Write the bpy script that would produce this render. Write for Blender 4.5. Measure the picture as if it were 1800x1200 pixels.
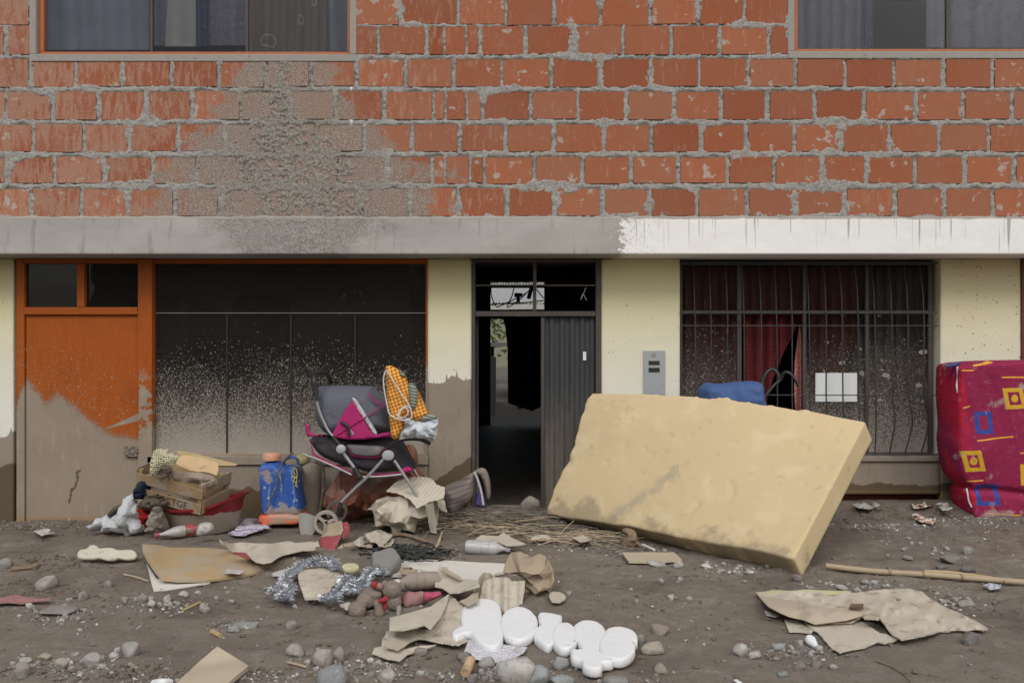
import bpy, bmesh, math, random
import numpy as np
from mathutils import Vector, Matrix, Euler, geometry
for o in list(bpy.data.objects): bpy.data.objects.remove(o)
S = bpy.context.scene
COL = S.collection
R = math.radians
random.seed(7)
rng = np.random.default_rng(11)

# ---------------------------------------------------------------- camera, sky, sun, exposure
CAMY, CAMZ, FPX = -5.77, 1.21, 1500.0          # camera stands in the street, 1.21 m above the mud
cam = bpy.data.objects.new('camera', bpy.data.cameras.new('camera')); COL.objects.link(cam)
cam.location = (0, CAMY, CAMZ); cam.rotation_euler = (R(90), 0, 0)
cam.data.sensor_width = 36; cam.data.lens = 36 * FPX / 1800; cam.data.clip_end = 500; cam.data.clip_start = .05
S.camera = cam
W = bpy.data.worlds.new('World'); S.world = W; W.use_nodes = True
nt = W.node_tree; bg = nt.nodes['Background']
sky = nt.nodes.new('ShaderNodeTexSky'); sky.sky_type = 'NISHITA'; sky.sun_disc = False
SUN_EL, SUN_AZ = R(46), R(-28)                   # azimuth from -Y (behind the camera), negative = to the left
sky.sun_elevation = SUN_EL; sky.sun_rotation = R(180) + SUN_AZ; sky.dust_density = 4; sky.air_density = 1.2
hs = nt.nodes.new('ShaderNodeHueSaturation'); hs.inputs['Saturation'].default_value = .50
nt.links.new(sky.outputs[0], hs.inputs['Color']); nt.links.new(hs.outputs[0], bg.inputs[0])
bg.inputs[1].default_value = .13
sl = bpy.data.lights.new('sun', 'SUN'); sl.energy = 1.35; sl.angle = R(22); sl.color = (1, .985, .965)
so = bpy.data.objects.new('sun', sl); COL.objects.link(so)
sd = Vector((math.sin(SUN_AZ) * math.cos(SUN_EL), -math.cos(SUN_AZ) * math.cos(SUN_EL), math.sin(SUN_EL)))
so.rotation_euler = sd.to_track_quat('Z', 'Y').to_euler(); so.location = (0, -5, 12)
vs = S.view_settings; vs.view_transform = 'Standard'; vs.look = 'None'; vs.exposure = -0.08; vs.gamma = 1; vs.use_curve_mapping = False
S.cycles.max_bounces = 7; S.cycles.transparent_max_bounces = 12; S.cycles.diffuse_bounces = 4

# ---------------------------------------------------------------- numeric helpers
def _h(ix, iy, iz, seed):
    n = (ix * 374761393 + iy * 668265263 + iz * 2147483647 + seed * 1274126177) & 0xFFFFFFFF
    n = ((n ^ (n >> 13)) * 1274126177) & 0xFFFFFFFF
    n = ((n ^ (n >> 16)) * 2246822519) & 0xFFFFFFFF
    return ((n ^ (n >> 15)) & 0xFFFFFF) / float(0xFFFFFF)
def vnoise(x, y, z=0., seed=0):
    x, y, z = np.broadcast_arrays(np.asarray(x, float), np.asarray(y, float), np.asarray(z, float))
    ix, iy, iz = [np.floor(a).astype(np.int64) for a in (x, y, z)]
    fx, fy, fz = x - ix, y - iy, z - iz
    fx, fy, fz = [f * f * (3 - 2 * f) for f in (fx, fy, fz)]
    r = 0
    for dx in (0, 1):
        for dy in (0, 1):
            for dz in (0, 1):
                w = (fx if dx else 1 - fx) * (fy if dy else 1 - fy) * (fz if dz else 1 - fz)
                r = r + w * _h(ix + dx, iy + dy, iz + dz, seed)
    return r * 2 - 1
def fbm(x, y, z=0., o=4, seed=0, g=.5):
    r = 0; a = 1; t = 0
    for i in range(o):
        k = 2 ** i
        r = r + a * vnoise(np.asarray(x) * k + 17.3 * i, np.asarray(y) * k, np.asarray(z) * k, seed + i); t += a; a *= g
    return r / t
def ridge(x, y, z=0., o=3, seed=0):
    r = 0; a = 1; t = 0
    for i in range(o):
        k = 2 ** i
        r = r + a * (1 - 2 * np.abs(vnoise(np.asarray(x) * k + 9.1 * i, np.asarray(y) * k, np.asarray(z) * k, seed + i))); t += a; a *= .5
    return r / t
def sm(x, a, b):
    t = np.clip((np.asarray(x, float) - a) / (b - a), 0, 1); return t * t * (3 - 2 * t)

def P(px, py, Y):                                # the point at depth Y seen at a place of the photograph
    D = Y - CAMY
    return Vector(((px - 900) / FPX * D, Y, CAMZ - (py - 600) / FPX * D))
def H(x, y):                                     # height of the mud
    x = np.asarray(x, float); y = np.asarray(y, float)
    near = sm(y, -.55, .2)
    z = near * (-.06 + .13 * sm(x, -3, 3))
    z = z + .06 * np.exp(-((x + .15) / .33) ** 2 - ((y - .12) / .25) ** 2)
    z = z + .05 * np.exp(-((x - 3.1) / .9) ** 2 - ((y + .05) / .3) ** 2)
    f = np.exp(-((np.abs(y + 1.5)) / 4) ** 4)
    z = z + f * (.022 * fbm(x * 1.1, y * 1.5, 3, 3, 5) + .010 * fbm(x * 5, y * 6, 1, 3, 8))
    # ruts pressed in at the lower left
    c = -2.45 + .16 * x
    z = z - .02 * np.exp(-((y - c) / .07) ** 2) * sm(-x, .3, 1.2) + .014 * np.exp(-((y - c - .13) / .06) ** 2) * sm(-x, .3, 1.2)
    c2 = -1.35 + .12 * x
    z = z - .014 * np.exp(-((y - c2) / .09) ** 2) * sm(-x, 1.3, 2.1)
    z = z * sm(-y, -.55, -.3) - .03 * (1 - sm(-y, -.55, -.3))
    return z
def Hf(x, y):                                    # the same with fine lumps, what the mesh shows
    x = np.asarray(x, float); y = np.asarray(y, float)
    a = .35 + .65 * sm(fbm(x * 1.3, y * 1.3, 7, 3, 61), -.15, .3)
    return H(x, y) + a * (.0095 * ridge(x * 9, y * 10, 0, 3, 21) * sm(fbm(x * 2, y * 2, 0, 2, 30), -.3, .5) + .0055 * fbm(x * 30, y * 34, 0, 3, 22) - .009 * sm(fbm(x * 15, y * 20, 5, 2, 63), .30, .55) + .006 * sm(ridge(x * 4 + .6 * fbm(x * 2, y * 2, 0, 2, 66), y * 9, 0, 2, 65), .55, .9))
def Gv(px, py, h=0.):
    px = np.asarray(px, float); py = np.asarray(py, float); h = np.asarray(h, float)
    z = np.zeros_like(px) + h
    for _ in range(8):
        D = (CAMZ - z) * FPX / np.maximum(py - 600, 30)
        x = (px - 900) / FPX * D; z = .5 * z + .5 * (H(x, D + CAMY) + h)
    D = (CAMZ - z) * FPX / np.maximum(py - 600, 30)
    return np.stack([(px - 900) / FPX * D, D + CAMY, z], -1)
def G(px, py, h=0.):                             # the point of the mud (plus h) seen at a place of the photograph
    return Vector(Gv([px], [py], h)[0])

# ---------------------------------------------------------------- object helpers
def link(o, parent=None):
    COL.objects.link(o)
    if parent is not None: o.parent = parent
    return o
def tag(o, label=None, cat=None, group=None, kind=None):
    if label: o['label'] = label
    if cat: o['category'] = cat
    if group: o['group'] = group
    if kind: o['kind'] = kind
    return o
def mesh(name, v, f, m=None, smooth=False):
    me = bpy.data.meshes.new(name)
    if isinstance(v, np.ndarray): v = v.tolist()
    if isinstance(f, np.ndarray): f = f.tolist()
    me.from_pydata([tuple(p) for p in v], [], f)
    if m: me.materials.append(m)
    if smooth: me.polygons.foreach_set('use_smooth', [True] * len(me.polygons))
    me.update(); return me
def ob(name, v, f, m=None, parent=None, smooth=False):
    return link(bpy.data.objects.new(name, mesh(name, v, f, m, smooth)), parent)
def empty(name, loc, label, cat, group=None, kind=None):
    o = bpy.data.objects.new(name, None); o.empty_display_size = .05; link(o); o.location = loc
    bpy.context.view_layer.update if False else None
    return tag(o, label, cat, group, kind)
def adopt(root):                                 # parts are modelled in world space: keep them in place under their root
    for o in list(COL.objects):
        if o.parent == root: o.matrix_parent_inverse = Matrix.Translation(root.location).inverted()
def recalc(me):
    bm = bmesh.new(); bm.from_mesh(me); bmesh.ops.recalc_face_normals(bm, faces=bm.faces); bm.to_mesh(me); bm.free()

def folds(seed, n=12, ext=.2, amp=.25, cx=0., cz=0.):
    rg = np.random.default_rng(seed); L = [(rg.uniform(0, math.pi), rg.uniform(-ext, ext), rg.choice((-1, 1)) * rg.uniform(.4, 1)) for _ in range(n)]
    def f(u, v, k):
        r_ = 0
        uu = u - cx + .01 * fbm(u * 9, v * 9, 0, 2, seed); vv_ = v - cz + .01 * fbm(u * 9, v * 9, 3, 2, seed)
        for a, c, w in L: r_ = r_ + w * np.abs(uu * math.cos(a) + vv_ * math.sin(a) - c)
        r_ = r_ - np.mean(r_); return amp * r_ + .003 * fbm(u * 40, v * 40, 0, 3, seed)
    return f

def crumple(name, outline, Y, depth, m, n=30, seed=0, parent=None, th=.004, sharp=26, soft=0, back=.35, rag=0.):
    """paper, board or stiff cloth crushed into flat facets that meet in creases"""
    pl = vplane(Y); rg = np.random.default_rng(seed); poly = np.array(pl.px(outline)); size = float(np.ptp(poly, 0).max()); poly = resample(poly, size / 9, size * .012, seed)
    lo, hi = poly.min(0), poly.max(0); pts = []
    while len(pts) < n:
        p = rg.uniform(lo, hi)
        if inside(p[None], poly)[0] and odist(p[None], poly)[0] > size * .05 and all(np.hypot(*(p - q)) > size * .07 for q in pts[-60:]) or rg.random() < .002: pts.append(p)
    allp = np.vstack([poly, pts]); k = len(poly)
    r_ = geometry.delaunay_2d_cdt([Vector(p) for p in allp.tolist()], [], [list(range(k))], 1, 1e-7); v2 = np.array([tuple(p) for p in r_[0]]); f = [tuple(q) for q in r_[2] if len(q) == 3]
    d = odist(v2, poly); prof_ = np.clip(d / (size * .22), 0, 1) ** .6; h = depth * (prof_ * (.45 + .55 * rg.random(len(v2))) - back + .25 * (1 - prof_) * rg.normal(0, 1, len(v2)))
    V3 = pl.to3(v2, h); o = ob(name, V3, f, m, parent, True); bm = bmesh.new(); bm.from_mesh(o.data); bmesh.ops.delete(bm, geom=[x for x in bm.verts if not x.link_faces], context='VERTS')
    for it in range(3): bmesh.ops.subdivide_edges(bm, edges=bm.edges, cuts=1, use_grid_fill=True, smooth=soft if it == 0 else 0)
    a = np.array([tuple(x.co) for x in bm.verts]); q = fbm(a[:, 0] * 30, a[:, 1] * 30, a[:, 2] * 30, 3, seed + 5); q2 = fbm(a[:, 0] * 30 + 9, a[:, 1] * 30, a[:, 2] * 30, 3, seed + 7)
    for x, i_, j_ in zip(bm.verts, q, q2): x.co += Vector((i_ * .004, j_ * .006, i_ * .004))
    bm.to_mesh(o.data); bm.free(); recalc(o.data); md = o.modifiers.new('thickness', 'SOLIDIFY'); md.thickness = th; md.offset = 0
    try: o.data.set_sharp_from_angle(angle=R(sharp))
    except Exception: pass
    return o

class MB:                                        # gathers boxes and tubes into ONE mesh
    def __init__(s): s.v = []; s.f = []
    def add(s, v, f):
        b = len(s.v); s.v += [tuple(p) for p in v]; s.f += [tuple(i + b for i in q) for q in f]; return s
    def box(s, a, b, M=None):
        x0, y0, z0 = a; x1, y1, z1 = b
        v = [Vector(p) for p in ((x0,y0,z0),(x1,y0,z0),(x1,y1,z0),(x0,y1,z0),(x0,y0,z1),(x1,y0,z1),(x1,y1,z1),(x0,y1,z1))]
        if M is not None: v = [M @ p for p in v]
        return s.add(v, [(0,3,2,1),(4,5,6,7),(0,1,5,4),(1,2,6,5),(2,3,7,6),(3,0,4,7)])
    def tube(s, pts, r, n=10, cap=True, flat=1.):
        pts = [Vector(p) for p in pts]; k = len(pts)
        rs = r if isinstance(r, (list, tuple)) else [r] * k
        v = []; up = None
        for i, p in enumerate(pts):
            t = (pts[min(i + 1, k - 1)] - pts[max(i - 1, 0)]).normalized()
            if up is None: up = Vector((0, 0, 1)) if abs(t.z) < .9 else Vector((1, 0, 0))
            a = t.cross(up).normalized(); b = a.cross(t).normalized(); up = b
            for j in range(n):
                w = 2 * math.pi * j / n
                v.append(p + a * math.cos(w) * rs[i] * flat + b * math.sin(w) * rs[i])
        f = [(i*n+j, i*n+(j+1)%n, (i+1)*n+(j+1)%n, (i+1)*n+j) for i in range(k-1) for j in range(n)]
        if cap: f += [tuple(range(n))[::-1], tuple((k-1)*n + j for j in range(n))]
        return s.add(v, f)
    def lathe(s, prof, n=24, M=None, sy=1.):
        v = [Vector((r * math.cos(2*math.pi*j/n), r * sy * math.sin(2*math.pi*j/n), z)) for r, z in prof for j in range(n)]
        if M is not None: v = [M @ p for p in v]
        k = len(prof)
        return s.add(v, [(i*n+j, i*n+(j+1)%n, (i+1)*n+(j+1)%n, (i+1)*n+j) for i in range(k-1) for j in range(n)])
    def build(s, name, m, parent=None, smooth=False, bevel=0.):
        o = ob(name, s.v, s.f, m, parent, smooth); recalc(o.data)
        if bevel:
            b = o.modifiers.new('bevel', 'BEVEL'); b.width = bevel; b.segments = 2; b.limit_method = 'ANGLE'
        if smooth: 
            try: o.data.set_sharp_from_angle(angle=R(50))
            except Exception: pass
        return o
def curve(pts, n=6):                              # Catmull-Rom through points
    p = [Vector(q) for q in pts]; p = [2*p[0]-p[1]] + p + [2*p[-1]-p[-2]]; r = []
    for i in range(1, len(p) - 2):
        for k in range(n):
            t = k / n; a, b, c, d = p[i-1], p[i], p[i+1], p[i+2]
            r.append(.5 * ((2*b) + (c-a)*t + (2*a-5*b+4*c-d)*t*t + (3*b-a-3*c+d)*t**3))
    return r + [p[-2]]

def inside(pt, poly):
    x, y = pt[:, 0], pt[:, 1]; c = np.zeros(len(pt), bool); n = len(poly)
    for i in range(n):
        x1, y1 = poly[i]; x2, y2 = poly[(i + 1) % n]
        if y1 == y2: continue
        c ^= ((y1 > y) != (y2 > y)) & (x < (x2 - x1) * (y - y1) / (y2 - y1) + x1)
    return c
def odist(pt, poly):
    d = np.full(len(pt), 1e9); n = len(poly)
    for i in range(n):
        a = poly[i]; b = poly[(i + 1) % n]; ab = b - a; L = (ab ** 2).sum() + 1e-12
        t = np.clip(((pt - a) @ ab) / L, 0, 1)
        d = np.minimum(d, np.hypot(*(pt - a - t[:, None] * ab).T))
    return d
def resample(poly, step, rag=0., seed=0, smooth=False):
    poly = [np.array(p, float) for p in poly]; out = []; n = len(poly)
    for i in range(n):
        a, b = poly[i], poly[(i + 1) % n]; L = np.hypot(*(b - a)); k = max(1, int(round(L / step)))
        for j in range(k):
            t = j / k
            if smooth:
                p0, p3 = poly[i-1], poly[(i + 2) % n]
                q = .5*((2*a)+(b-p0)*t+(2*p0-5*a+4*b-p3)*t*t+(3*a-p0-3*b+p3)*t**3)
            else: q = a + (b - a) * t
            out.append(q)
    out = np.array(out)
    if rag:
        s = 1 / (step * 4)
        out = out + rag * np.stack([fbm(out[:, 0]*s, out[:, 1]*s, 1, 3, seed), fbm(out[:, 0]*s, out[:, 1]*s, 9, 3, seed+4)], -1)
    return out
def cdt(poly, step):                             # triangles that fill an outline, with inner points
    lo, hi = poly.min(0), poly.max(0)
    gx, gy = np.meshgrid(np.arange(lo[0], hi[0], step), np.arange(lo[1], hi[1], step * .87))
    gx = gx + (np.arange(gx.shape[0]) % 2)[:, None] * step * .5
    pt = np.stack([gx.ravel(), gy.ravel()], -1) + rng.uniform(-.12, .12, (gx.size, 2)) * step
    pt = pt[inside(pt, poly)]
    if len(pt): pt = pt[odist(pt, poly) > step * .5]
    allp = np.vstack([poly, pt]) if len(pt) else poly
    n = len(poly)
    r = geometry.delaunay_2d_cdt([Vector(p) for p in allp.tolist()], [], [list(range(n))], 1, 1e-7)
    v = np.array([tuple(p) for p in r[0]]); f = [tuple(q) for q in r[2] if len(q) == 3]
    used = sorted({i for q in f for i in q}); mp = {a: i for i, a in enumerate(used)}
    v = v[used]; f = [tuple(mp[i] for i in q) for q in f]
    return v, np.array(f)
def border(f):
    from collections import Counter
    c = {}
    for q in f:
        for a, b in ((q[0], q[1]), (q[1], q[2]), (q[2], q[0])):
            if (b, a) in c: del c[(b, a)]
            else: c[(a, b)] = 1
    return list(c)
def vnorm(v, f):
    n = np.cross(v[f[:, 1]] - v[f[:, 0]], v[f[:, 2]] - v[f[:, 0]]); r = np.zeros_like(v)
    for k in range(3): np.add.at(r, f[:, k], n)
    return r / (np.linalg.norm(r, axis=1, keepdims=True) + 1e-12)
def sheet(name, outline, surf, m, parent=None, th=.004, step=10, rag=0., seed=0, smooth=False, up=(0, 0, 1), shade=True, rib=None):
    """a thin body with thickness: outline in photograph pixels, surf(px, py) -> points in the place"""
    poly = resample(outline, step, rag, seed, smooth)
    v2, f = cdt(poly, step)
    v = np.asarray(surf(v2[:, 0], v2[:, 1]), float); n = vnorm(v, f)
    if (n @ np.array(up)).sum() < 0: f = f[:, ::-1]; n = -n
    if rib:                                       # real flutes: (direction vector in the place, period, height)
        d, per, amp = rib; v = v + n * (amp * np.sin(2 * math.pi * (v @ np.array(d)) / per))[:, None]
    k = len(v); vv = np.vstack([v, v - n * th]); ff = [tuple(q) for q in f.tolist()] + [tuple(k + i for i in q[::-1]) for q in f.tolist()]
    ff += [(a, a + k, b + k, b) for a, b in border(f.tolist())]
    o = ob(name, vv, ff, m, parent)
    if shade:
        o.data.polygons.foreach_set('use_smooth', [i < 2 * len(f) for i in range(len(ff))])
        try: o.data.set_sharp_from_angle(angle=R(45))
        except Exception: pass
    return o
def gsurf(h=.01, amp=0., fr=.02, seed=0, tilt=None):
    def s(px, py):
        hh = h + amp * (fbm(px * fr, py * fr * 2, 0, 3, seed) + .6) * .6
        if tilt: hh = hh + tilt(px, py)
        return Gv(px, py, hh)
    return s
def psurf(Yf):
    def s(px, py):
        Y = Yf(px, py) + 0 * px; D = Y - CAMY
        return np.stack([(px - 900) / FPX * D, Y, CAMZ - (py - 600) / FPX * D], -1)
    return s
class Plane:
    def __init__(s, o, n):
        s.o = np.array(o, float); s.n = np.array(n, float); s.n /= np.linalg.norm(s.n)
        u = np.cross((0, 0, 1), s.n); s.u = u / np.linalg.norm(u) if np.linalg.norm(u) > .02 else np.array((1., 0, 0)); s.v = np.cross(s.n, s.u)
    def px(s, pts):
        c = np.array((0, CAMY, CAMZ)); r = []
        for a, b in pts:
            d = np.array(((a - 900) / FPX, 1, -(b - 600) / FPX)); t = ((s.o - c) @ s.n) / (d @ s.n); q = c + d * t - s.o
            r.append((q @ s.u, q @ s.v))
        return r
    def to3(s, p, h): return s.o + p[:, :1] * s.u + p[:, 1:2] * s.v + h[:, None] * s.n
def vplane(Y): return Plane((0, Y, 0), (0, -1, 0))
def gplane(px, py, h=0., tilt=0., roll=0.):
    g = G(px, py, h); return Plane(g, (math.sin(R(roll)), -math.sin(R(tilt)), math.cos(R(tilt))))
def plane3(a, b, c):
    n = (Vector(b) - Vector(a)).cross(Vector(c) - Vector(a)).normalized()
    if n.z < 0: n = -n
    return Plane(a, n)
def puff(name, outline, pl, th, m, parent=None, r=None, step=.02, dis=None, back=1., rag=0., smooth=True, seed=0, expo=.5, pxs=True, sharp=None):
    """a closed body grown from a silhouette on a plane, full in the middle and rounded to its edge"""
    q = pl.px(outline) if pxs else outline
    poly = resample(q, step, rag, seed, smooth); v2, f = cdt(poly, step); d = odist(v2, poly); d[d < step * .2] = 0
    r = r or th / 2
    pr = (1 - (1 - np.clip(d / r, 0, 1)) ** 2) ** expo
    fr = th / 2 * pr; bk = -th / 2 * pr * back
    if dis is not None:
        w = np.clip(d / (step * 2), 0, 1)
        fr = fr + dis(v2[:, 0], v2[:, 1], 0) * w; bk = bk - dis(v2[:, 0], v2[:, 1], 5) * w * .5
    A = pl.to3(v2, fr); B = pl.to3(v2, bk); k = len(v2)
    bd = border(f.tolist()); onb = {a for e in bd for a in e}
    idx = {i: (i if i in onb else None) for i in range(k)}; mp = []; ex = []
    for i in range(k):
        if i in onb and abs(fr[i] - bk[i]) < 1e-6: mp.append(i)
        else: mp.append(k + len(ex)); ex.append(B[i])
    ff = [tuple(t) for t in f.tolist()] + [tuple(mp[i] for i in t[::-1]) for t in f.tolist()]
    for a, b in bd:
        if mp[a] != a: ff.append((a, mp[a], mp[b], b) if mp[b] != b else (a, mp[a], b))
    vv = np.vstack([A, np.array(ex)]) if ex else A
    o = ob(name, vv, ff, m, parent, True); recalc(o.data)
    if sharp:
        try: o.data.set_sharp_from_angle(angle=R(sharp))
        except Exception: pass
    return o
def slab(name, outline, pl, th, m, parent=None, step=.02, rag=0., smooth=True, bev=.006, seed=0):
    """a flat cut-out of even thickness with slightly rounded edges"""
    poly = resample(pl.px(outline), step, rag, seed, smooth); v2, f = cdt(poly, step); k = len(v2)
    d = odist(v2, poly)
    bd = border(f.tolist()); onb = {a for e in bd for a in e}
    c = np.zeros_like(v2); cnt = np.zeros(k)
    nrm = np.zeros_like(v2)
    for a, b in bd:
        e = v2[b] - v2[a]; e = np.array((-e[1], e[0])) / (np.hypot(*e) + 1e-9)
        nrm[a] += e; nrm[b] += e
    L = np.hypot(*nrm.T)[:, None]; nrm = np.where(L > 1e-6, nrm / np.maximum(L, 1e-6), 0)
    ins = v2 + nrm * bev
    wob = .0012 * fbm(v2[:, 0] * 25, v2[:, 1] * 25, 0, 2, seed)
    T = pl.to3(ins, np.full(k, th / 2) + wob); U = pl.to3(v2, np.full(k, th / 2 - bev)); L_ = pl.to3(v2, np.full(k, -th / 2 + bev)); B = pl.to3(ins, np.full(k, -th / 2))
    vv = np.vstack([T, U, L_, B])
    ff = [tuple(t) for t in f.tolist()] + [tuple(3 * k + i for i in t[::-1]) for t in f.tolist()]
    for a, b in bd:
        for q in range(3): ff.append((q*k + a, (q+1)*k + a, (q+1)*k + b, q*k + b))
    o = ob(name, vv, ff, m, parent, True); recalc(o.data)
    bm = bmesh.new(); bm.from_mesh(o.data); bmesh.ops.delete(bm, geom=[x for x in bm.verts if not x.link_faces], context='VERTS'); bm.to_mesh(o.data); bm.free()
    return o

# ---------------------------------------------------------------- material helpers
class T:
    def __init__(s, nt): s.nt = nt; s._p = None
    def n(s, t, ins=None, **pr):
        o = s.nt.nodes.new('ShaderNode' + t)
        for k, v in pr.items(): setattr(o, k, v)
        for k, v in (ins or {}).items():
            sk = o.inputs[k]
            if isinstance(v, bpy.types.NodeSocket): s.nt.links.new(v, sk)
            else:
                if isinstance(v, tuple) and len(v) == 3 and sk.type == 'RGBA': v = v + (1,)
                sk.default_value = v
        return o
    def m(s, op, a, b=0., c=0., clamp=False): return s.n('Math', {0: a, 1: b, 2: c}, operation=op, use_clamp=clamp).outputs[0]
    def mul(s, a, b): return s.m('MULTIPLY', a, b)
    def add(s, a, b): return s.m('ADD', a, b)
    def sub(s, a, b): return s.m('SUBTRACT', a, b)
    def mx(s, a, b): return s.m('MAXIMUM', a, b)
    def mix(s, f, a, b, blend='MIX'):
        o = s.n('Mix', {0: f, 6: a, 7: b}, data_type='RGBA', blend_type=blend, clamp_factor=True); return o.outputs[2]
    def pos(s):
        if s._p is None: s._p = s.n('NewGeometry').outputs['Position']
        return s._p
    def obj(s): return s.n('TexCoord').outputs['Object']
    def sep(s, v=None): o = s.n('SeparateXYZ', {0: v or s.pos()}); return o.outputs[0], o.outputs[1], o.outputs[2]
    def comb(s, x, y, z): return s.n('CombineXYZ', {0: x, 1: y, 2: z}).outputs[0]
    def sc(s, v, k): return s.n('VectorMath', {0: v, 1: k}, operation='MULTIPLY').outputs[0]
    def noise(s, scale, d=4, r=.55, v=None, dist=0.): return s.n('TexNoise', {'Vector': v or s.pos(), 'Scale': scale, 'Detail': d, 'Roughness': r, 'Distortion': dist}).outputs[0]
    def st(s, f, a, b): return s.n('MapRange', {0: f, 1: a, 2: b, 3: 0., 4: 1.}, interpolation_type='SMOOTHSTEP').outputs[0]
    def lin(s, f, a, b, c=0., d=1.): return s.n('MapRange', {0: f, 1: a, 2: b, 3: c, 4: d}).outputs[0]
    def vor(s, v, scale, dim='3D', feat='F1'):
        o = s.n('TexVoronoi', {'Vector': v, 'Scale': scale}, voronoi_dimensions=dim, feature=feat); return o.outputs[0], o.outputs[1]
    def rnd(s): return s.n('ObjectInfo').outputs['Random']
    def prof(s, x, pts, zs=8.):                   # a polyline z(x) as a node
        x0, x1 = pts[0][0], pts[-1][0]
        o = s.n('ValToRGB', {0: s.lin(x, x0, x1)}); cr = o.color_ramp
        while len(cr.elements) < len(pts): cr.elements.new(.5)
        for e, (a, b) in zip(cr.elements, sorted(pts)): e.position = (a - x0) / (x1 - x0)
        for e, (a, b) in zip(cr.elements, sorted(pts)): e.color = ((b + 2) / zs,) * 3 + (1,)
        return s.sub(s.mul(o.outputs[0], zs), 2.)
    def spots(s, dens, scale, rad=.3, stretch=1., ang=0.):   # spatter on an upright face: cells lit where random < dens
        x, y, z = s.sep(); 
        v = s.comb(s.mul(s.add(x, s.mul(z, ang)), stretch), z, 0.)
        v = s.n('VectorMath', {0: v, 1: s.sc(s.n('TexNoise', {'Vector': s.pos(), 'Scale': scale * .6}).outputs[1], (.02,) * 3)}, operation='ADD').outputs[0]
        d, c = s.vor(v, scale, '2D'); r, g, b = s.sep(c)
        on = s.m('LESS_THAN', r, dens)
        return s.mul(on, s.m('LESS_THAN', d, s.mul(s.add(.25, g), rad)))
    def bump(s, h, st=.5, dist=.01, nrm=None):
        i = {'Height': h, 'Strength': st, 'Distance': dist}
        if nrm: i['Normal'] = nrm
        return s.n('Bump', i).outputs[0]
MATS = {}
def mat(name, fn):
    m = bpy.data.materials.new(name); m.use_nodes = True; t = T(m.node_tree); b = m.node_tree.nodes['Principled BSDF']
    d_ = fn(t)
    if 'Specular IOR Level' not in d_ and d_.get('Metallic', 0) == 0 and not (isinstance(d_.get('Roughness'), float) and d_['Roughness'] < .65): d_['Specular IOR Level'] = .18
    for k, v in d_.items():
        sk = b.inputs[k]
        if isinstance(v, bpy.types.NodeSocket): m.node_tree.links.new(v, sk)
        else: sk.default_value = (v + (1,)) if isinstance(v, tuple) and len(v) == 3 and sk.type == 'RGBA' else v
    MATS[name] = m; return m
def X6(px): return (px - 900) * 6.05 / 1500       # facade x at the lower wall
def Z6(py): return CAMZ - (py - 600) * 6.05 / 1500
def X5(px): return (px - 900) * 5.77 / 1500       # at the brick plane
def Z5(py): return CAMZ - (py - 600) * 5.77 / 1500
MUD = (.245, .205, .165); MUDW = (.13, .10, .075)

def f_brick(t):
    p = t.pos(); x, y, z = t.sep(); r = t.rnd()
    base = t.mix(r, (.235, .070, .030), (.40, .150, .075)); base = t.mix(t.mul(t.st(t.m('FRACT', t.mul(r, 5.7)), .7, .9), .5), base, (.36, .18, .11)); base = t.mix(t.mul(t.noise(9, 3), .7), base, (.30, .085, .042))
    st = t.noise(30, 5, .7, t.sc(p, (1, 1, .22)))                       # vertical scratches of old cement milk
    left = t.lin(x, -3.6, .5, .20, 0.)
    milk = t.st(t.add(st, t.add(left, t.mul(t.sub(t.noise(2.2, 3), .5), .35))), .57, .72)
    base = t.mix(t.mul(milk, .42), base, (.42, .31, .24))
    sp = t.spots(.25, 55, .22, 1.6, .3); base = t.mix(t.mul(sp, t.lin(x, -3.6, 1., .5, .1)), base, (.6, .55, .5))
    smear = t.st(t.add(t.noise(11, 5, .6), t.mul(t.sub(r, .5), .10)), .63, .66)
    base = t.mix(t.mul(smear, .8), base, (.42, .385, .34))
    base = t.mix(t.mul(t.st(t.add(t.mul(stucco(t, 1.55), 1.), t.mul(t.sub(t.noise(110, 4, .75), .5), 1.6)), .35, .75), .85), base, t.mix(t.st(t.noise(140, 3, .7), .45, .6), (.16, .14, .12), (.40, .37, .325)))
    base = t.mix(t.mul(t.st(t.noise(1.3, 3), .35, .7), .30), base, (.29, .165, .115))
    h = t.add(t.mul(st, .5), t.noise(160, 3))
    return {'Base Color': base, 'Roughness': .88, 'Normal': t.bump(h, .35, .004)}
def stucco(t, wide=1.):                                   # where cement was thrown over bricks and beam
    x, y, z = t.sep()
    cx = t.prof(z, [(1.75, -1.50), (2.1, -1.42), (2.5, -1.50), (3.0, -1.55), (3.3, -1.5)])
    w = t.prof(z, [(1.75, .30), (2.05, .70), (2.4, .62), (2.75, .34), (3.05, .24), (3.25, .12)])
    d = t.m('DIVIDE', t.m('ABSOLUTE', t.sub(x, cx)), t.mul(w, wide))
    d = t.add(d, t.mul(t.sub(t.noise(7, 6, .7), .5), 1.5))
    return t.sub(1., t.st(d, .6, 1.25))
mat('brick', f_brick)
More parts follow.
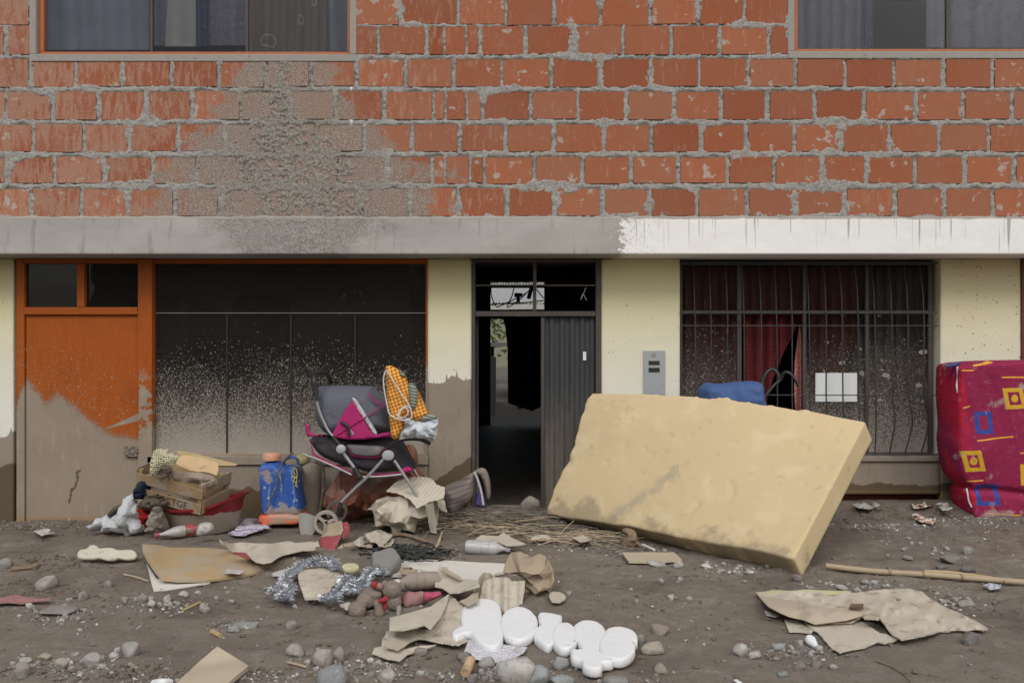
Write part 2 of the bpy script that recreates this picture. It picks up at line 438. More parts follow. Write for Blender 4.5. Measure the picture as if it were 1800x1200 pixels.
def f_mortar(t):
    p = t.pos(); n = t.noise(14, 6, .65); g = t.noise(120, 4, .7)
    c = t.mix(n, (.25, .24, .215), (.49, .48, .45)); c = t.mix(t.st(g, .50, .68), c, (.13, .115, .095)); c = t.mix(t.mul(t.st(t.noise(34, 5, .75), .58, .66), .6), c, (.12, .105, .085))
    c = t.mix(t.mul(stucco(t), .75), c, t.mix(t.st(t.noise(140, 3, .7), .42, .6), (.15, .13, .11), (.38, .35, .305)))
    x, y, z = t.sep()
    dr = t.mul(t.m('LESS_THAN', t.m('ABSOLUTE', t.sub(x, t.add(X5(618), t.mul(t.sub(t.noise(3), .5), .03)))), .008), t.m('GREATER_THAN', z, Z5(265)))
    c = t.mix(dr, c, (.62, .61, .58))
    return {'Base Color': c, 'Roughness': .95, 'Normal': t.bump(t.add(g, t.noise(45, 4)), .9, .008)}
mat('mortar', f_mortar)
def f_beam(t):
    p = t.pos(); x, y, z = t.sep(); n = t.noise(3.5, 6, .6, t.sc(p, (.5, 1, 1.2))); g = t.noise(130, 4, .7)
    c = t.mix(n, (.26, .248, .225), (.50, .485, .455))
    c = t.mix(t.mul(t.st(t.noise(20, 4, .6, t.sc(p, (1, 1, .12))), .56, .7), .5), c, (.2, .185, .165))
    c = t.mix(t.mul(stucco(t), t.st(g, .42, .6)), c, (.19, .17, .15))
    e = t.add(t.sub(x, X5(1092)), t.mul(t.sub(t.noise(26, 5, .7), .5), .42))
    wh = t.st(e, 0., .03)
    pit = t.mul(t.st(t.noise(75, 4, .7), .55, .62), t.lin(x, X5(1095), X5(1190), .9, 0.))
    wh = t.mul(wh, t.sub(1., pit))
    drip = t.mul(t.st(t.noise(26, 2, .5, t.sc(p, (1, 0, .025))), .62, .66), t.st(t.add(z, t.mul(t.noise(6, 2, .5, t.sc(p, (5, 0, 0))), .35)), 1.98, 2.12))
    dr2 = t.mul(t.st(t.noise(60, 2, .5, t.sc(p, (1, 0, .02))), .64, .68), t.st(t.add(z, t.mul(t.noise(9, 2, .5, t.sc(p, (5, 0, 0))), .35)), 2.02, 2.14))
    wc = t.mix(t.mul(t.mx(drip, dr2), .75), (.84, .84, .81), (.20, .18, .15)); wc = t.mix(t.mul(t.noise(2.5, 4), .3), wc, (.68, .67, .63))
    c = t.mix(wh, c, wc)
    c = t.mix(t.st(t.sub(t.add(z, t.mul(t.noise(8, 4), .03)), 2.045), 0., .012), c, (.36, .34, .3))
    return {'Base Color': c, 'Roughness': .9, 'Normal': t.bump(t.add(t.mul(g, t.add(.25, stucco(t))), t.mul(t.noise(9, 3), .6)), .6, .008)}
mat('beam_plaster', f_beam)
MUDLINE = [(-5.5, Z6(760)), (X6(0), Z6(770)), (X6(25), Z6(760)), (X6(45), Z6(690)), (X6(62), Z6(712)), (X6(80), Z6(735)), (X6(100), Z6(722)), (X6(135), Z6(745)), (X6(165), Z6(772)),
           (X6(200), Z6(792)), (X6(240), Z6(800)), (X6(262), Z6(775)), (X6(300), Z6(790)), (X6(752), Z6(672)), (X6(775), Z6(675)), (X6(779), Z6(678)), (X6(788), Z6(662)), (X6(797), Z6(659)), (X6(815), Z6(668)),
           (X6(830), Z6(664)), (X6(1055), Z6(760)), (X6(1195), Z6(790)), (X6(1500), Z6(800)), (X6(1650), Z6(800)), (X6(1665), Z6(830)), (5.5, Z6(830))]
def mudmask(t, speckle, soft=.012, wob=.05):
    x, y, z = t.sep(); line = t.prof(x, MUDLINE)
    h = t.add(t.sub(line, z), t.mul(t.sub(t.noise(16, 5, .6), .5), wob))   # >0 is under the mud line
    full = t.st(h, -soft, soft)
    return full, h
def wetmask(t):
    x, y, z = t.sep(); line = t.prof(x, [(-5.5, Z6(815)), (X6(30), Z6(815)), (X6(45), -.3), (X6(262), -.3), (X6(300), Z6(860)), (X6(600), Z6(860)), (X6(752), Z6(850)), (X6(790), Z6(825)), (X6(830), Z6(800)), (X6(1195), Z6(850)), (5.5, Z6(850))])
    return t.st(t.add(t.sub(line, z), t.mul(t.sub(t.noise(9, 4, .5), .5), .12)), -.004, .008)
def f_yellow(t):
    p = t.pos(); x, y, z = t.sep(); n = t.noise(2.2, 5, .6)
    c = t.mix(t.st(z, Z6(760), Z6(470)), (.74, .74, .69), (.66, .60, .34)); c = t.mix(t.mul(n, .35), c, (.66, .62, .47))  # yellow deepens upward: the soft shade below the beam is painted into the plaster
    c = t.mix(t.mul(t.st(t.noise(38, 4, .7), .64, .68), .5), c, (.5, .47, .38))
    lf = t.mul(t.st(t.noise(30, 5, .7), .5, .56), t.mul(t.lin(x, X6(24), X6(0), .4, 1.), t.st(z, Z6(720), Z6(775))))
    c = t.mix(t.mul(lf, t.m('LESS_THAN', x, -3)), c, (.6, .58, .55))
    sp = t.mul(t.spots(.14, 36, .22), t.st(x, X6(1655), X6(1700))); sp = t.mx(sp, t.spots(.015, 40, .2)); c = t.mix(t.mul(sp, .75), c, (.25, .20, .14))
    full, h = mudmask(t, 0, .006, .03)
    full = t.st(t.add(h, t.mul(t.mx(t.sub(t.noise(40, 2, .5, t.sc(p, (1, 1, .05))), .56), 0.), .35)), -.006, .006)
    mud = t.mix(t.noise(4, 5), (.33, .28, .225), (.22, .18, .14)); mud = t.mix(t.mul(t.st(t.noise(16, 5, .7, t.sc(p, (1, 1, .25))), .54, .7), .4), mud, (.17, .135, .10)); mud = t.mix(t.mul(t.st(t.noise(50, 4), .6, .7), .3), mud, (.34, .3, .25))
    c = t.mix(full, c, mud); c = t.mix(t.mul(wetmask(t), full), c, (.12, .088, .055))
    ed = t.st(z, Z6(860), Z6(868)); c = t.mix(t.mul(t.mul(ed, t.m('GREATER_THAN', x, 1.)), .6), c, (.35, .26, .12))
    return {'Base Color': c, 'Roughness': t.lin(wetmask(t), 0, 1, .85, .45), 'Normal': t.bump(t.add(t.noise(60, 4), t.mul(full, .6)), .4, .005)}
mat('yellow_plaster', f_yellow)
def f_orange(t):
    p = t.pos(); x, y, z = t.sep(); g = t.noise(14, 5, .6, t.sc(p, (4, 1, .3)))
    c = t.mix(g, (.27, .062, .011), (.41, .107, .018)); c = t.mix(t.mul(t.st(t.noise(3, 4), .5, .7), .3), c, (.20, .055, .016))
    full, h = mudmask(t, 0, .01, .10)
    full = t.st(t.add(t.add(h, t.mul(t.sub(t.noise(150, 4, .8, t.sc(p, (1, 1, .3))), .5), .30)), t.mul(t.sub(t.noise(34, 3, .6, t.sc(p, (1, 1, .08))), .5), .16)), -.02, .05)
    fr = t.m('GREATER_THAN', x, X6(246)); 
    dens = t.st(h, -.30, .05); fine = t.st(t.add(t.noise(130, 5, .75), t.mul(dens, .62)), .80, .90)
    dots = t.spots(t.mul(t.st(h, -.75, -.1), .22), 95, .34, 1.3, .4)
    m = t.mx(t.mx(full, t.mul(fine, t.st(h, -.28, -.12))), dots)
    m = t.mx(m, t.spots(t.mul(t.st(z, Z6(600), Z6(640)), .06), 30, .20, 1.5, .5))
    m = t.mul(m, t.m('LESS_THAN', z, Z6(595)))
    # streak wiped across at the right of the leaf
    sx = t.lin(x, X6(180), X6(246)); sl = t.add(Z6(755), t.mul(sx, Z6(732) - Z6(755)))
    stx = t.mul(t.m('LESS_THAN', t.m('ABSOLUTE', t.sub(z, sl)), t.mul(sx, .028)), t.m('LESS_THAN', x, X6(246)))
    m = t.mx(m, stx)
    jam = t.mul(t.st(t.noise(9, 5, .7), .5, .53), t.mul(fr, t.st(z, Z6(640), Z6(690)))); m = t.mx(m, t.mul(jam, t.m('LESS_THAN', z, Z6(640))))
    mud = t.mix(t.noise(3, 5), (.34, .285, .22), (.235, .19, .145)); mud = t.mix(t.mul(t.st(t.noise(18, 5, .7, t.sc(p, (1, 1, .3))), .52, .68), .35), mud, (.40, .35, .28)); mud = t.mix(t.st(z, .0, -.08), mud, (.30, .19, .09))
    cr = t.m('ABSOLUTE', t.sub(t.sub(x, t.add(X6(118), t.mul(z, .28))), t.mul(t.sub(t.noise(20, 4), .5), .09)))
    crk = t.mul(t.m('LESS_THAN', cr, .008), t.mul(t.m('LESS_THAN', z, Z6(825)), t.m('GREATER_THAN', z, Z6(885))))
    mud = t.mix(crk, mud, (.12, .09, .06))
    c = t.mix(m, c, mud)
    return {'Base Color': c, 'Roughness': t.lin(m, 0, 1, .45, .9), 'Normal': t.bump(t.add(t.mul(m, .8), t.mul(t.noise(25, 5), .6)), .45, .006)}
mat('orange_paint', f_orange)
def glassmat(name, top, bot, strong, tint=(.55, .58, .6), coat=.0, blot=None, refl=1.):
    m = bpy.data.materials.new(name); m.use_nodes = True; nt = m.node_tree; t = T(nt)
    for n in list(nt.nodes): 
        if n.type != 'OUTPUT_MATERIAL': nt.nodes.remove(n)
    out = nt.nodes['Material Output']
    x, y, z = t.sep()
    tr = t.n('BsdfTransparent', {0: tint}).outputs[0]
    gl = t.n('BsdfGlossy', {0: (1, 1, 1), 'Roughness': .02, 'Normal': t.bump(t.noise(1.6, 2), .25, .02)}).outputs[0]
    fr = t.n('Fresnel', {0: 1.5}).outputs[0]
    a = t.n('MixShader', {0: t.mul(fr, refl), 1: tr, 2: gl}).outputs[0]
    h = t.lin(z, top, bot)                                       # 0 clean at the top, 1 at the sill
    h2 = t.add(h, t.mul(t.sub(t.noise(2.5, 4), .5), .45))
    s1 = t.spots(t.mul(t.m('POWER', t.m('MAXIMUM', h2, 0.), 2.2), strong), 150, .42, 1.0, .2)
    s2 = t.spots(t.mul(t.m('POWER', t.m('MAXIMUM', h2, 0.), 1.3), strong * .30), 62, .20, 1.6, .5)
    s3 = t.spots(t.mul(t.m('POWER', t.m('MAXIMUM', h2, 0.), 3.), strong * 1.2), 290, .55, 1., 0)
    film = t.mul(t.st(t.add(h2, t.mul(t.sub(t.noise(110, 5, .8), .5), 1.1)), .55, .98), .95 * min(1, strong))
    haze = t.mul(t.st(h2, .0, .9), .16)
    d = t.mx(t.mx(s1, t.mul(s2, .9)), t.mx(t.mx(s3, film), haze))
    if coat: d = t.mx(d, coat)
    if blot: d = t.mx(d, blot(t))
    df = t.n('BsdfDiffuse', {0: t.mix(t.noise(5, 2), (.40, .36, .31), (.29, .26, .22))}).outputs[0]
    nt.links.new(t.n('MixShader', {0: t.m('MINIMUM', d, 1.), 1: a, 2: df}).outputs[0], out.inputs[0])
    MATS[name] = m; return m
glassmat('glass_left', Z6(575), Z6(805), 1.15, coat=.045)
def blots(t):
    x, y, z = t.sep(); v = t.comb(t.mul(x, .55), z, 0.); v = t.n('VectorMath', {0: v, 1: t.sc(t.n('TexNoise', {'Vector': t.pos(), 'Scale': 12.}).outputs[1], (.03,)*3)}, operation='ADD').outputs[0]
    d, c = t.vor(v, 13, '2D'); r, g, b = t.sep(c)
    k = t.mul(t.st(x, X6(1400), X6(1500)), t.m('LESS_THAN', t.m('ABSOLUTE', t.sub(z, Z6(635))), .33))
    return t.mul(t.mul(t.m('LESS_THAN', r, t.mul(k, .5)), t.m('LESS_THAN', d, t.mul(t.add(.2, g), .2))), .75)
glassmat('glass_right', Z6(540), Z6(830), .75, (.74, .74, .74), coat=.01, blot=blots, refl=.5)
glassmat('glass_clean', -9, -9.5, 0., (.95, .96, .98), coat=.01, refl=.42)
glassmat('glass_transom', -9, -9.5, 0., (.12, .12, .13), coat=.03)
def simple(name, c, rough=.7, c2=None, ns=12, bump=.3, bs=60, metal=0., spec=None, dirt=0., dc=MUD, ds=7, dth=.55, dist=.004, stretch=(1, 1, 1), extra=None):
    def f(t):
        p = t.sc(t.pos(), stretch)
        col = t.mix(t.noise(ns, 5, .6, p), c, c2 or tuple(k * .72 for k in c))
        h = t.noise(bs, 4, .6, p)
        if dirt:
            dm = t.mul(t.st(t.noise(ds, 6, .65), dth, dth + .08), dirt); col = t.mix(dm, col, dc)
        o = {'Base Color': col, 'Roughness': rough, 'Metallic': metal, 'Normal': t.bump(h, bump, dist)}
        if spec is not None: o['Specular IOR Level'] = spec
        if extra: o.update(extra(t, o))
        return o
    return mat(name, f)
M = MATS
# ================================================================ MATERIALS for the setting
def f_ground(t):
    p = t.pos(); x, y, z = t.sep()
    n = t.noise(1.1, 5, .55); n2 = t.noise(7, 6, .65); g = t.noise(55, 5, .7); fine = t.noise(260, 3, .7)
    c = t.mix(n, (.27, .230, .188), (.178, .145, .112)); c = t.mix(t.mul(t.st(n2, .45, .7), .6), c, (.33, .29, .243)); c = t.mix(t.mul(t.st(t.noise(19, 5, .7), .56, .70), .35), c, (.11, .09, .072))
    wet = t.st(t.add(t.noise(1.7, 5, .6), t.mul(t.sub(n2, .5), .3)), .53, .64)
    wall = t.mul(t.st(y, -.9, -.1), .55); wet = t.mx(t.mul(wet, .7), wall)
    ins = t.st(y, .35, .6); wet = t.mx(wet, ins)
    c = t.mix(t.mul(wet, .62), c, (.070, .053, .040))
    c = t.mix(t.mul(t.st(g, .56, .68), .45), c, (.09, .072, .056)); c = t.mix(t.mul(t.st(fine, .62, .7), .35), c, (.34, .30, .26))
    sp, col = t.vor(p, 90, '3D'); r, gg, b = t.sep(col)
    grit = t.mul(t.m('LESS_THAN', sp, .32), t.m('LESS_THAN', r, t.mul(t.st(n2, .42, .62), .5))); c = t.mix(t.mul(grit, .7), c, t.mix(gg, (.33, .30, .27), (.16, .15, .14)))
    h = t.add(t.add(t.mul(g, .7), t.mul(fine, .3)), t.mul(grit, .35))
    return {'Base Color': c, 'Roughness': t.lin(wet, 0, 1, .92, .5), 'Specular IOR Level': .28, 'Normal': t.bump(h, 1., .016)}
mat('mud', f_ground)
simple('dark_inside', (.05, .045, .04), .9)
simple('interior_plaster', (.16, .145, .12), .9, dirt=.9, dc=(.1, .08, .06), ds=2)
simple('dark_frame', (.045, .035, .032), .6, (.08, .065, .055), dirt=.5, dc=(.12, .1, .085), ds=14, dth=.6)
simple('grille_black', (.022, .024, .026), .55, (.04, .04, .04), dirt=.45, dc=(.2, .17, .14), ds=60, dth=.6)
simple('grey_trim', (.36, .34, .31), .9, (.27, .25, .22), ns=20, bump=.6, bs=90)
def mudlow(z0, z1, amt=.75, c=(.26, .215, .17), s=60):
    def e(t, o):
        x, y, z = t.sep(); k = t.mul(t.st(t.add(z, t.mul(t.sub(t.noise(s, 4, .6, t.sc(t.pos(), (1, 1, .25))), .5), .5)), z1, z0), amt)
        return {'Base Color': t.mix(k, o['Base Color'], c)}
    return e
simple('metal_leaf', (.026, .029, .031), .6, (.045, .048, .050), stretch=(1, 1, .2), extra=mudlow(.05, 1.0, .62))
simple('plinth_red', (.12, .035, .02), .8)
simple('grey_steel', (.36, .38, .40), .5, (.30, .32, .34), bump=.1, dirt=.6, dc=(.42, .38, .32), ds=22, dth=.6)
simple('slot_dark', (.03, .028, .022), .4)
simple('red_curtain', (.33, .12, .08), .9, (.20, .07, .05), stretch=(1, 1, .2))
simple('deep_red_curtain', (.14, .022, .025), .9)
simple('pink_curtain', (.58, .22, .19), .9)
simple('grey_curtain', (.24, .22, .20), .9, (.17, .16, .15))
simple('blue_grey_curtain', (.17, .18, .21), .9, (.085, .09, .115), ns=5)
simple('beige_curtain', (.24, .23, .21), .9)
simple('navy_cloth', (.035, .05, .10), .9)
def f_flower(t):
    p = t.pos(); d, c = t.vor(p, 4.5, '3D'); ring = t.m('LESS_THAN', t.m('ABSOLUTE', t.sub(d, .22)), .02)
    return {'Base Color': t.mix(t.mul(ring, .5), t.mix(t.noise(4, 4), (.075, .06, .045), (.12, .10, .075)), (.28, .25, .2)), 'Roughness': .9}
mat('brown_flower_curtain', f_flower)
def f_lace(t):
    p = t.pos(); n = t.noise(13, 4, .6, dist=1.2); k = t.m('LESS_THAN', t.m('ABSOLUTE', t.sub(n, .5)), .02)
    return {'Base Color': t.mix(t.mul(k, .6), t.mix(t.noise(4, 3, .5, t.sc(p, (3, 1, .4))), (.15, .15, .175), (.07, .07, .09)), (.05, .045, .05)), 'Roughness': .9}
mat('lace_curtain', f_lace)
simple('paper_white', (.72, .74, .74), .8, (.66, .68, .68), dirt=.4, dc=(.4, .38, .34), ds=60, dth=.62)
simple('tin_roof', (.5, .5, .5), .5, (.36, .36, .35), bump=.2)
simple('white_wall', (.6, .6, .57), .9)
simple('leaf_green', (.10, .14, .045), .7, (.05, .085, .025))
simple('hill_soil', (.22, .19, .14), .95, (.12, .13, .08), ns=1.2)
simple('trunk_bark', (.12, .09, .07), .9)
simple('street_wall', (.26, .24, .20), .9, (.20, .19, .165), ns=1.)
simple('paint_blue_dull', (.06, .08, .12), .6)

# ================================================================ GROUND: one sheet to the horizon
xf = np.arange(-3.5, 3.5001, .0125); yf = np.arange(-3.3, .501, .0125)
gx = np.concatenate([-(3.5 + np.geomspace(.1, 90, 26))[::-1], xf, 3.5 + np.geomspace(.1, 90, 26)])
gy = np.concatenate([-(3.3 + np.geomspace(.1, 90, 26))[::-1], yf, .5 + np.geomspace(.08, 110, 44)])
XX, YY = np.meshgrid(gx, gy); ZZ = Hf(XX, YY)
far = (YY > .55); ZZ = np.where(far, -.03 + .018 * fbm(XX * 3, YY * 2, 0, 4, 3), ZZ)
v = np.stack([XX.ravel(), YY.ravel(), ZZ.ravel()], -1); nx, ny = len(gx), len(gy)
i = np.arange(nx * ny).reshape(ny, nx); f = np.stack([i[:-1, :-1].ravel(), i[:-1, 1:].ravel(), i[1:, 1:].ravel(), i[1:, :-1].ravel()], -1)
me = bpy.data.meshes.new('muddy_ground'); me.vertices.add(len(v)); me.vertices.foreach_set('co', v.ravel().astype(np.float32))
me.loops.add(f.size); me.loops.foreach_set('vertex_index', f.ravel().astype(np.int32)); me.polygons.add(len(f)); me.polygons.foreach_set('loop_start', np.arange(0, f.size, 4, dtype=np.int32))
me.update(calc_edges=True); me.validate(); me.polygons.foreach_set('use_smooth', [True] * len(me.polygons)); me.materials.append(M['mud'])
g_o = link(bpy.data.objects.new('ground', me)); tag(g_o, 'brown muddy street ground strewn with gravel in front of the house', None, None, 'structure')

# ================================================================ THE HOUSE
house = empty('house', (0, .3, 0), 'two storey house, bare orange brick above a mud stained yellow ground floor', 'house')
# upper brick wall: mortar relief bulging between real bricks
ROWS = [(-70, -12, [-60, 54, 138, 222, 640, 705, 805, 889, 973, 1055, 1142, 1227, 1309, 1385]), 
        (-12, 43, [55, 704, 805, 889, 973, 1055, 1142, 1227, 1309]),
        (46, 95, [10, 664, 752, 781, 820, 842, 924, 1010, 1095, 1180, 1265, 1353]),
        (104, 152, [55, 134, 216, 301, 384, 467, 548, 627, 714, 799, 882, 970, 1056, 1144, 1229, 1315, 1398, 1485, 1571, 1658, 1745]),
        (161, 210, [11, 93, 174, 258, 339, 423, 510, 590, 675, 762, 783, 820, 847, 932, 1016, 1100, 1185, 1266, 1349, 1433, 1520, 1609, 1694, 1780]),
        (219, 266, [59, 147, 227, 312, 394, 477, 557, 640, 725, 807, 890, 974, 1060, 1146, 1231, 1312, 1397, 1480, 1564, 1650, 1738]),
        (276, 322, [13, 97, 181, 268, 348, 432, 515, 598, 679, 761, 783, 826, 851, 939, 1023, 1108, 1193, 1279, 1362, 1445, 1525, 1609, 1695, 1782]),
        (332, 380, [54, 143, 225, 307, 387, 470, 555, 636, 722, 806, 891, 975, 1059, 1141, 1225, 1314, 1397, 1487, 1573, 1659, 1745])]
OPEN = [(58, 624, 100), (1388, 2010, 98)]             # upper window openings in photograph pixels, bottom edge
bricks = []
for ri, (y0, y1, js) in enumerate(ROWS):
    js = list(js)
    while js[0] > -560: js.insert(0, js[0] - 84)
    while js[-1] < 2360: js.append(js[-1] + 85)
    for a, b in zip(js[:-1], js[1:]):
        if b - a > 100:
            k = round((b - a) / 84); parts = [(a + (b - a) * q / k, a + (b - a) * (q + 1) / k) for q in range(k)]
        else: parts = [(a, b)]
        for (c, d) in parts:
            if y1 < 100:
                lo, hi = c, d
                for (o0, o1, ob_) in OPEN:
                    if c < o0 < d: hi = o0 + 2
                    if c < o1 < d: lo = o1 - 2
                    if c >= o0 - 1 and d <= o1 + 1: lo = hi = 0
                if hi - lo < 18: continue
                c, d = lo, hi
            g0 = 3.7 + random.uniform(-1, 2.2); g1 = 3.7 + random.uniform(-1, 2.2)
            if d - c < 45: g0 = g1 = 2.5
            bricks.append((c + g0, d - g1, y0 + random.uniform(-1, 1.5), y1 + random.uniform(-1.2, 1.2)))
sx0, sx1, sz0, sz1 = -3.62, 3.62, 2.045, 3.66
st = .0095
xs = np.arange(sx0, sx1, st); zs = np.arange(sz0, sz1, st); XX, ZZ = np.meshgrid(xs, zs)
PXm = XX / 5.77 * 1500 + 900; PYm = 600 - (ZZ - CAMZ) / 5.77 * 1500
wx = PXm + 3.2 * fbm(XX * 22, ZZ * 22, 0, 3, 40) + 2 * fbm(XX * 60, ZZ * 60, 0, 2, 41); wy = PYm + 3.5 * fbm(XX * 20, ZZ * 24, 4, 3, 42) + 1.6 * fbm(XX * 60, ZZ * 60, 4, 2, 43)
cover = fbm(XX * 3.2, ZZ * 4.5, 0, 4, 44)                       # where mortar laps far over the bricks
inb = np.full(XX.shape, -50.)
for (c, d, y0, y1) in bricks:
    if d < -80 or c > 1880 or y1 < -20: continue
    s0 = np.searchsorted(xs, (c - 20 - 900) / 1500 * 5.77); s1 = np.searchsorted(xs, (d + 20 - 900) / 1500 * 5.77)
    r0 = np.searchsorted(zs, CAMZ + (600 - y1 - 18) / 1500 * 5.77); r1 = np.searchsorted(zs, CAMZ + (600 - y0 + 18) / 1500 * 5.77)
    a = wx[r0:r1, s0:s1]; b = wy[r0:r1, s0:s1]
    k = np.minimum(np.minimum(a - c, d - a), np.minimum(b - y0, y1 - b)); inb[r0:r1, s0:s1] = np.maximum(inb[r0:r1, s0:s1], k)
lap = -.3 + 7.5 * sm(cover, .12, .5) * (1 - .0 * XX) + 3 * sm(-XX, 0, 3) * sm(fbm(XX * 6, ZZ * 9, 0, 3, 47), .0, .5)
thr = inb - lap
cxs = np.interp(ZZ, [1.75, 2.1, 2.5, 3.0, 3.3], [-1.5, -1.42, -1.5, -1.55, -1.5]); ws = np.interp(ZZ, [1.75, 2.05, 2.4, 2.62, 2.8, 3.25], [.3, .52, .44, .30, .10, .02])
spl = 1 - sm(np.abs(XX - cxs) / ws + .7 * fbm(XX * 8, ZZ * 8, 0, 4, 50), .55, 1.1)
out = .0022 + .0055 * fbm(XX * 34, ZZ * 48, 0, 3, 45) + .0025 * fbm(XX * 9, ZZ * 9, 2, 2, 46) + .003 * vnoise(XX * 100, ZZ * 100, 0, 51)
rec = sm(thr, -1.2, 1.6)
yy = -out * (1 - rec) + .012 * rec
edge = (thr > -2.5) & (thr < .3) & (fbm(XX * 14, ZZ * 14, 0, 2, 52) > .25); yy = np.where(edge, .010, yy)   # cracks along some brick edges
dith = .8 * spl + vnoise(XX * 62, ZZ * 62, 0, 53) * sm(spl, .0, .35); yy = np.where(dith > .52, np.minimum(yy, -.001 - .0036 * spl * (1 + fbm(XX * 60, ZZ * 60, 0, 3, 48))), yy)
v = np.stack([XX.ravel(), yy.ravel(), ZZ.ravel()], -1); nx, nz = len(xs), len(zs); i = np.arange(nx * nz).reshape(nz, nx)
keep = np.ones((nz - 1, nx - 1), bool)
for (o0, o1, ob_) in OPEN: keep &= ~((PXm[:-1, :-1] > o0) & (PXm[:-1, :-1] < o1) & (PYm[:-1, :-1] < ob_))
f = np.stack([i[:-1, :-1], i[:-1, 1:], i[1:, 1:], i[1:, :-1]], -1)[keep]
wall_u = ob('brick_wall', v, f, M['mortar'], house, True)
# plain mortar beyond the fine part
mb = MB()
def around(x0, x1, z0, z1): mb.box((x0, .002, z0), (x1, .13, z1))
around(-5.5, sx0, 2.045, 4.9); around(sx1, 5.5, 2.045, 4.9)
mb.box((-3.62, .016, 2.045), (X5(58), .13, 4.9)); mb.box((X5(624), .016, 2.045), (X5(1388), .13, 4.9)); mb.box((X5(58), .016, 2.045), (X5(624), .13, Z5(102))); mb.box((X5(1388), .016, 2.045), (3.62, .13, Z5(100)))
mb.box((X5(58), .016, 4.5), (X5(624), .13, 4.9)); mb.box((X5(1388), .016, 4.5), (3.62, .13, 4.9))
mb.build('wall_core', M['mortar'], house)
bv = [(-.5,-.5,-.5),(.5,-.5,-.5),(.5,.5,-.5),(-.5,.5,-.5),(-.5,-.5,.5),(.5,-.5,.5),(.5,.5,.5),(-.5,.5,.5)]
bme = mesh('brick', bv, [(0,3,2,1),(4,5,6,7),(0,1,5,4),(1,2,6,5),(2,3,7,6),(3,0,4,7)], M['brick'])
for (c, d, y0, y1) in bricks:
    o = link(bpy.data.objects.new('brick', bme), wall_u); x0, x1, z0, z1 = X5(c), X5(d), Z5(y1), Z5(y0)
    o.scale = (x1 - x0, .06, z1 - z0); o.location = ((x0 + x1) / 2, .03 + random.uniform(-.0018, .0015), (z0 + z1) / 2); o.rotation_euler = (random.gauss(0, .008), random.gauss(0, .006), random.gauss(0, .005))
# concrete beam over the ground floor, slightly uneven
def relief_box(name, x0, x1, z0, z1, y0, y1, m, amp, step=.012, seed=0, fr=20):
    xs = np.linspace(x0, x1, int((x1 - x0) / step) + 2); zs = np.linspace(z0, z1, int((z1 - z0) / step) + 2); X, Z = np.meshgrid(xs, zs)
    cx = np.interp(Z, [1.75, 2.1], [-1.5, -1.42]); sp = 1 - sm(np.abs(X - cx) / np.interp(Z, [1.75, 2.05], [.3, .62]) + .6 * fbm(X * 8, Z * 8, 0, 3, 50), .55, 1.1)
    Yv = y0 - amp * (fbm(X * 3, Z * 5, 0, 3, seed) + .3 * fbm(X * fr, Z * fr, 0, 3, seed + 3)) - (.006 * sp * (1 + fbm(X * 55, Z * 55, 0, 3, 48)) if name == 'concrete_beam' else 0)
    Zt = Z + (Z > z1 - 1e-6) * .008 * fbm(X * 9, X * 0, 0, 3, seed + 9)
    nx, nz = X.shape[1], X.shape[0]; v = list(map(tuple, np.stack([X.ravel(), Yv.ravel(), Zt.ravel()], -1))); k = len(v)
    i = np.arange(nx * nz).reshape(nz, nx); f = np.stack([i[:-1, :-1], i[:-1, 1:], i[1:, 1:], i[1:, :-1]], -1).reshape(-1, 4).tolist()
    v += [(x, y1, z0) for x in xs] + [(x, y1, z1) for x in xs]
    for a in range(nx - 1):
        f.append((int(i[0, a + 1]), int(i[0, a]), k + a, k + a + 1)); f.append((int(i[-1, a]), int(i[-1, a + 1]), k + nx + a + 1, k + nx + a))
        f.append((k + a, k + a + 1, k + nx + a + 1, k + nx + a)[::-1])
    f.append([int(q) for q in i[:, 0]] + [k + nx, k]); f.append([int(q) for q in i[::-1, -1]] + [k + nx - 1, k + 2 * nx - 1])
    o = ob(name, v, f, m, house, False); o.data.polygons.foreach_set('use_smooth', [q < (nx - 1) * (nz - 1) for q in range(len(f))]); return o
relief_box('concrete_beam', -3.7, 3.7, Z5(447), 2.052, -.012, .42, M['beam_plaster'], .004, seed=70)
for a, c in ((-5.5, -3.702), (3.702, 5.5)): MB().box((a, -.01, 1.80), (c, .42, 2.044)).build('beam_end', M['beam_plaster'], house)
# lower walls
GW = M['yellow_plaster']
def lowwall(x0, x1, z0, z1, seed): return relief_box('plastered_wall', x0, x1, z0, z1, .28, .42, GW, .0035, .02, seed, 12)
lowwall(-3.9, X6(24), -.4, 1.796, 1); lowwall(X6(752), X6(829), -.4, 1.796, 2); lowwall(X6(1057), X6(1195), -.4, 1.796, 3)
lowwall(X6(1653), X6(1794), -.4, 1.796, 4); lowwall(X6(269), X6(752) - .002, -.4, Z6(801), 5); lowwall(X6(1195) + .002, X6(1653) - .002, Z6(868), Z6(806), 6)
MB().box((-5.5, .28, -.4), (-3.902, .42, 1.796)).box((4.75, .28, -.4), (5.5, .42, 1.796)).build('plastered_wall', GW, house)
MB().box((X6(1195) + .002, .34, -.4), (X6(1653) - .002, .42, Z6(868) - .002)).build('plinth', M['plinth_red'], house)
MB().box((X6(260), .262, Z6(816)), (X6(753), .31, Z6(801) - .001)).build('window_sill', M['yellow_plaster'], house, bevel=.004)
MB().box((X6(1197), .262, Z6(810)), (X6(1648), .372, Z6(801))).build('window_sill', M['yellow_plaster'], house, bevel=.004)
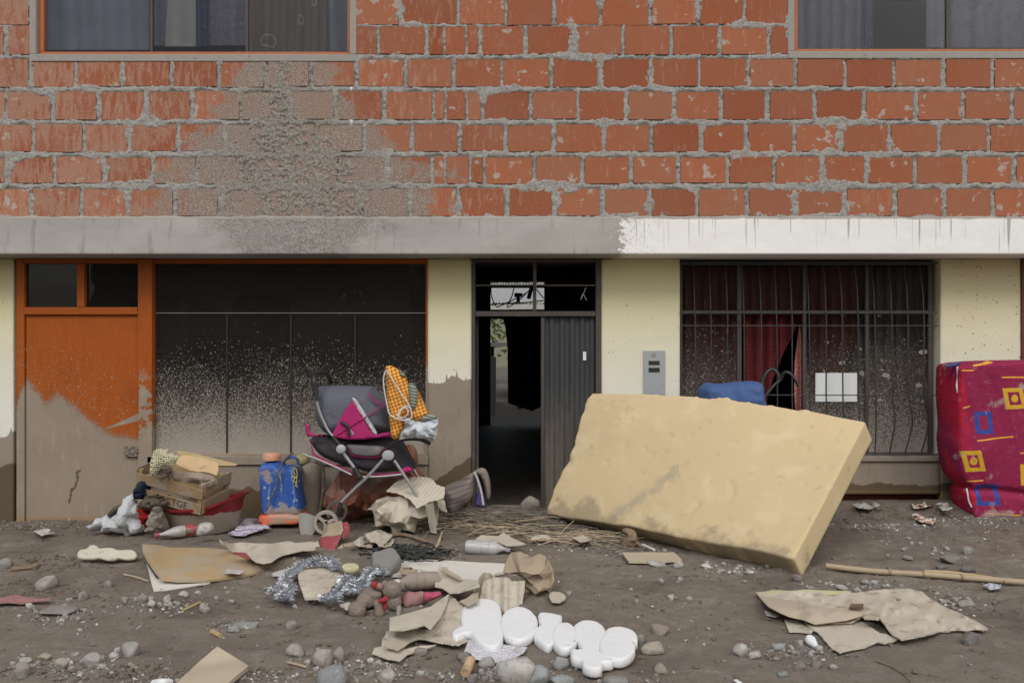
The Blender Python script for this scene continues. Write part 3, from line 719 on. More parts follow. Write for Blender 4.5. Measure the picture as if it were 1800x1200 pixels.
# shell: sides, slabs, partitions, back walls (openings are real)
mb = MB(); b = mb.box
b((-5.5, .42, -.4), (-5.38, 7, 4.9)); b((5.38, .42, -.4), (5.5, 7, 4.9)); b((-5.38, .422, 1.80), (-.522, 6.9, 2.04)); b((1.122, .422, 1.80), (5.38, 6.9, 2.04)); b((-.518, .422, 1.80), (1.118, .9, 2.04)); b((-.518, .902, 2.30), (1.118, 6.9, 2.4)); b((-.518, .76, 2.042), (1.118, .9, 2.39)); b((-.62, .9, 2.042), (-.52, 6.9, 2.4)); b((1.12, .9, 2.042), (1.2, 6.9, 2.4)); b((-5.6, -.15, 4.902), (5.6, 7.1, 5.05))
b((-5.38, 3.5, 2.43), (5.38, 3.6, 4.9)); b((-5.38, 3.5, 2.041), (-.622, 3.6, 2.42)); b((1.202, 3.5, 2.041), (5.38, 3.6, 2.42)); b((-.62, .421, -.4), (-.52, 6.9, 1.799)); b((1.12, .421, -.4), (1.20, 6.9, 1.799))
b((-5.38, 3.2, -.4), (-.622, 3.3, 1.799)); b((1.202, 3.2, -.4), (5.38, 3.3, 1.799))
bx0, bx1 = (862 - 900) / 1500 * 12.67, (957 - 900) / 1500 * 12.67; bz = lambda py: CAMZ + (600 - py) / 1500 * 12.67
b((-5.38, 6.9, -.4), (bx0, 7.02, 4.9)); b((bx1, 6.9, -.4), (5.38, 7.02, 4.9)); b((bx0, 6.9, bz(495)), (bx1, 7.02, 4.9)); b((bx0, 6.9, bz(560)), (bx1, 7.02, bz(545)))
mb.build('inner_walls', M['interior_plaster'], house)
# the back of the passage has its top above 1.80: the slab stops short of it
# ---- orange door with transom
FR = M['orange_paint']
def fbox(name, px0, px1, py0, py1, y0, y1, m, parent, bevel=.003): return MB().box((X6(px0), y0, Z6(py1)), (X6(px1), y1, Z6(py0))).build(name, m, parent, bevel=bevel)
od = MB(); 
for a in ((30, 44, 455, 925), (244, 269, 455, 925), (44.5, 243.5, 455, 463), (44.5, 243.5, 540, 553), (137, 150, 463.5, 539.5)):
    y0 = .262 if a[0] != 30 else .27
    od.box((X6(a[0]), y0, Z6(a[3])), (X6(a[1]), .33, Z6(a[2])))
door = od.build('orange_door_frame', FR, house, bevel=.004); tag(door, 'orange painted door frame with two dark transom panes')
for a, c in ((44, 137), (150, 244)):
    MB().box((X6(a), .300, Z6(540)), (X6(c), .304, Z6(463))).build('transom_pane', M['glass_transom'], door)
leafo = MB().box((X6(45), .285, Z6(930)), (X6(243.4), .32, Z6(554))).build('door_leaf', FR, door, bevel=.003); tag(leafo, 'orange door leaf caked in mud up to half its height')
lk = MB().box((X6(222), .262, Z6(802)), (X6(243), .284, Z6(785))); 
for q in range(9): 
    s = random.uniform(.006, .016); cx, cz = X6(random.uniform(220, 244)), Z6(random.uniform(782, 803)); lk.box((cx - s, .255, cz - s * .7), (cx + s, .275, cz + s * .7), Matrix.Identity(4))
lk.build('door_lock', simple('muddy_lock', (.26, .22, .18), .9, bump=1., dist=.01), door, bevel=.003)
# ---- large left window
wf = MB()
for a in ((269.2, 753, 455, 463), (748, 753, 463.2, 797), (269.2, 753, 797, 801)): wf.box((X6(a[0]), .29, Z6(a[3])), (X6(a[1]), .345, Z6(a[2])))
win1 = wf.build('window_frame', FR, house, bevel=.003); tag(win1, 'wide orange framed shop window spattered with mud')
for k, (a, c) in enumerate(((270, 395.5), (396.5, 508.5), (509.5, 622), (623, 748))):
    MB().box((X6(a), .318, Z6(797)), (X6(c), .322, Z6(551))).build('window_pane', M['glass_left'], win1)
    if k: MB().box((X6(a) - .006, .309, Z6(797)), (X6(a) + .004, .3165, Z6(553))).build('mullion', M['slot_dark'], win1)
MB().box((X6(270), .318, Z6(548)), (X6(748), .322, Z6(463))).build('window_pane', M['glass_left'], win1)
MB().box((X6(270), .312, Z6(550.3)), (X6(748), .3175, Z6(549.2))).build('glazing_bar', M['grey_trim'], win1)
# ---- entrance: dark frame, one corrugated metal leaf shut, the other swung in
ef = MB(); Dk = M['dark_frame']
for a in ((829.5, 835.5, 455, 930), (1047, 1056.5, 455, 930), (836, 1046.5, 455, 461), (836, 1046.5, 547, 556), (937, 943, 461.5, 546.5), (836, 936.5, 500, 503), (943.5, 1046.5, 500, 503)):
    ef.box((X6(a[0]), .27, Z6(a[3])), (X6(a[1]), .33, Z6(a[2])))
ent = ef.build('entrance_frame', Dk, house, bevel=.003); tag(ent, 'dark open entrance doorway with barred transom')
def corr(x0, x1, z0, z1, y, n=9, amp=.011):
    xs = np.linspace(x0, x1, n * 8 + 1); c = y + amp * np.tanh(2.6 * np.sin(np.linspace(0, n * 2 * math.pi, n * 8 + 1)))
    v = [(x, q, z) for z in (z0, z1) for x, q in zip(xs, c)] + [(x, q + .004, z) for z in (z0, z1) for x, q in zip(xs, c)]; k = len(xs)
    f = [(a, a + 1, k + a + 1, k + a) for a in range(k - 1)] + [(2*k + a + 1, 2*k + a, 3*k + a, 3*k + a + 1) for a in range(k - 1)] + [(a + 1, a, 2*k + a, 2*k + a + 1) for a in range(k - 1)] + [(k + a, k + a + 1, 3*k + a + 1, 3*k + a) for a in range(k - 1)]
    return v, f
v_, f_ = corr(X6(957), X6(1046.4), Z6(915), Z6(557), .305, 5, .007)
lf = ob('metal_leaf', v_, f_, M['metal_leaf'], ent); tag(lf, 'closed grey corrugated metal leaf of the entrance')
MB().box((X6(951), .285, Z6(915)), (X6(957), .325, Z6(557))).build('leaf_stile', Dk, lf, bevel=.002)
MB().box((X6(1025), .286, Z6(633)), (X6(1030.5), .289, Z6(618))).build('door_sticker', M['paper_white'], lf)
v_, f_ = corr(0, .42, Z6(915), Z6(557), 0, 7); Mx = Matrix.Translation((X6(838), .33, 0)) @ Matrix.Rotation(R(93), 4, 'Z')
lf2 = ob('metal_leaf', [Mx @ Vector(q) for q in v_], f_, M['metal_leaf'], ent); tag(lf2, 'metal leaf of the entrance swung open inwards')
# rags / wire on the transom
wr = MB(); wr.tube(curve([P(1030, 505, .262), P(1026, 515, .25), P(1021, 527, .25), P(1025, 517, .25), P(1031, 528, .25)]), .003, 6); wr.build('transom_rag', M['grey_trim'], ent)
# back of the passage: dark inner door leaf with an arched cut, transom wires
bo = [(888, 575), (884, 560), (957, 560), (957, 712), (935, 722), (915, 716), (893, 708), (892, 612), (890, 590)]
puff('back_door_leaf', bo, vplane(6.86), .04, M['dark_inside'], house, r=.01, step=.05, smooth=False)
wi = MB()
for pts in ([(863, 500), (864, 520), (872, 538), (880, 537), (900, 528), (925, 515)], [(905, 500), (900, 520), (892, 540), (915, 525), (935, 505)], [(862, 536), (890, 533), (920, 532), (956, 528)], [(943, 508), (952, 520), (956, 524)]):
    wi.tube(curve([P(a, c, 6.8) for a, c in pts]), .009, 6)
wi.box(P(863, 506, 6.88), P(957, 503, 6.9)); wi.box(P(904, 522, 6.8), P(918, 515, 6.83)); wi.box(P(908, 531, 6.8), P(914, 520, 6.84)); wi.tube([P(929, 525, 6.8), P(936, 500, 6.8)], .03, 8)
tag(wi.build('hanging_wires', M['dark_inside']), 'black wires and bits hanging across the bright opening above the far back door', 'wires')
# ---- right window behind the grille
w2 = MB()
for a in ((1197, 1203, 458, 801), (1640, 1648, 458, 801), (1203.5, 1639.5, 458, 465), (1203.5, 1639.5, 545, 551), (1300, 1308, 465.5, 544.5), (1300, 1308, 551.5, 797), (1417, 1423, 465.5, 544.5), (1417, 1423, 551.5, 797), (1528, 1534, 465.5, 544.5), (1528, 1534, 551.5, 797), (1203.5, 1639.5, 797.3, 801)):
    w2.box((X6(a[0]), .345, Z6(a[3])), (X6(a[1]), .385, Z6(a[2])))
win2 = w2.build('window_frame', Dk, house, bevel=.002); tag(win2, 'dark framed ground floor window behind black bars')
for (a, c) in ((1203, 1300), (1308, 1417), (1423, 1528), (1534, 1640)):
    if a != 1308: MB().box((X6(a), .362, Z6(797)), (X6(c), .366, Z6(551))).build('window_pane', M['glass_right'], win2)
    MB().box((X6(a), .362, Z6(545)), (X6(c), .366, Z6(465))).build('window_pane', M['glass_right'], win2)
gr = MB().box((X6(1197), .262, Z6(465)), (X6(1646), .275, Z6(461))).box((X6(1197), .2635, Z6(551)), (X6(1646), .2735, Z6(547.5))).build('window_grille', M['grille_black'], house); tag(gr, 'black wrought iron security grille with bent bars')
for py, r in ((572.5, .0045), (694, .0045), (798, .006)): MB().tube([(X6(1196), .262, Z6(py)), (X6(1648), .262, Z6(py))], r, 6).build('cross_bar', M['grille_black'], gr)
for k, px in enumerate((1221, 1249, 1278, 1307, 1337, 1364, 1391, 1421, 1451, 1479, 1507, 1536, 1566, 1594, 1622)):
    w = [random.uniform(-1.5, 1.5) for _ in range(4)]
    bend = 6 if px in (1594, 1622, 1566) else 1
    pts = [(X6(px + w[0] - bend), .262, Z6(798)), (X6(px + w[1] + bend), .255, Z6(740)), (X6(px + w[2]), .262, Z6(694)), (X6(px), .262, Z6(572)), (X6(px - 1), .262, Z6(545)), (X6(px - 1), .275, Z6(510)), (X6(px), .315, Z6(480)), (X6(px + 1), .335, Z6(464))]
    MB().tube(curve(pts, 4), .0052, 7).build('bar', M['grille_black'], gr, smooth=True)
# ---- door at the far right edge
MB().box((X6(1794) + .002, .27, -.4), (X6(1808), .33, 1.79)).build('door_frame', simple('dark_red_paint', (.13, .03, .018), .5), house, bevel=.003)
MB().box((X6(1808) + .002, .30, -.4), (4.748, .34, 1.79)).build('door_leaf', M['dark_red_paint'], house)
# ---- upper windows
simple('orange_frame', (.46, .13, .035), .5, (.33, .085, .025), dirt=.35, dc=(.45, .35, .28), ds=30, dth=.6)
def X7(px): return (px - 900) * 5.80 / 1500
def Z7(py): return CAMZ + (600 - py) * 5.80 / 1500
def upper(x0, x1, zb, mull, label):
    m = MB(); zt = 4.45
    m.box((x0, .03, zb), (x1, .07, zb + .026)); m.box((x0, .03, zb + .0265), (x0 + .032, .07, zt)); m.box((x1 - .022, .03, zb + .0265), (x1, .07, zt)); m.box((x0, .03, zt + .0005), (x1, .07, zt + .03))
    w = m.build('window_frame', M['orange_frame'], house, bevel=.003); tag(w, label)
    e = [x0 + .032] + mull + [x1 - .022]
    for a, c in zip(e[:-1], e[1:]): MB().box((a + .003, .048, zb + .027), (c - .003, .052, zt)).build('window_pane', M['glass_clean'], w)
    for q in mull: MB().box((q - .008, .038, zb + .027), (q + .008, .062, zt)).build('mullion', Dk, w)
    rv = MB(); rv.box((x0 - .045, -.006, zb - .05), (x1 + .045, .13, zb - .001)); rv.box((x0 - .045, -.004, zb), (x0 - .001, .13, 4.5)); rv.box((x1 + .001, -.004, zb), (x1 + .045, .13, 4.5)); rv.build('window_reveal', M['grey_trim'], house, bevel=.004)
upper(X7(68), X7(616), Z7(98), [X7(265), X7(433)], 'upper window on the left with grey curtains')
upper(X7(1394), X7(2000), Z7(93), [X7(1667)], 'upper window on the right with lace curtains')

adopt(house)
# ================================================================ CURTAINS (each hangs on its own)
def curtain(name, px0, px1, pyt, pyb, Y, m, label, pleats, amp=.025, seed=0, bottom=None, poly=None, cat='curtain'):
    ou = poly or [(px0, pyt), (px1, pyt), (px1, pyb), (px0, pyb)]
    L = abs(px1 - px0)
    o = sheet(name, ou, psurf(lambda a, c: Y - amp * (np.sin((a - px0) / L * pleats * 2 * math.pi + 1.2 * fbm(a * .008, c * .004, 0, 2, seed)) + .3 * fbm(a * .02, c * .006, 1, 2, seed + 1))), m, None, .003, 4.5, 0, seed, up=(0, -1, 0))
    return tag(o, label, cat)
curtain('curtain', 1203, 1300, 470, 797, .435, M['red_curtain'], 'rust red curtain behind the first pane of the barred window', 6, seed=1)
curtain('curtain', 1300, 1416, 470, 548, .435, M['red_curtain'], 'rust red curtain top above the open gap of the barred window', 7, seed=2)
curtain('curtain', 1306, 1405, 551, 712, .43, M['deep_red_curtain'], 'deep red curtain pulled back in the open pane of the barred window', 5, seed=3, poly=[(1306, 551), (1416, 551), (1400, 575), (1375, 625), (1350, 690), (1340, 760), (1306, 760)])
curtain('curtain', 1395, 1440, 565, 720, .415, M['pink_curtain'], 'pink curtain end hanging beside the dark gap in the barred window', 2.5, seed=4, poly=[(1406, 572), (1413, 620), (1422, 660), (1436, 700), (1440, 730), (1400, 730), (1396, 690), (1397, 640)])
curtain('curtain', 1421, 1510, 470, 690, .435, M['red_curtain'], 'rust red curtain gathered above the white paper in the barred window', 5, seed=5, poly=[(1421, 470), (1520, 470), (1516, 540), (1505, 590), (1488, 640), (1478, 700), (1470, 797), (1421, 797)])
curtain('curtain', 1500, 1645, 470, 797, .46, M['grey_curtain'], 'dark grey curtain behind the rightmost panes of the barred window', 8, seed=6)
pn = MB().box((X6(1440), .354, Z6(707)), (X6(1514), .356, Z6(656))).build('paper_notice', M['paper_white']); tag(pn, 'blank white paper sheet stuck on the barred window', 'paper notice')
YU = .15
def cur_u(a, c, pyb, m, label, n, seed, poly=None, Y=YU): curtain('curtain', a, c, -300, pyb, Y, m, label, n, .02, seed, poly=poly)
cur_u(72, 262, 88, M['blue_grey_curtain'], 'blue grey curtain in the left pane of the upper left window', 4, 21)
cur_u(262, 436, 80, M['lace_curtain'], 'smoky lace curtain in the middle pane of the upper left window', 5, 22, Y=.20)
cur_u(290, 350, 82, M['beige_curtain'], 'beige cloth strip hanging askew in the upper left window', 1, 23, poly=[(312, -300), (352, -300), (344, 82), (290, 82)], Y=.12)
cur_u(344, 362, 82, M['navy_cloth'], 'navy cloth strip in the upper left window', 1, 24, Y=.11)
cur_u(432, 575, 92, M['brown_flower_curtain'], 'brown curtain with faint flower rings in the upper left window', 5, 25)
cur_u(575, 622, 90, M['blue_grey_curtain'], 'narrow grey curtain at the right end of the upper left window', 1, 26, Y=.19)
cur_u(1396, 1524, 90, M['lace_curtain'], 'smoky lace curtain at the left of the upper right window', 6, 27)
cur_u(1518, 1534, 84, M['navy_cloth'], 'dark navy strip beside the lace in the upper right window', 1, 28, Y=.12)
cur_u(1628, 1668, 84, M['blue_grey_curtain'], 'blue grey strip beside the dark gap of the upper right window', 1, 29)
cur_u(1670, 1980, 84, M['lace_curtain'], 'wide smoky lace curtain right of the mullion in the upper right window', 7, 30)
# meter box on the yellow wall
mbx = empty('meter_box', (X6(1150), .28, Z6(700)), 'grey steel meter box with two dark slots set in the yellow wall', 'meter box')
fbox('body', 1131, 1168.5, 616, 705, .266, .30, M['grey_steel'], mbx, .002)
for a, c in ((634, 641.5), (646, 654)): fbox('slot', 1139.5, 1159, a, c, .2645, .27, M['slot_dark'], mbx, 0)
mbk = MB(); mbk.lathe([(0, 0), (.014, 0), (.014, .006), (0, .006)], 16, Matrix.Translation((X6(1149), .2655, Z6(622.5))) @ Matrix.Rotation(R(90), 4, 'X')); mbk.build('knob', M['grey_trim'], mbx); adopt(mbx)

# ================================================================ BACK YARD seen through the passage
def shed():
    e = empty('shed', (0, 14, 0), 'shed with a pale corrugated tin roof seen through the passage', 'shed')
    n = 46; xs = np.linspace(-1.6, 1.6, n * 4); v = []; k = len(xs)
    for (y, z) in ((11.6, 2.0), (15., 2.62)): v += [(x, y, z + .02 * math.sin(i * math.pi / 2)) for i, x in enumerate(xs)]
    v += [(a, b, c - .01) for a, b, c in v]; f = [(i, i + 1, k + i + 1, k + i) for i in range(k - 1)] + [(2*k + i + 1, 2*k + i, 3*k + i, 3*k + i + 1) for i in range(k - 1)] + [(i + 1, i, 2*k+i, 2*k+i+1) for i in range(k-1)]
    ob('roof', v, f, M['tin_roof'], e)
    MB().box((-.9, 11.5, 1.86), (1.6, 11.56, 1.96)).build('fascia', M['white_wall'], e)
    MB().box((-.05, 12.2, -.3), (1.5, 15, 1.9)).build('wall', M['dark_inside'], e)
    MB().box((-1.5, 11.7, -.2), (-1.42, 11.78, 1.98)).build('post', M['trunk_bark'], e); adopt(e)
shed()
MB_ = MB().box((-2.2, 9.8, 1.12), (.2, 11., 1.19)).build('table_top', M['white_wall'])
tb = empty('yard_table', (-.8, 10.4, 0), 'white topped bench standing in the back yard seen through the passage', 'table'); MB_.parent = tb
for x in (-2.1, -.42, .1): MB().box((x, 9.9, -.1), (x + .09, 10.0, 1.119)).build('leg', M['trunk_bark'], tb)
adopt(tb)
tag(MB().box((-.36, 8.6, -.1), (-.27, 8.72, .95)).build('yard_post', M['white_wall']), 'short pale post in the back yard behind the open back door', 'post')
def tree(x, y, h, label):
    e = empty('tree', (x, y, 0), label, 'tree')
    MB().tube(curve([(x, y, -.1), (x + .1, y, h * .3), (x - .05, y + .1, h * .7)]), [.12] * 6 + [.1] * 6 + [.05], 8).build('trunk', M['trunk_bark'], e, True)
    n = 2600; c = rng.normal(0, 1, (n, 3)) * (.9, .7, h * .22) + (x, y, h * .68); q = []; f = []
    for k, p in enumerate(c):
        a = Vector(rng.normal(0, 1, 3)).normalized(); b_ = a.orthogonal().normalized(); s = .09
        q += [tuple(Vector(p) + a * s), tuple(Vector(p) + b_ * s * .5), tuple(Vector(p) - a * s), tuple(Vector(p) - b_ * s * .5)]; f.append((4*k, 4*k+1, 4*k+2, 4*k+3))
    ob('crown', q, f, M['leaf_green'], e); adopt(e)
tree(-1.0, 19, 4.2, 'leafy green tree behind the white topped bench in the back yard')
xs = np.linspace(-60, 60, 60); ys = np.linspace(32, 100, 24); X, Y = np.meshgrid(xs, ys); Z = sm(Y, 32, 75) * (16 + 5 * fbm(X * .05, Y * .05, 0, 4, 4)) - .3
i = np.arange(X.size).reshape(X.shape); tag(ob('hill', np.stack([X.ravel(), Y.ravel(), Z.ravel()], -1), np.stack([i[:-1, :-1], i[:-1, 1:], i[1:, 1:], i[1:, :-1]], -1).reshape(-1, 4), M['hill_soil'], None, True), 'dry brown hillside behind the back yard', None, None, 'structure')
# houses across the street (they are what the window glass mirrors)
def across(x0, x1, h, label, y=-12.):
    e = empty('street_house', ((x0 + x1) / 2, y, 0), label, 'house')
    MB().box((x0, y - 4, -.3), (x1, y, h)).build('wall', M['street_wall'], e)
    MB().box((x0 - .1, y - 4.1, h + .002), (x1 + .1, y + .25, h + .15)).build('roof', M['grey_trim'], e)
    x = x0 + .7
    while x < x1 - 1.4:
        w = MB().box((x, y + .004, 1.), (x + 1.1, y + .05, 2.1)).build('window', M['dark_frame'], e); MB().box((x + .06, y + .052, 1.06), (x + 1.04, y + .06, 2.04)).build('pane', M['slot_dark'], w); x += 2.4
    MB().box((x0 + 2.0, y + .004, -.1), (x0 + 2.9, y + .06, 2.)).build('door', M['paint_blue_dull'], e); adopt(e)
across(-9, -2.2, 3.0, 'low drab house across the street mirrored in the shop window'); across(-1.9, 3.4, 2.7, 'middle drab house across the street opposite the entrance'); across(3.7, 9.5, 3.3, 'tallest drab house across the street opposite the barred window')
# ================================================================ MATERIALS for the things
def zm(f, x0, y0, pts): return [(x0 + a * f, y0 + b * f) for a, b in pts]
def f_foam(t):
    p = t.pos(); c = t.mix(t.noise(1.6, 4), (.66, .525, .315), (.57, .45, .265)); c = t.mix(t.mul(t.st(t.noise(5, 4), .5, .7), .35), c, (.74, .63, .42))
    x, y, z = t.sep()
    k = t.mul(t.st(t.add(t.noise(2.8, 6, .6), t.mul(t.st(z, .25, 0.), .16)), .60, .70), .6); c = t.mix(k, c, (.26, .215, .15))
    k2 = t.mul(t.st(t.noise(7, 6, .7), .60, .70), .4); c = t.mix(k2, c, (.33, .25, .13))
    ln = t.m('ABSOLUTE', t.add(t.sub(z, .30), t.mul(t.sub(x, .85), -.75))); sm_ = t.mul(t.st(t.add(ln, t.mul(t.noise(16, 4), .12)), .11, .05), t.mul(t.m('GREATER_THAN', x, .62), t.m('LESS_THAN', x, 1.02))); c = t.mix(t.mul(sm_, .55), c, (.30, .27, .24))
    return {'Base Color': c, 'Roughness': .92, 'Normal': t.bump(t.add(t.add(t.noise(90, 4, .7), t.mul(t.noise(300, 2), .6)), t.mul(t.noise(14, 4), 1.)), .38, .007)}
mat('foam', f_foam)
def f_card(a, b, dirt=.5):
    def g(t):
        p = t.pos(); c = t.mix(t.noise(4, 5), a, b); c = t.mix(t.mul(t.st(t.noise(11, 5), .55, .68), dirt), c, (.26, .21, .16)); c = t.mix(t.mul(t.st(t.noise(70, 3), .6, .7), .25), c, (.3, .25, .18))
        return {'Base Color': c, 'Roughness': .9, 'Normal': t.bump(t.add(t.noise(8, 4), t.mul(t.noise(70, 3), .3)), .35, .008)}
    return g
mat('cardboard', f_card((.50, .43, .335), (.40, .34, .26)))
mat('cardboard_pale', f_card((.60, .545, .455), (.46, .41, .33), .45))
mat('kraft', f_card((.42, .345, .25), (.33, .265, .185)))
simple('styrofoam', (.84, .85, .85), .85, (.76, .77, .77), bump=.7, bs=150, dirt=.55, dc=(.45, .42, .38), ds=28, dth=.68)
simple('styrofoam_old', (.62, .60, .50), .85, (.5, .47, .38), dirt=.5, ds=30, dth=.55)
simple('plywood', (.50, .36, .19), .6, (.42, .31, .18), stretch=(.35, 1.6, 1), ns=7, dirt=.6, dc=(.42, .38, .31), ds=5, dth=.48)
simple('white_board', (.70, .68, .63), .7, (.6, .57, .5), dirt=.5, dc=(.42, .38, .32), ds=9, dth=.6)
simple('beige_board', (.50, .43, .32), .8, (.45, .385, .285), dirt=.3, ds=20, dth=.62)
simple('crate_wood', (.34, .24, .135), .8, (.24, .165, .09), stretch=(.5, 1, 3), ns=14, dirt=.75, dc=(.30, .26, .215), ds=9, dth=.46)
simple('pale_wood', (.50, .39, .22), .8, (.38, .28, .15), stretch=(.4, 1, 3), ns=16, dirt=.4, dc=(.30, .25, .2), ds=14, dth=.6)
simple('crochet', (.64, .62, .42), .9, (.52, .50, .33), dirt=.4, ds=18, dth=.6)
simple('peach_cloth', (.60, .42, .24), .9, (.48, .34, .2), dirt=.5, ds=10, dth=.58)
simple('muddy_cloth', (.33, .27, .22), .92, (.25, .20, .16), bs=120)
simple('pale_denim', (.54, .56, .56), .9, (.43, .46, .475), dirt=.7, dc=(.3, .28, .25), ds=10, dth=.58, bs=200)
simple('dark_navy', (.02, .03, .055), .9)
simple('brown_knit', (.13, .105, .08), .95, (.09, .07, .055), stretch=(3, 3, .5), bs=70, bump=.8)
simple('red_cloth', (.35, .02, .02), .85)
simple('grey_sock', (.33, .29, .25), .95, (.24, .21, .18), dirt=.4, bs=90)
def f_basin(t):
    x, y, z = t.sep(t.obj()); n = t.noise(22, 6, .65)
    k = t.add(t.lin(z, .17, .10, -.35, .55), t.mul(t.sub(t.noise(7, 5), .5), .6)); k = t.add(k, t.mul(t.sub(n, .5), .5))
    m_ = t.st(k, .12, .2)
    c = t.mix(m_, (.20, .018, .022), t.mix(t.noise(5, 4), (.34, .29, .235), (.27, .23, .18)))
    return {'Base Color': c, 'Roughness': t.lin(m_, 0, 1, .35, .9), 'Normal': t.bump(m_, .5, .003)}
mat('red_plastic', f_basin)
def f_print(t):
    n = t.noise(30, 4, .7); c = t.mix(t.st(t.noise(12, 5, .7, dist=1.), .52, .56), (.62, .58, .68), (.24, .2, .27)); c = t.mix(t.mul(t.st(n, .6, .66), .6), c, (.12, .1, .11))
    return {'Base Color': c, 'Roughness': .9}
mat('lilac_print', f_print)
def f_newsprint(t):
    x, y, z = t.sep(); ln = t.m('SINE', t.mul(t.add(y, t.mul(x, .35)), 420)); w = t.st(t.noise(90, 3, .6, t.sc(t.pos(), (2.5, .4, 1))), .45, .5)
    k = t.mul(t.mul(t.m('GREATER_THAN', ln, 0.), w), t.st(t.noise(7, 3), .4, .5))
    c = t.mix(t.mul(k, .6), (.66, .65, .68), (.12, .12, .13)); c = t.mix(t.mul(t.st(t.noise(13, 5), .56, .64), .5), c, (.36, .32, .28))
    return {'Base Color': c, 'Roughness': .9}
mat('newsprint', f_newsprint)
def f_blue(t):
    x, y, z = t.sep(); c = t.mix(t.noise(8, 4), (.025, .09, .34), (.03, .11, .40))
    run = t.mul(t.m('LESS_THAN', t.m('ABSOLUTE', t.sub(t.m('FRACT', t.add(t.mul(x, 12.7), t.mul(t.noise(7, 4, .7), 1.5))), .5)), .028), t.st(t.noise(5, 3), .42, .55))
    c = t.mix(t.mul(run, .8), c, (.45, .48, .36)); c = t.mix(t.spots(.12, 42, .3), c, (.34, .42, .5))
    c = t.mix(t.mul(t.st(t.add(t.noise(9, 5), t.mul(t.st(z, .20, .02), .2)), .56, .62), .85), c, (.33, .28, .23)); c = t.mix(t.mul(t.st(t.noise(40, 5, .7), .56, .68), .4), c, (.25, .25, .27))
    return {'Base Color': c, 'Roughness': .5, 'Normal': t.bump(t.noise(14, 4), .3, .01)}
mat('blue_plastic', f_blue)
simple('orange_plastic', (.72, .16, .06), .5, (.6, .14, .06), dirt=.85, dc=(.38, .29, .22), ds=9, dth=.46)
simple('coral_cap', (.66, .28, .17), .6, (.55, .25, .16), dirt=.8, dc=(.5, .42, .33), ds=25, dth=.5)
simple('mud_coat', (.31, .265, .21), .9, (.23, .19, .15), bump=.6, bs=25, dist=.01, dirt=.3, dc=(.4, .36, .28), ds=16, dth=.6)
simple('yellow_paint', (.60, .55, .08), .7)
simple('dark_hose', (.14, .12, .10), .7, dirt=.5, dc=(.33, .29, .23), ds=30, dth=.5)
simple('stroller_grey', (.125, .13, .16), .85, (.10, .105, .13), ns=3, bs=25, bump=.5, dist=.012, dirt=.25, dc=(.25, .22, .2), ds=12, dth=.66)
simple('stroller_dark', (.035, .035, .045), .85, (.06, .055, .06), ns=4, bs=20, bump=.5, dist=.012, dirt=.3, dc=(.16, .135, .115), ds=9, dth=.62)
simple('stroller_pocket', (.16, .155, .16), .85, dirt=.5, dc=(.26, .23, .2), ds=8, dth=.55)
simple('stroller_pink', (.42, .030, .155), .8, (.35, .025, .13), bs=25, bump=.4, dist=.01, dirt=.3, dc=(.3, .2, .18), ds=10, dth=.64)
simple('aluminium', (.42, .42, .42), .35, (.34, .34, .34), metal=.5, bump=.1, dirt=.5, dc=(.34, .30, .25), ds=26, dth=.55)
simple('black_plastic', (.016, .016, .018), .5, (.03, .03, .03), bump=.2, dirt=.3, dc=(.2, .17, .14), ds=30, dth=.62)
simple('silver_plastic', (.42, .43, .46), .45, bump=.1)
simple('wheel_mud', (.42, .37, .31), .9, (.32, .28, .23), bump=.6, bs=60)
simple('wheel_dark', (.10, .09, .08), .9, (.16, .14, .12))
simple('stripe_white', (.62, .62, .64), .8, dirt=.6, dc=(.3, .27, .26), ds=50, dth=.5)
def f_check(t):
    x, y, z = t.sep(); u = t.add(t.mul(x, .94), t.mul(z, .3)); w = t.add(t.mul(z, .94), t.mul(x, -.3))
    n = t.mul(t.noise(6, 3), .35)
    a = t.m('GREATER_THAN', t.m('SINE', t.mul(t.add(u, t.mul(n, .05)), 300)), 0.); b = t.m('GREATER_THAN', t.m('SINE', t.mul(t.add(w, t.mul(n, .05)), 300)), 0.)
    s = t.add(a, b); c = t.mix(t.m('GREATER_THAN', s, .5), (.72, .50, .14), (.66, .26, .04)); c = t.mix(t.m('GREATER_THAN', s, 1.5), c, (.40, .10, .02))
    c = t.mix(t.mul(t.st(t.noise(7, 3), .58, .68), .7), c, (.55, .12, .01))
    return {'Base Color': c, 'Roughness': .8, 'Normal': t.bump(t.noise(18, 4), .5, .01)}
mat('orange_check', f_check)
def f_gstripe(t):
    x, y, z = t.sep(); b = t.m('GREATER_THAN', t.m('SINE', t.mul(t.add(z, t.mul(x, .25)), 330)), -.1)
    return {'Base Color': t.mix(b, (.10, .13, .10), (.30, .32, .27)), 'Roughness': .85}
mat('green_stripe', f_gstripe)
simple('white_plastic_sheet', (.56, .60, .64), .45, (.46, .50, .55), bump=.4, bs=14, dist=.015, dirt=.3, dc=(.4, .37, .33), ds=18, dth=.62)
simple('white_cord', (.72, .70, .68), .7)
simple('terracotta_plastic', (.23, .075, .042), .42, (.20, .065, .04), bump=.5, bs=9, dist=.03, dirt=.5, dc=(.29, .22, .17), ds=6, dth=.52)
simple('sack_weave', (.27, .235, .205), .9, (.20, .17, .15), stretch=(1, 1, 4), bump=.6, bs=50)
def f_sackstripe(t):
    x, y, z = t.sep(); u = t.sub(z, t.mul(x, .28)); b = t.m('GREATER_THAN', t.m('SINE', t.mul(t.add(u, t.mul(t.noise(4, 3), .05)), 190)), .45)
    c = t.mix(t.noise(9, 4), (.32, .28, .25), (.22, .19, .165)); return {'Base Color': t.mix(t.mul(b, .55), c, (.12, .095, .10)), 'Roughness': .9, 'Normal': t.bump(t.noise(60, 4), .5, .006)}
mat('sack_stripe', f_sackstripe)
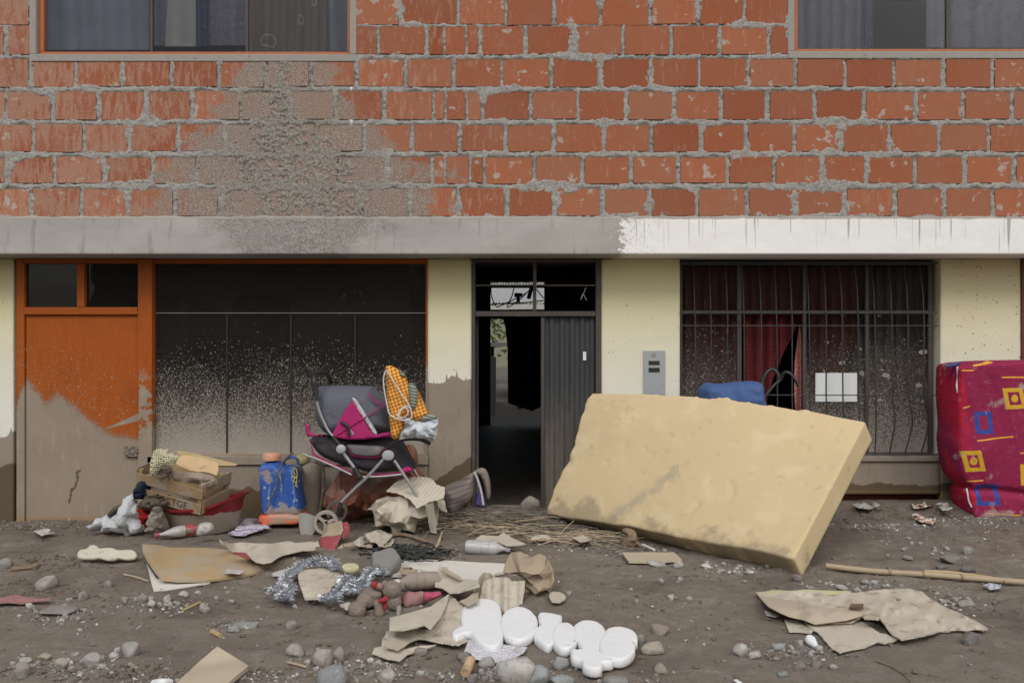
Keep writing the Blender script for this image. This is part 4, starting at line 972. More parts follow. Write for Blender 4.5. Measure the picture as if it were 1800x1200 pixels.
simple('purple_cloth', (.10, .09, .24), .9, (.07, .06, .15))
simple('reed', (.48, .39, .27), .8, (.36, .28, .19), dirt=.4, ds=14, dth=.6)
simple('straw_mat', (.27, .235, .19), .9, (.12, .10, .08))
simple('root_wood', (.30, .22, .15), .95, (.20, .145, .10), bump=1., bs=55, dist=.01)
def f_stone(t):
    r = t.rnd(); o = t.obj(); c = t.n('ObjectInfo').outputs['Color']; c = t.mix(t.mul(t.sub(1., r), .3), c, (.20, .19, .175))
    c = t.mix(t.mul(t.st(t.noise(38, 5, .75), .5, .66), .45), c, (.13, .12, .11)); c = t.mix(t.mul(t.st(t.noise(60, 3), .6, .68), .4), c, (.5, .48, .44))
    m_ = t.st(t.noise(11, 5), .5, .62); c = t.mix(t.mul(m_, .55), c, (.22, .185, .15))
    return {'Base Color': c, 'Roughness': .9, 'Normal': t.bump(t.add(t.noise(50, 4, .7), t.noise(180, 3)), .5, .005)}
mat('stone', f_stone)
simple('plush', (.36, .30, .25), 1., (.22, .18, .145), ns=90, bump=1., bs=160, dist=.01, dirt=.4, dc=(.33, .28, .235), ds=18, dth=.56)
simple('plush_pink', (.42, .20, .20), 1., (.30, .17, .16), ns=40, bump=.8, bs=140, dist=.006, dirt=.4, dc=(.27, .22, .18), ds=14, dth=.5)
simple('hot_pink', (.48, .10, .16), .8, (.36, .07, .12), dirt=.4, ds=30, dth=.6)
simple('felt_red', (.40, .05, .06), .9)
simple('tinsel', (.72, .74, .76), .28, (.35, .38, .42), metal=.85, ns=40)
simple('clear_plastic', (.46, .45, .43), .3, (.38, .36, .33), dirt=.5, dc=(.33, .28, .23), ds=14, dth=.54, bump=.3, bs=20, dist=.01)
simple('bottle_plastic', (.48, .48, .47), .25, (.40, .40, .39), dirt=.45, dc=(.34, .29, .24), ds=16, dth=.56, bump=.35, bs=30, dist=.008)
simple('bottle_mud', (.33, .28, .235), .7, (.26, .22, .18), bump=.5)
simple('printed_red', (.36, .07, .08), .6, (.27, .06, .065), dirt=.8, dc=(.40, .32, .26), ds=30, dth=.58)
simple('printed_white', (.62, .58, .54), .7, dirt=.4, ds=20, dth=.6)
simple('label_green', (.03, .22, .12), .6)
simple('burnt', (.035, .038, .035), .9, (.07, .07, .065), bump=1., bs=60, dist=.01)
simple('concrete_rough', (.27, .26, .24), .95, (.19, .18, .165), bump=1., bs=70, dist=.008)
simple('pale_yellow', (.58, .57, .34), .8, dirt=.4, ds=20)
simple('blue_canvas', (.075, .13, .29), .85, (.055, .10, .23), bs=18, bump=.6, dist=.015, dirt=.3, dc=(.25, .23, .2), ds=10, dth=.62)
simple('white_ribbon', (.64, .62, .68), .8)
# magenta mattress cover with its printed squares
def f_magenta(t):
    x, y, z = t.sep(); Yd = 5.72
    def U(px): return (px - 900) / 1500 * Yd
    def V(py): return CAMZ - (py - 600) / 1500 * Yd
    c = t.mix(t.noise(3, 4), (.30, .022, .072), (.21, .014, .058)); c = t.mix(t.mul(t.m('LESS_THAN', t.add(t.sub(x, U(1690)), t.mul(z, .12)), .03), t.st(t.noise(4), .4, .6)), c, (.42, .015, .045))
    YE = (.58, .35, .03); BL = (.04, .065, .30)
    def loc(cx, cy, sk):
        dx = t.sub(x, U(cx)); dz = t.sub(z, V(cy)); return t.m('ABSOLUTE', t.add(dx, t.mul(dz, sk))), t.m('ABSOLUTE', t.add(dz, t.mul(dx, -sk * .15))), dx, dz
    wob = t.mul(t.sub(t.noise(60, 2), .5), .006)
    for cx, cy, w, h, sk, col, dot in ((1757, 697, 19, 18, .22, YE, 1), (1702, 738, 16, 19, .12, BL, 0), (1683, 803, 17, 18, .32, YE, 1), (1788, 827, 21, 18, .04, YE, 1), (1712, 862, 20, 18, .05, BL, 0), (1813, 645, 20, 18, 0, BL, 0)):
        a, b, dx, dz = loc(cx, cy, sk); k = 5.72 / 1500
        a = t.add(a, wob); b = t.add(b, wob)
        o = t.mul(t.m('LESS_THAN', a, w * k), t.m('LESS_THAN', b, h * k)); i_ = t.mul(t.m('LESS_THAN', a, (w - 8) * k), t.m('LESS_THAN', b, (h - 7) * k))
        c = t.mix(t.sub(o, i_), c, col)
        if dot: c = t.mix(t.m('LESS_THAN', t.add(t.mul(dx, dx), t.mul(dz, dz)), (6.5 * k) ** 2), c, YE)
    for x0, x1, yy_, sl_ in ((1662, 1683, 649, 0), (1683, 1728, 641, -.14), (1733, 1800, 661, 0), (1688, 1755, 768, -.09), (1766, 1810, 790, 0), (1675, 1702, 838, -.06), (1708, 1770, 893, .06), (1666, 1677, 713, -.3)):
        d = t.m('ABSOLUTE', t.add(t.add(t.sub(z, V(yy_)), t.mul(t.sub(x, U(x0)), sl_)), t.mul(wob, .8))); c = t.mix(t.mul(t.m('LESS_THAN', d, .0045), t.mul(t.m('GREATER_THAN', x, U(x0)), t.m('LESS_THAN', x, U(x1)))), c, (.72, .36, .04))
    mud = t.st(t.add(t.add(t.noise(6, 5), t.mul(t.st(z, .2, 0.), .16)), t.mul(t.st(x, 3.1, 3.5), .04)), .60, .68); c = t.mix(t.mul(mud, .7), c, (.40, .32, .29)); c = t.mix(t.mul(t.st(t.noise(24, 5, .7), .56, .70), .3), c, (.36, .22, .22))
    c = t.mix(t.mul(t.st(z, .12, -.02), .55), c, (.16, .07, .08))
    return {'Base Color': c, 'Roughness': .75, 'Normal': t.bump(t.noise(9, 4), .4, .02)}
mat('magenta_cover', f_magenta)

# ================================================================ FOAM MATTRESS leaning over the entrance side
def foam_mattress():
    A = Vector((.22, -.09, .055)); B = Vector((1.44, -1.41, .10)); Cc = Vector((2.047, -.84, .75)); D = Vector((.538, .08, .859))
    e_ = (B - A).normalized()
    def nv(u):
        n_ = e_.cross((D - A) * (1 - u) + (Cc - B) * u).normalized(); return n_ if n_.y < 0 else -n_
    n = nv(.5); th = .150; NU, NV, NW = 110, 60, 10
    def pt(u, v, w):
        p = (A * (1 - u) + B * u) * (1 - v) + (D * (1 - u) + Cc * u) * v; nn_ = nv(u)
        p = p + Vector((0, 0, 1)) * .05 * math.sin(math.pi * u) * v + Vector((0, 0, 1)) * .022 * math.sin(math.pi * u) * (1 - v) ** 2
        p = p + Vector((-.012, 0, 0)) * math.sin(v * 9) * (1 - u)
        return p - nn_ * th * w
    V = {}; vs_ = []; fs = []
    def vid(i, j, k):
        if (i, j, k) not in V: V[(i, j, k)] = len(vs_); vs_.append((i / NU, j / NV, k / NW))
        return V[(i, j, k)]
    for i in range(NU):
        for j in range(NV):
            for k in (0, NW): q = [vid(i, j, k), vid(i + 1, j, k), vid(i + 1, j + 1, k), vid(i, j + 1, k)]; fs.append(q if k == 0 else q[::-1])
    for i in range(NU):
        for k in range(NW):
            for j in (0, NV): q = [vid(i, j, k), vid(i + 1, j, k), vid(i + 1, j, k + 1), vid(i, j, k + 1)]; fs.append(q[::-1] if j == 0 else q)
    for j in range(NV):
        for k in range(NW):
            for i in (0, NU): q = [vid(i, j, k), vid(i, j + 1, k), vid(i, j + 1, k + 1), vid(i, j, k + 1)]; fs.append(q if i == 0 else q[::-1])
    out = []
    for u, v, w in vs_:
        p = pt(u, v, w); c = pt(min(max(u, .007), .993), min(max(v, .011), .989), min(max(w, .07), .93))
        d = p - c
        if d.length > 1e-5: p = c + d.normalized() * min(d.length, .008)
        out.append(p)
    a = np.array([tuple(p) for p in out]); nn = np.array(n)
    f = fbm(a[:, 0] * 5, a[:, 1] * 5, a[:, 2] * 5, 4, 80); g_ = fbm(a[:, 0] * 22, a[:, 1] * 22, a[:, 2] * 22, 3, 81); pits = sm(fbm(a[:, 0] * 26, a[:, 1] * 26, a[:, 2] * 26, 2, 83), .50, .66)
    a = a + nn * (.004 * f + .0012 * g_ - .010 * pits)[:, None]
    uv = np.array(vs_); top = (uv[:, 1] > .97)[:, None]; bot = (uv[:, 1] < .03)[:, None]; lf_ = (uv[:, 0] < .02)[:, None]
    jag = fbm(uv[:, 0] * 26, uv[:, 2] * 1.5, 0, 4, 85, .6); a = a + top * np.array((0, 0, 1)) * ((.022 * jag + .012 * np.abs(jag)) * sm(uv[:, 0], .15, .3) * sm(1 - uv[:, 0], .02, .3))[:, None]
    a = a + bot * np.array((0, 0, 1)) * (.015 * fbm(uv[:, 0] * 7, 0, 0, 3, 86))[:, None] + lf_ * np.array((1., 0, 0)) * (.014 * fbm(uv[:, 1] * 14, 0, 0, 3, 87))[:, None]
    o = ob('foam_mattress', a, fs, M['foam'], None, True); recalc(o.data)
    tag(o, 'large stained yellow foam mattress leaning over the entrance and grille', 'mattress')
foam_mattress()

# ================================================================ MAGENTA MATTRESS at the right edge
e = empty('magenta_mattress', tuple(G(1745, 905)), 'magenta mattress printed with yellow and blue squares, standing against the wall', 'mattress')
mo = [(1663, 640), (1686, 635), (1740, 633), (1800, 632), (1870, 631), (1925, 636), (1930, 760), (1928, 900), (1860, 905), (1780, 905), (1700, 909), (1690, 898), (1682, 860), (1686, 852), (1672, 838), (1664, 815), (1659, 775), (1661, 745), (1658, 700), (1659, 660)]
def dm(u, v, k):
    a = .012 * fbm(u * 3, v * 2, k, 3, 90) + .010 * ridge(u * 6 + v * 2, v * 1.5, k, 2, 91)
    px = u / 5.72 * 1500 + 900; py = 600 - (v - CAMZ) / 5.72 * 1500
    d = np.abs((px - 1707) - (py - 850) * -.02); k2 = np.exp(-(((py - 852 - .12 * np.abs(px - 1707)) / 6) ** 2)) * (px < 1790) * (px > 1670)
    return a - .030 * k2 + .03 * np.exp(-(((px - 1690) / 22) ** 2 + ((py - 790) / 45) ** 2)) + .012 * np.exp(-((px - 1712 + (py - 800) * .12) / 8) ** 2) * sm(py, 700, 850) * sm(-py, -852, -840)
pl = vplane(-.06 - .02)
body = puff('cover', mo, pl, .26, M['magenta_cover'], e, r=.022, step=.013, dis=lambda u, v, k: dm(u, v, k) + folds(77, 9, .35, .05, 3.2, .45)(u, v, k))
tp = MB().tube(curve([P(1683, 644, -.225), P(1684, 662, -.222), P(1682, 678, -.228), P(1684, 690, -.228)]), .008, 6, flat=.5).tube(curve([P(1699, 858, -.20), P(1701, 868, -.215), P(1703, 880, -.212), P(1708, 891, -.21)]), .006, 6, flat=.6)
tp.build('tape', M['white_ribbon'], e, True)
puff('edge_binding', [(1662, 641), (1684, 635.5), (1690, 637), (1680, 644), (1663, 646)], vplane(-.212), .012, M['dark_navy'] if False else M['purple_cloth'], e, r=.006, step=.008)
adopt(e)

# ================================================================ BLUE STROLLER behind the foam mattress
e = empty('blue_stroller', (1.75, .0, .05), 'folded blue stroller behind the leaning foam mattress, handles raised before the grille', 'stroller')
bo = [(1228, 690), (1232, 678), (1243, 672), (1262, 674), (1300, 670), (1328, 670), (1338, 676), (1341, 700), (1345, 715), (1338, 770), (1320, 820), (1240, 820), (1230, 760)]
puff('hood', bo, vplane(-.0), .30, M['blue_canvas'], e, r=.06, step=.016, dis=lambda u, v, k: .02 * ridge(u * 7, v * 9, k, 3, 95))
hb = MB(); hb.tube(curve([P(1325, 745, .02), P(1340, 705, .02), P(1358, 680, .02), P(1372, 667, .02), P(1378, 655, .0), P(1388, 656, -.02), P(1398, 668, -.03), P(1404, 679, -.03)]), .011, 10)
hb.tube(curve([P(1341, 690, .1), P(1340, 672, .12), P(1347, 656, .12), P(1357, 649, .12), P(1366, 655, .1), P(1372, 668, .05)]), .013, 10).build('handle', M['black_plastic'], e, True)
for q, Y in ((1285, -.1), (1330, .08)): 
    g_ = P(q, 880, Y); MB().tube([P(q, 780, Y), g_], .009, 8).build('leg', M['aluminium'], e, True)
    MB().lathe([(.02, -.012), (.055, -.016), (.06, 0), (.055, .016), (.02, .012)], 20, Matrix.Translation((g_.x, Y, .06 + float(H(g_.x, Y)))) @ Matrix.Rotation(R(90), 4, 'X')).build('wheel', M['black_plastic'], e, True)
adopt(e)

# ================================================================ PINK AND GREY STROLLER
z5 = lambda p: zm(.2750, 440, 620, p); z7 = lambda p: zm(.2583, 520, 630, p)
Yn, Yr = -.44, -.06
e = empty('stroller', tuple(G(640, 905)), 'grey and pink folding stroller standing before the shop window', 'stroller')
def prism(name, outline, Y0, Y1, m, parent, r=.03, dis=None, step=.012):
    ym = (Y0 + Y1) / 2; s = (ym - CAMY) / (Y0 - CAMY)
    return puff(name, outline, vplane(Y0 + (Y1 - Y0) / 2) if False else _PP(Y0, Y1), Y1 - Y0, m, parent, r=r, dis=dis, step=step)
class _PP(Plane):                                 # outline measured on the near side, body grown away from it
    def __init__(s, Y0, Y1): Plane.__init__(s, (0, Y0, 0), (0, -1, 0)); s.m = (Y1 - Y0) / 2
    def to3(s, p, h): return Plane.to3(s, p, h - s.m)
wr_ = lambda a, fr_, sd: (lambda u, v, k: a * ridge(u * fr_, v * fr_ * .8, k, 3, sd))
can = prism('canopy', z7([(145, 195), (470, 198), (505, 215), (560, 270), (610, 320), (640, 420), (650, 500), (560, 530), (400, 548), (290, 540), (240, 560), (150, 512), (98, 420), (90, 330), (120, 215)]), Yn, Yr, M['stroller_grey'], e, r=.10, dis=lambda u, v, k: .006 * ridge(u * 9, v * 7, k, 3, 100) + folds(3, 9, .2, .05, -.95, .75)(u, v, k))
def onface(name, outline, Y, th, m, parent, r=.006, step=.010, dis=None): return puff(name, outline, vplane(Y), th, m, parent, r=r, step=step, dis=dis)
onface('side_panel', z7([(386, 290), (455, 395), (528, 508), (600, 503), (652, 500), (655, 525), (560, 540), (420, 552), (290, 543), (250, 512)]), Yn - .012, .024, M['stroller_pink'], can)
tag(can.children[-1] if can.children else can, None)
onface('reflective_stripe', z7([(398, 266), (415, 280), (552, 500), (526, 508), (387, 290)]), Yn - .020, .016, M['stripe_white'], can)
tb = MB().tube(curve([P(*q, Yn - .03) for q in z7([(262, 528), (420, 430), (610, 316)])]), .0035, 6).tube(curve([P(*q, Yn - .01) for q in z7([(500, 235), (515, 262), (545, 290), (590, 318)])]), .006, 6); tb.build('piping', M['stroller_pink'], can, True)
hg = MB(); hg.tube([P(*q, Yn - .035) for q in z7([(308, 428), (340, 452), (368, 470)])], .010, 8).tube([P(*q, Yn - .035) for q in z7([(352, 455), (362, 490), (360, 528)])], .010, 8).build('hinge', M['black_plastic'], can, True)
# small printed word on the pink side panel
def text_on(txt, size, loc, rot, m, parent, name='lettering', ext=.0008, align='CENTER'):
    c = bpy.data.curves.new(name, 'FONT'); c.body = txt; c.size = size; c.extrude = ext; c.align_x = align; c.align_y = 'CENTER'
    t_ = bpy.data.objects.new(name, c); COL.objects.link(t_); bpy.context.view_layer.update()
    me = bpy.data.meshes.new_from_object(t_.evaluated_get(bpy.context.evaluated_depsgraph_get())); bpy.data.objects.remove(t_)
    o = bpy.data.objects.new(name, me); me.materials.clear(); me.materials.append(m); link(o, parent)
    Mx = Matrix.Translation(loc) @ rot; me.transform(Mx); return o
text_on('eoly', .026, P(*z7([(382, 498)])[0], Yn - .029), Euler((R(90), R(58), 0)).to_matrix().to_4x4(), M['white_cord'], can)
prism('seat_sling', z7([(75, 545), (280, 548), (340, 555), (640, 555), (700, 585), (740, 655), (795, 760), (750, 782), (500, 797), (400, 772), (230, 722), (118, 652)]), Yn + .03, Yr, M['stroller_dark'], e, r=.06, dis=wr_(.010, 8, 102))
onface('pocket', z7([(352, 585), (480, 590), (600, 600), (590, 640), (560, 664), (470, 668), (390, 655), (365, 620)]), Yn + .012, .05, M['stroller_pocket'], e, r=.02)
tr = MB()
for q in ([(90, 550), (108, 610), (125, 650), (220, 702), (300, 740), (385, 775)], [(352, 588), (372, 640), (395, 660), (480, 672), (565, 668), (592, 642), (610, 612)], [(500, 790), (620, 786), (730, 775)]): tr.tube(curve([P(*w, Yn + .012) for w in z7(q)]), .0055, 6)
tr.build('piping', M['stroller_pink'], e, True)
onface('side_trim', z7([(64, 448), (90, 452), (100, 500), (135, 515), (185, 518), (200, 530), (120, 528), (78, 525)]), Yn - .005, .03, M['stroller_pink'], e)
onface('side_trim', z7([(725, 745), (770, 735), (800, 758), (760, 775), (720, 775)]), Yn - .0, .04, M['stroller_pink'], e)
# frame: near and far side tubes
def both(name, pts, r, m, parent=e, n=10, far=True, dn=0., sm_=4):
    MB().tube(curve([P(*q, Yn + dn - .02) for q in z7(pts)], sm_), r, n).build(name, m, parent, True)
    if far:
        k = Yr + .0
        MB().tube(curve([Vector((P(*q, Yn).x, k, P(*q, Yn).z)) for q in z7(pts)], sm_), r, n).build(name, m, parent, True)
both('handle_tube', [(140, 285), (165, 370), (215, 480), (252, 528)], .0085, M['aluminium'])
both('side_tube', [(322, 640), (370, 705), (412, 760)], .0105, M['aluminium'])
both('hinge_block', [(250, 525), (275, 560), (300, 590)], .013, M['black_plastic'])
both('joint_block', [(395, 740), (425, 785), (442, 818)], .017, M['black_plastic'])
both('front_leg', [(602, 678), (500, 790), (400, 885), (310, 975)], .010, M['aluminium'])
both('rear_leg', [(668, 690), (745, 805), (835, 950)], .010, M['aluminium'])
both('lower_rail', [(50, 648), (210, 710), (380, 790)], .0065, M['aluminium'])
both('seat_rail', [(440, 805), (600, 800), (738, 784)], .006, M['aluminium'], far=False)
both('basket_wire', [(75, 535), (100, 598), (102, 650)], .0045, M['aluminium'], far=False)
hd = [P(*q, Yn - .02) for q in z7([(148, 285), (132, 215), (125, 150)])] + [P(*z7([(132, 112)])[0], Yn + .03), P(*z7([(170, 93)])[0], Yn + .15), P(*z7([(215, 112)])[0], Yn + .28), P(*z7([(238, 160)])[0], Yr), P(*z7([(250, 200)])[0], Yr)]
MB().tube(curve(hd, 5), .0145, 12).build('handlebar', M['black_plastic'], e, True)
bb = [P(*z7([(618, 640)])[0], Yn - .01), P(*z7([(640, 595)])[0], Yn - .03), P(*z7([(690, 562)])[0], Yn - .06), P(*z7([(760, 545)])[0], Yn - .06), P(*z7([(850, 548)])[0], Yn + .0), P(*z7([(905, 575)])[0], Yn + .15)]
MB().tube(curve(bb, 5), .014, 12).build('bumper_bar', M['black_plastic'], e, True)
def ellip(px, py, rx, ry, Y, m, name='hub_cap', th=.018, parent=e, ang=0):
    k = (Y - CAMY) / 1500; c = P(px, py, Y)
    Mx = Matrix.Translation(c) @ Matrix.Rotation(R(90), 4, 'X') @ Matrix.Rotation(R(ang), 4, 'Z')
    return MB().lathe([(0, th), (.7 * rx * k, th), (.93 * rx * k, th * .75), (rx * k, 0), (0, 0)], 28, Mx, ry / rx).build(name, m, parent, True)
ellip(599.5, 789, 8.8, 8.2, Yn - .03, M['silver_plastic']); ellip(682.5, 800, 10.8, 9.4, Yn - .03, M['silver_plastic'])
ellip(*z7([(433, 800)])[0], 5, 5, Yn - .035, M['black_plastic'], 'bolt_cap', .012)
MB().tube(curve([P(*q, Yn - .01) for q in z7([(310, 760), (305, 830), (312, 895)])]), .006, 6, flat=1.6).build('strap', M['black_plastic'], e, True)
def wheel(px, py, rp, Y, mr, ms, parent=e, spokes=3, a0=20, lean=0):
    k = (Y - CAMY) / 1500; c = P(px, py, Y); r = rp * k
    Mx = Matrix.Translation(c) @ Matrix.Rotation(R(lean), 4, 'Z') @ Matrix.Rotation(R(90), 4, 'X')
    w = MB().lathe([(r * .74, -.014), (r * .95, -.016), (r, -.008), (r, .008), (r * .95, .016), (r * .74, .014), (r * .74, -.014)], 32, Mx).build('wheel', mr, parent, True)
    s = MB().lathe([(0, .014), (r * .2, .014), (r * .22, -.012), (0, -.012)], 16, Mx)
    for q in range(spokes):
        a = R(a0 + q * 360 / spokes); s.box((r * .15, -r * .11, -.010), (r * .8, r * .11, .013), Mx @ Matrix.Rotation(a, 4, 'Z'))
    s.build('spokes', ms, w)
wheel(573, 918, 21.5, Yn - .0, M['wheel_mud'], M['wheel_mud'], lean=8); wheel(592, 898, 19, Yn + .13, M['wheel_dark'], M['wheel_dark'], a0=50, lean=8)
MB().tube([P(599, 884, Yn + .06), P(597, 893, Yn + .06), P(594, 908, Yn + .06)], [.013, .018, .012], 10).tube([P(573, 918, Yn - .02), P(592, 900, Yn + .15)], .008, 8).build('fork', M['black_plastic'], e, True)
wheel(752, 899, 20, Yr - .12, M['wheel_dark'], M['wheel_dark']); wheel(738, 893, 19, Yr + .03, M['wheel_dark'], M['wheel_dark'])
adopt(e)

# bag lying on the stroller
e = empty('checked_bag', tuple(P(720, 770, -.5)), 'orange checked cloth bag with white cord draped over the stroller bumper bar', 'bag')
puff('checked_cloth', z7([(610, 62), (630, 50), (655, 50), (710, 80), (745, 112), (770, 175), (800, 190), (830, 212), (860, 275), (892, 345), (905, 378), (850, 425), (800, 420), (745, 395), (735, 470), (700, 540), (688, 556), (652, 535), (640, 450), (620, 300), (615, 180)]), vplane(-.50), .11, M['orange_check'], e, r=.045, step=.010, dis=wr_(.014, 11, 110))
onface('striped_lining', z7([(765, 172), (790, 168), (815, 185), (832, 240), (825, 310), (808, 342), (788, 350), (775, 300), (768, 240)]), -.56, .05, M['green_stripe'], e, r=.02)
onface('striped_lining', z7([(700, 78), (740, 100), (742, 130), (715, 118)]), -.54, .05, M['green_stripe'], e, r=.02)
onface('striped_lining', z7([(850, 395), (900, 378), (950, 392), (962, 412), (900, 425), (855, 425)]), -.53, .06, M['green_stripe'], e, r=.02)
crumple('plastic_wrap', z7([(745, 360), (765, 380), (800, 412), (870, 428), (962, 408), (968, 440), (955, 530), (925, 572), (900, 560), (862, 542), (780, 545), (690, 556), (705, 520), (735, 470)]), -.55, .10, M['white_plastic_sheet'], 24, 62, e, .003, 32, .3, .35)
cd = MB()
for q in ([(612, 82), (597, 130), (600, 200), (622, 320), (640, 380), (700, 412), (760, 418), (788, 395), (785, 350), (760, 300), (700, 210), (650, 130), (618, 78)], [(700, 390), (720, 345), (750, 335), (765, 365), (745, 395), (715, 402), (695, 385), (710, 350), (745, 325), (775, 330)]):
    cd.tube(curve([P(a, b, -.585) for a, b in z7(q)], 5), .0042, 6)
cd.build('cord', M['white_cord'], e, True); adopt(e)

# terracotta plastic sacks under and behind the stroller
tag(crumple('plastic_sack', z7([(168, 920), (200, 890), (250, 858), (290, 780), (350, 790), (500, 800), (640, 800), (760, 790), (860, 800), (880, 900), (870, 1020), (840, 1105), (600, 1115), (400, 1110), (215, 1085), (180, 1020)]), -.04, .30, M['terracotta_plastic'], 46, 61, th=.004, sharp=34, soft=.35, back=.35), 'reddish brown plastic sack slumped under the stroller', 'sack')
tag(puff('plastic_sack', z7([(735, 600), (765, 585), (800, 590), (828, 640), (830, 700), (822, 735), (850, 770), (875, 800), (800, 830), (740, 830), (720, 700)]), vplane(.08), .20, M['terracotta_plastic'], None, r=.06, step=.014, dis=wr_(.02, 8, 116)), 'reddish brown plastic bag bulging up behind the right end of the stroller', 'bag')
# bent grey metal sheet by the front wheel
tag(sheet('metal_scrap', [(525, 901), (541, 902), (558, 908), (557, 925), (549, 940), (535, 948), (530, 946), (526, 925)], psurf(lambda a, c: -.40 + .02 * np.sin((a - 525) / 30 * 3) - (c - 900) * .0010), simple('dull_sheet', (.30, .30, .28), .6, (.22, .215, .2), dirt=.5, dc=(.3, .25, .2), ds=20, dth=.5), None, .004, 4, up=(0, -1, 0)), 'curved dull grey sheet of metal propped beside the stroller front wheel', 'metal scrap')

# ================================================================ BACKPACK SPRAYER and muddy tank
e = empty('sprayer_tank', tuple(G(495, 905)), 'blue plastic sprayer tank with coral cap and orange base', 'sprayer')
Yt = -.06
puff('tank', [(457, 826), (460, 816), (466, 811), (492, 810), (497, 816), (522, 816), (528, 822), (531, 850), (535, 900), (500, 902), (467, 902), (462, 870)], vplane(Yt), .20, M['blue_plastic'], e, r=.03, step=.014, dis=lambda u, v, k: .006 * np.sin(u * 60) + .004 * fbm(u * 9, v * 9, k, 3, 120))
puff('base', [(463, 899), (535, 898), (533, 916), (500, 918), (470, 920)], vplane(Yt - .01), .24, M['orange_plastic'], e, r=.015, step=.014)
c = P(478, 803, Yt); MB().lathe([(.040, -.02), (.060, -.018), (.062, .014), (.052, .026), (0, .032)], 28, Matrix.Translation(c)).build('cap', M['coral_cap'], e, True)
MB().tube(curve([P(500, 818, Yt - .08), P(500, 808, Yt - .09), P(512, 803, Yt - .09), P(522, 806, Yt - .09), P(524, 816, Yt - .08)]), .010, 8).build('carry_handle', M['blue_plastic'], e, True)
sq = MB()
for q in ([(285, 735), (275, 760), (285, 775), (272, 790), (285, 800), (278, 820), (292, 830), (300, 860)], [(295, 740), (300, 780), (292, 800)], [(278, 800), (298, 790), (290, 850)]): sq.tube(curve([P(a, b, Yt - .108) for a, b in z5(q)], 4), .0032, 5)
sq.build('scrawled_marks', M['yellow_paint'], e, True); adopt(e)
tag(MB().tube(curve([P(a, b, Yt - .13) for a, b in z5([(275, 635), (215, 690), (185, 760), (165, 850), (130, 930), (112, 990)])], 5), .0062, 8).build('spray_hose', M['dark_hose'], None, True), 'dark muddy hose with lance hanging over the blue tank', 'hose')
e = empty('muddy_canister', tuple(G(548, 900)), 'mud coated round canister with a yellowish neck behind the blue sprayer tank', 'canister')
c = P(543, 855, .1); r = 24 * 5.77 / 1500
MB().lathe([(0, -.2), (r * .9, -.2), (r, -.17), (r, .10), (r * .93, .15), (r * .6, .185), (r * .3, .195), (0, .195)], 28, Matrix.Translation((c.x, .1, .19 + 0)), .9).build('body', M['mud_coat'], e, True)
MB().lathe([(0, .19), (.045, .19), (.05, .20), (.05, .23), (.035, .245), (0, .25)], 20, Matrix.Translation((P(531, 800, .08).x, .08, .185))).build('neck', simple('dull_yellow', (.45, .40, .18), .8, dirt=.6, ds=20, dth=.5), e, True)
MB().tube(curve([(c.x + r, .02, .05), (c.x + r * 1.25, .02, .2), (c.x + r * 1.2, .02, .36), (c.x + r * .6, .02, .40)]), .012, 8).build('strap', M['dark_hose'], e, True); adopt(e)
tag(MB().tube(curve([P(514, 797, -.2), P(523, 800, -.22), P(530, 808, -.2)]), .012, 8).tube(curve([P(437, 874, -.1), P(448, 871, -.1), P(458, 876, -.1), P(466, 873, -.1)]), .012, 8).build('valve_tube', M['dark_hose'], None, True), 'muddy valve tube lying beside the neck of the sprayer tank', 'tube') if False else None

# ================================================================ RED BASIN, CRATE AND CLOTHES
zc = lambda p: zm(.19444, 130, 760, p)
e = empty('red_basin', tuple(G(362, 935)), 'dark red plastic basin caked in mud, holding the wooden crate', 'basin')
bc = P(361, 912, -.26); rr = 77 * 5.43 / 1500
prof_ = [(0, 0), (rr * .70, 0), (rr * .74, .01), (rr * .88, .145), (rr * .93, .16), (rr * 1.0, .168), (rr * 1.0, .184), (rr * .92, .178), (rr * .86, .165), (rr * .71, .02), (0, .015)]
bw = MB().lathe(prof_, 56, None, .86).build('tub', M['red_plastic'], e, True)
a = np.array([tuple(v.co) for v in bw.data.vertices]); k = sm(a[:, 0], .05, rr) * sm(a[:, 2], .05, .16)
a[:, 2] += .055 * k; a[:, 0] += .01 * k; bw.data.vertices.foreach_set('co', a.ravel())
bw.data.transform(Matrix.Rotation(R(-3), 4, 'Y')); bwm = Matrix.Translation((bc.x, -.26, float(H(bc.x, -.26)) + .0)); bw.data.transform(bwm)
bw.location = (0, 0, 0); adopt(e)
# (object coordinates drive where mud lies on the tub: the mesh sits at world place)

e = empty('wooden_crate', tuple(P(330, 885, -.3)), 'broken wooden fruit crate with dark scrawled letters, tilted in the red basin', 'crate')
CM = Matrix.Translation(P(323, 852, -.32)) @ Matrix.Rotation(R(11.5), 4, 'Y') @ Matrix.Rotation(R(-12), 4, 'Z') @ Matrix.Rotation(R(10), 4, 'X')
Lc, Wc, Hc = .47, .30, .185
def cb(name, a, b, m='crate_wood', j=.0):
    o = MB().box(a, b, CM @ Matrix.Rotation(random.gauss(0, .012), 4, 'Y')).build(name, M[m], e, bevel=.002); return o
for (z0, z1) in ((-.090, -.022), (.008, .072)):
    cb('slat', (-Lc/2, -Wc/2 - .008, z0), (Lc/2, -Wc/2, z1)); cb('slat', (-Lc/2, Wc/2, z0), (Lc/2, Wc/2 + .008, z1), 'pale_wood')
for s in (-1, 1):
    for yy_ in (-Wc/2 + .014, Wc/2 - .014): cb('corner_post', (s * (Lc/2 - .02) - .014, yy_ - .013, -.09), (s * (Lc/2 - .02) + .014, yy_ + .013, .10))
    x0 = s * (Lc/2 + .004)
    for (z0, z1) in ((-.088, -.01), (.03, .105)): cb('end_board', (x0 - .004, -Wc/2, z0), (x0 + .004, Wc/2, z1))
for q in range(5): cb('bottom_slat', (-Lc/2, -Wc/2 + q * .062, -.094), (Lc/2, -Wc/2 + q * .062 + .048, -.088))
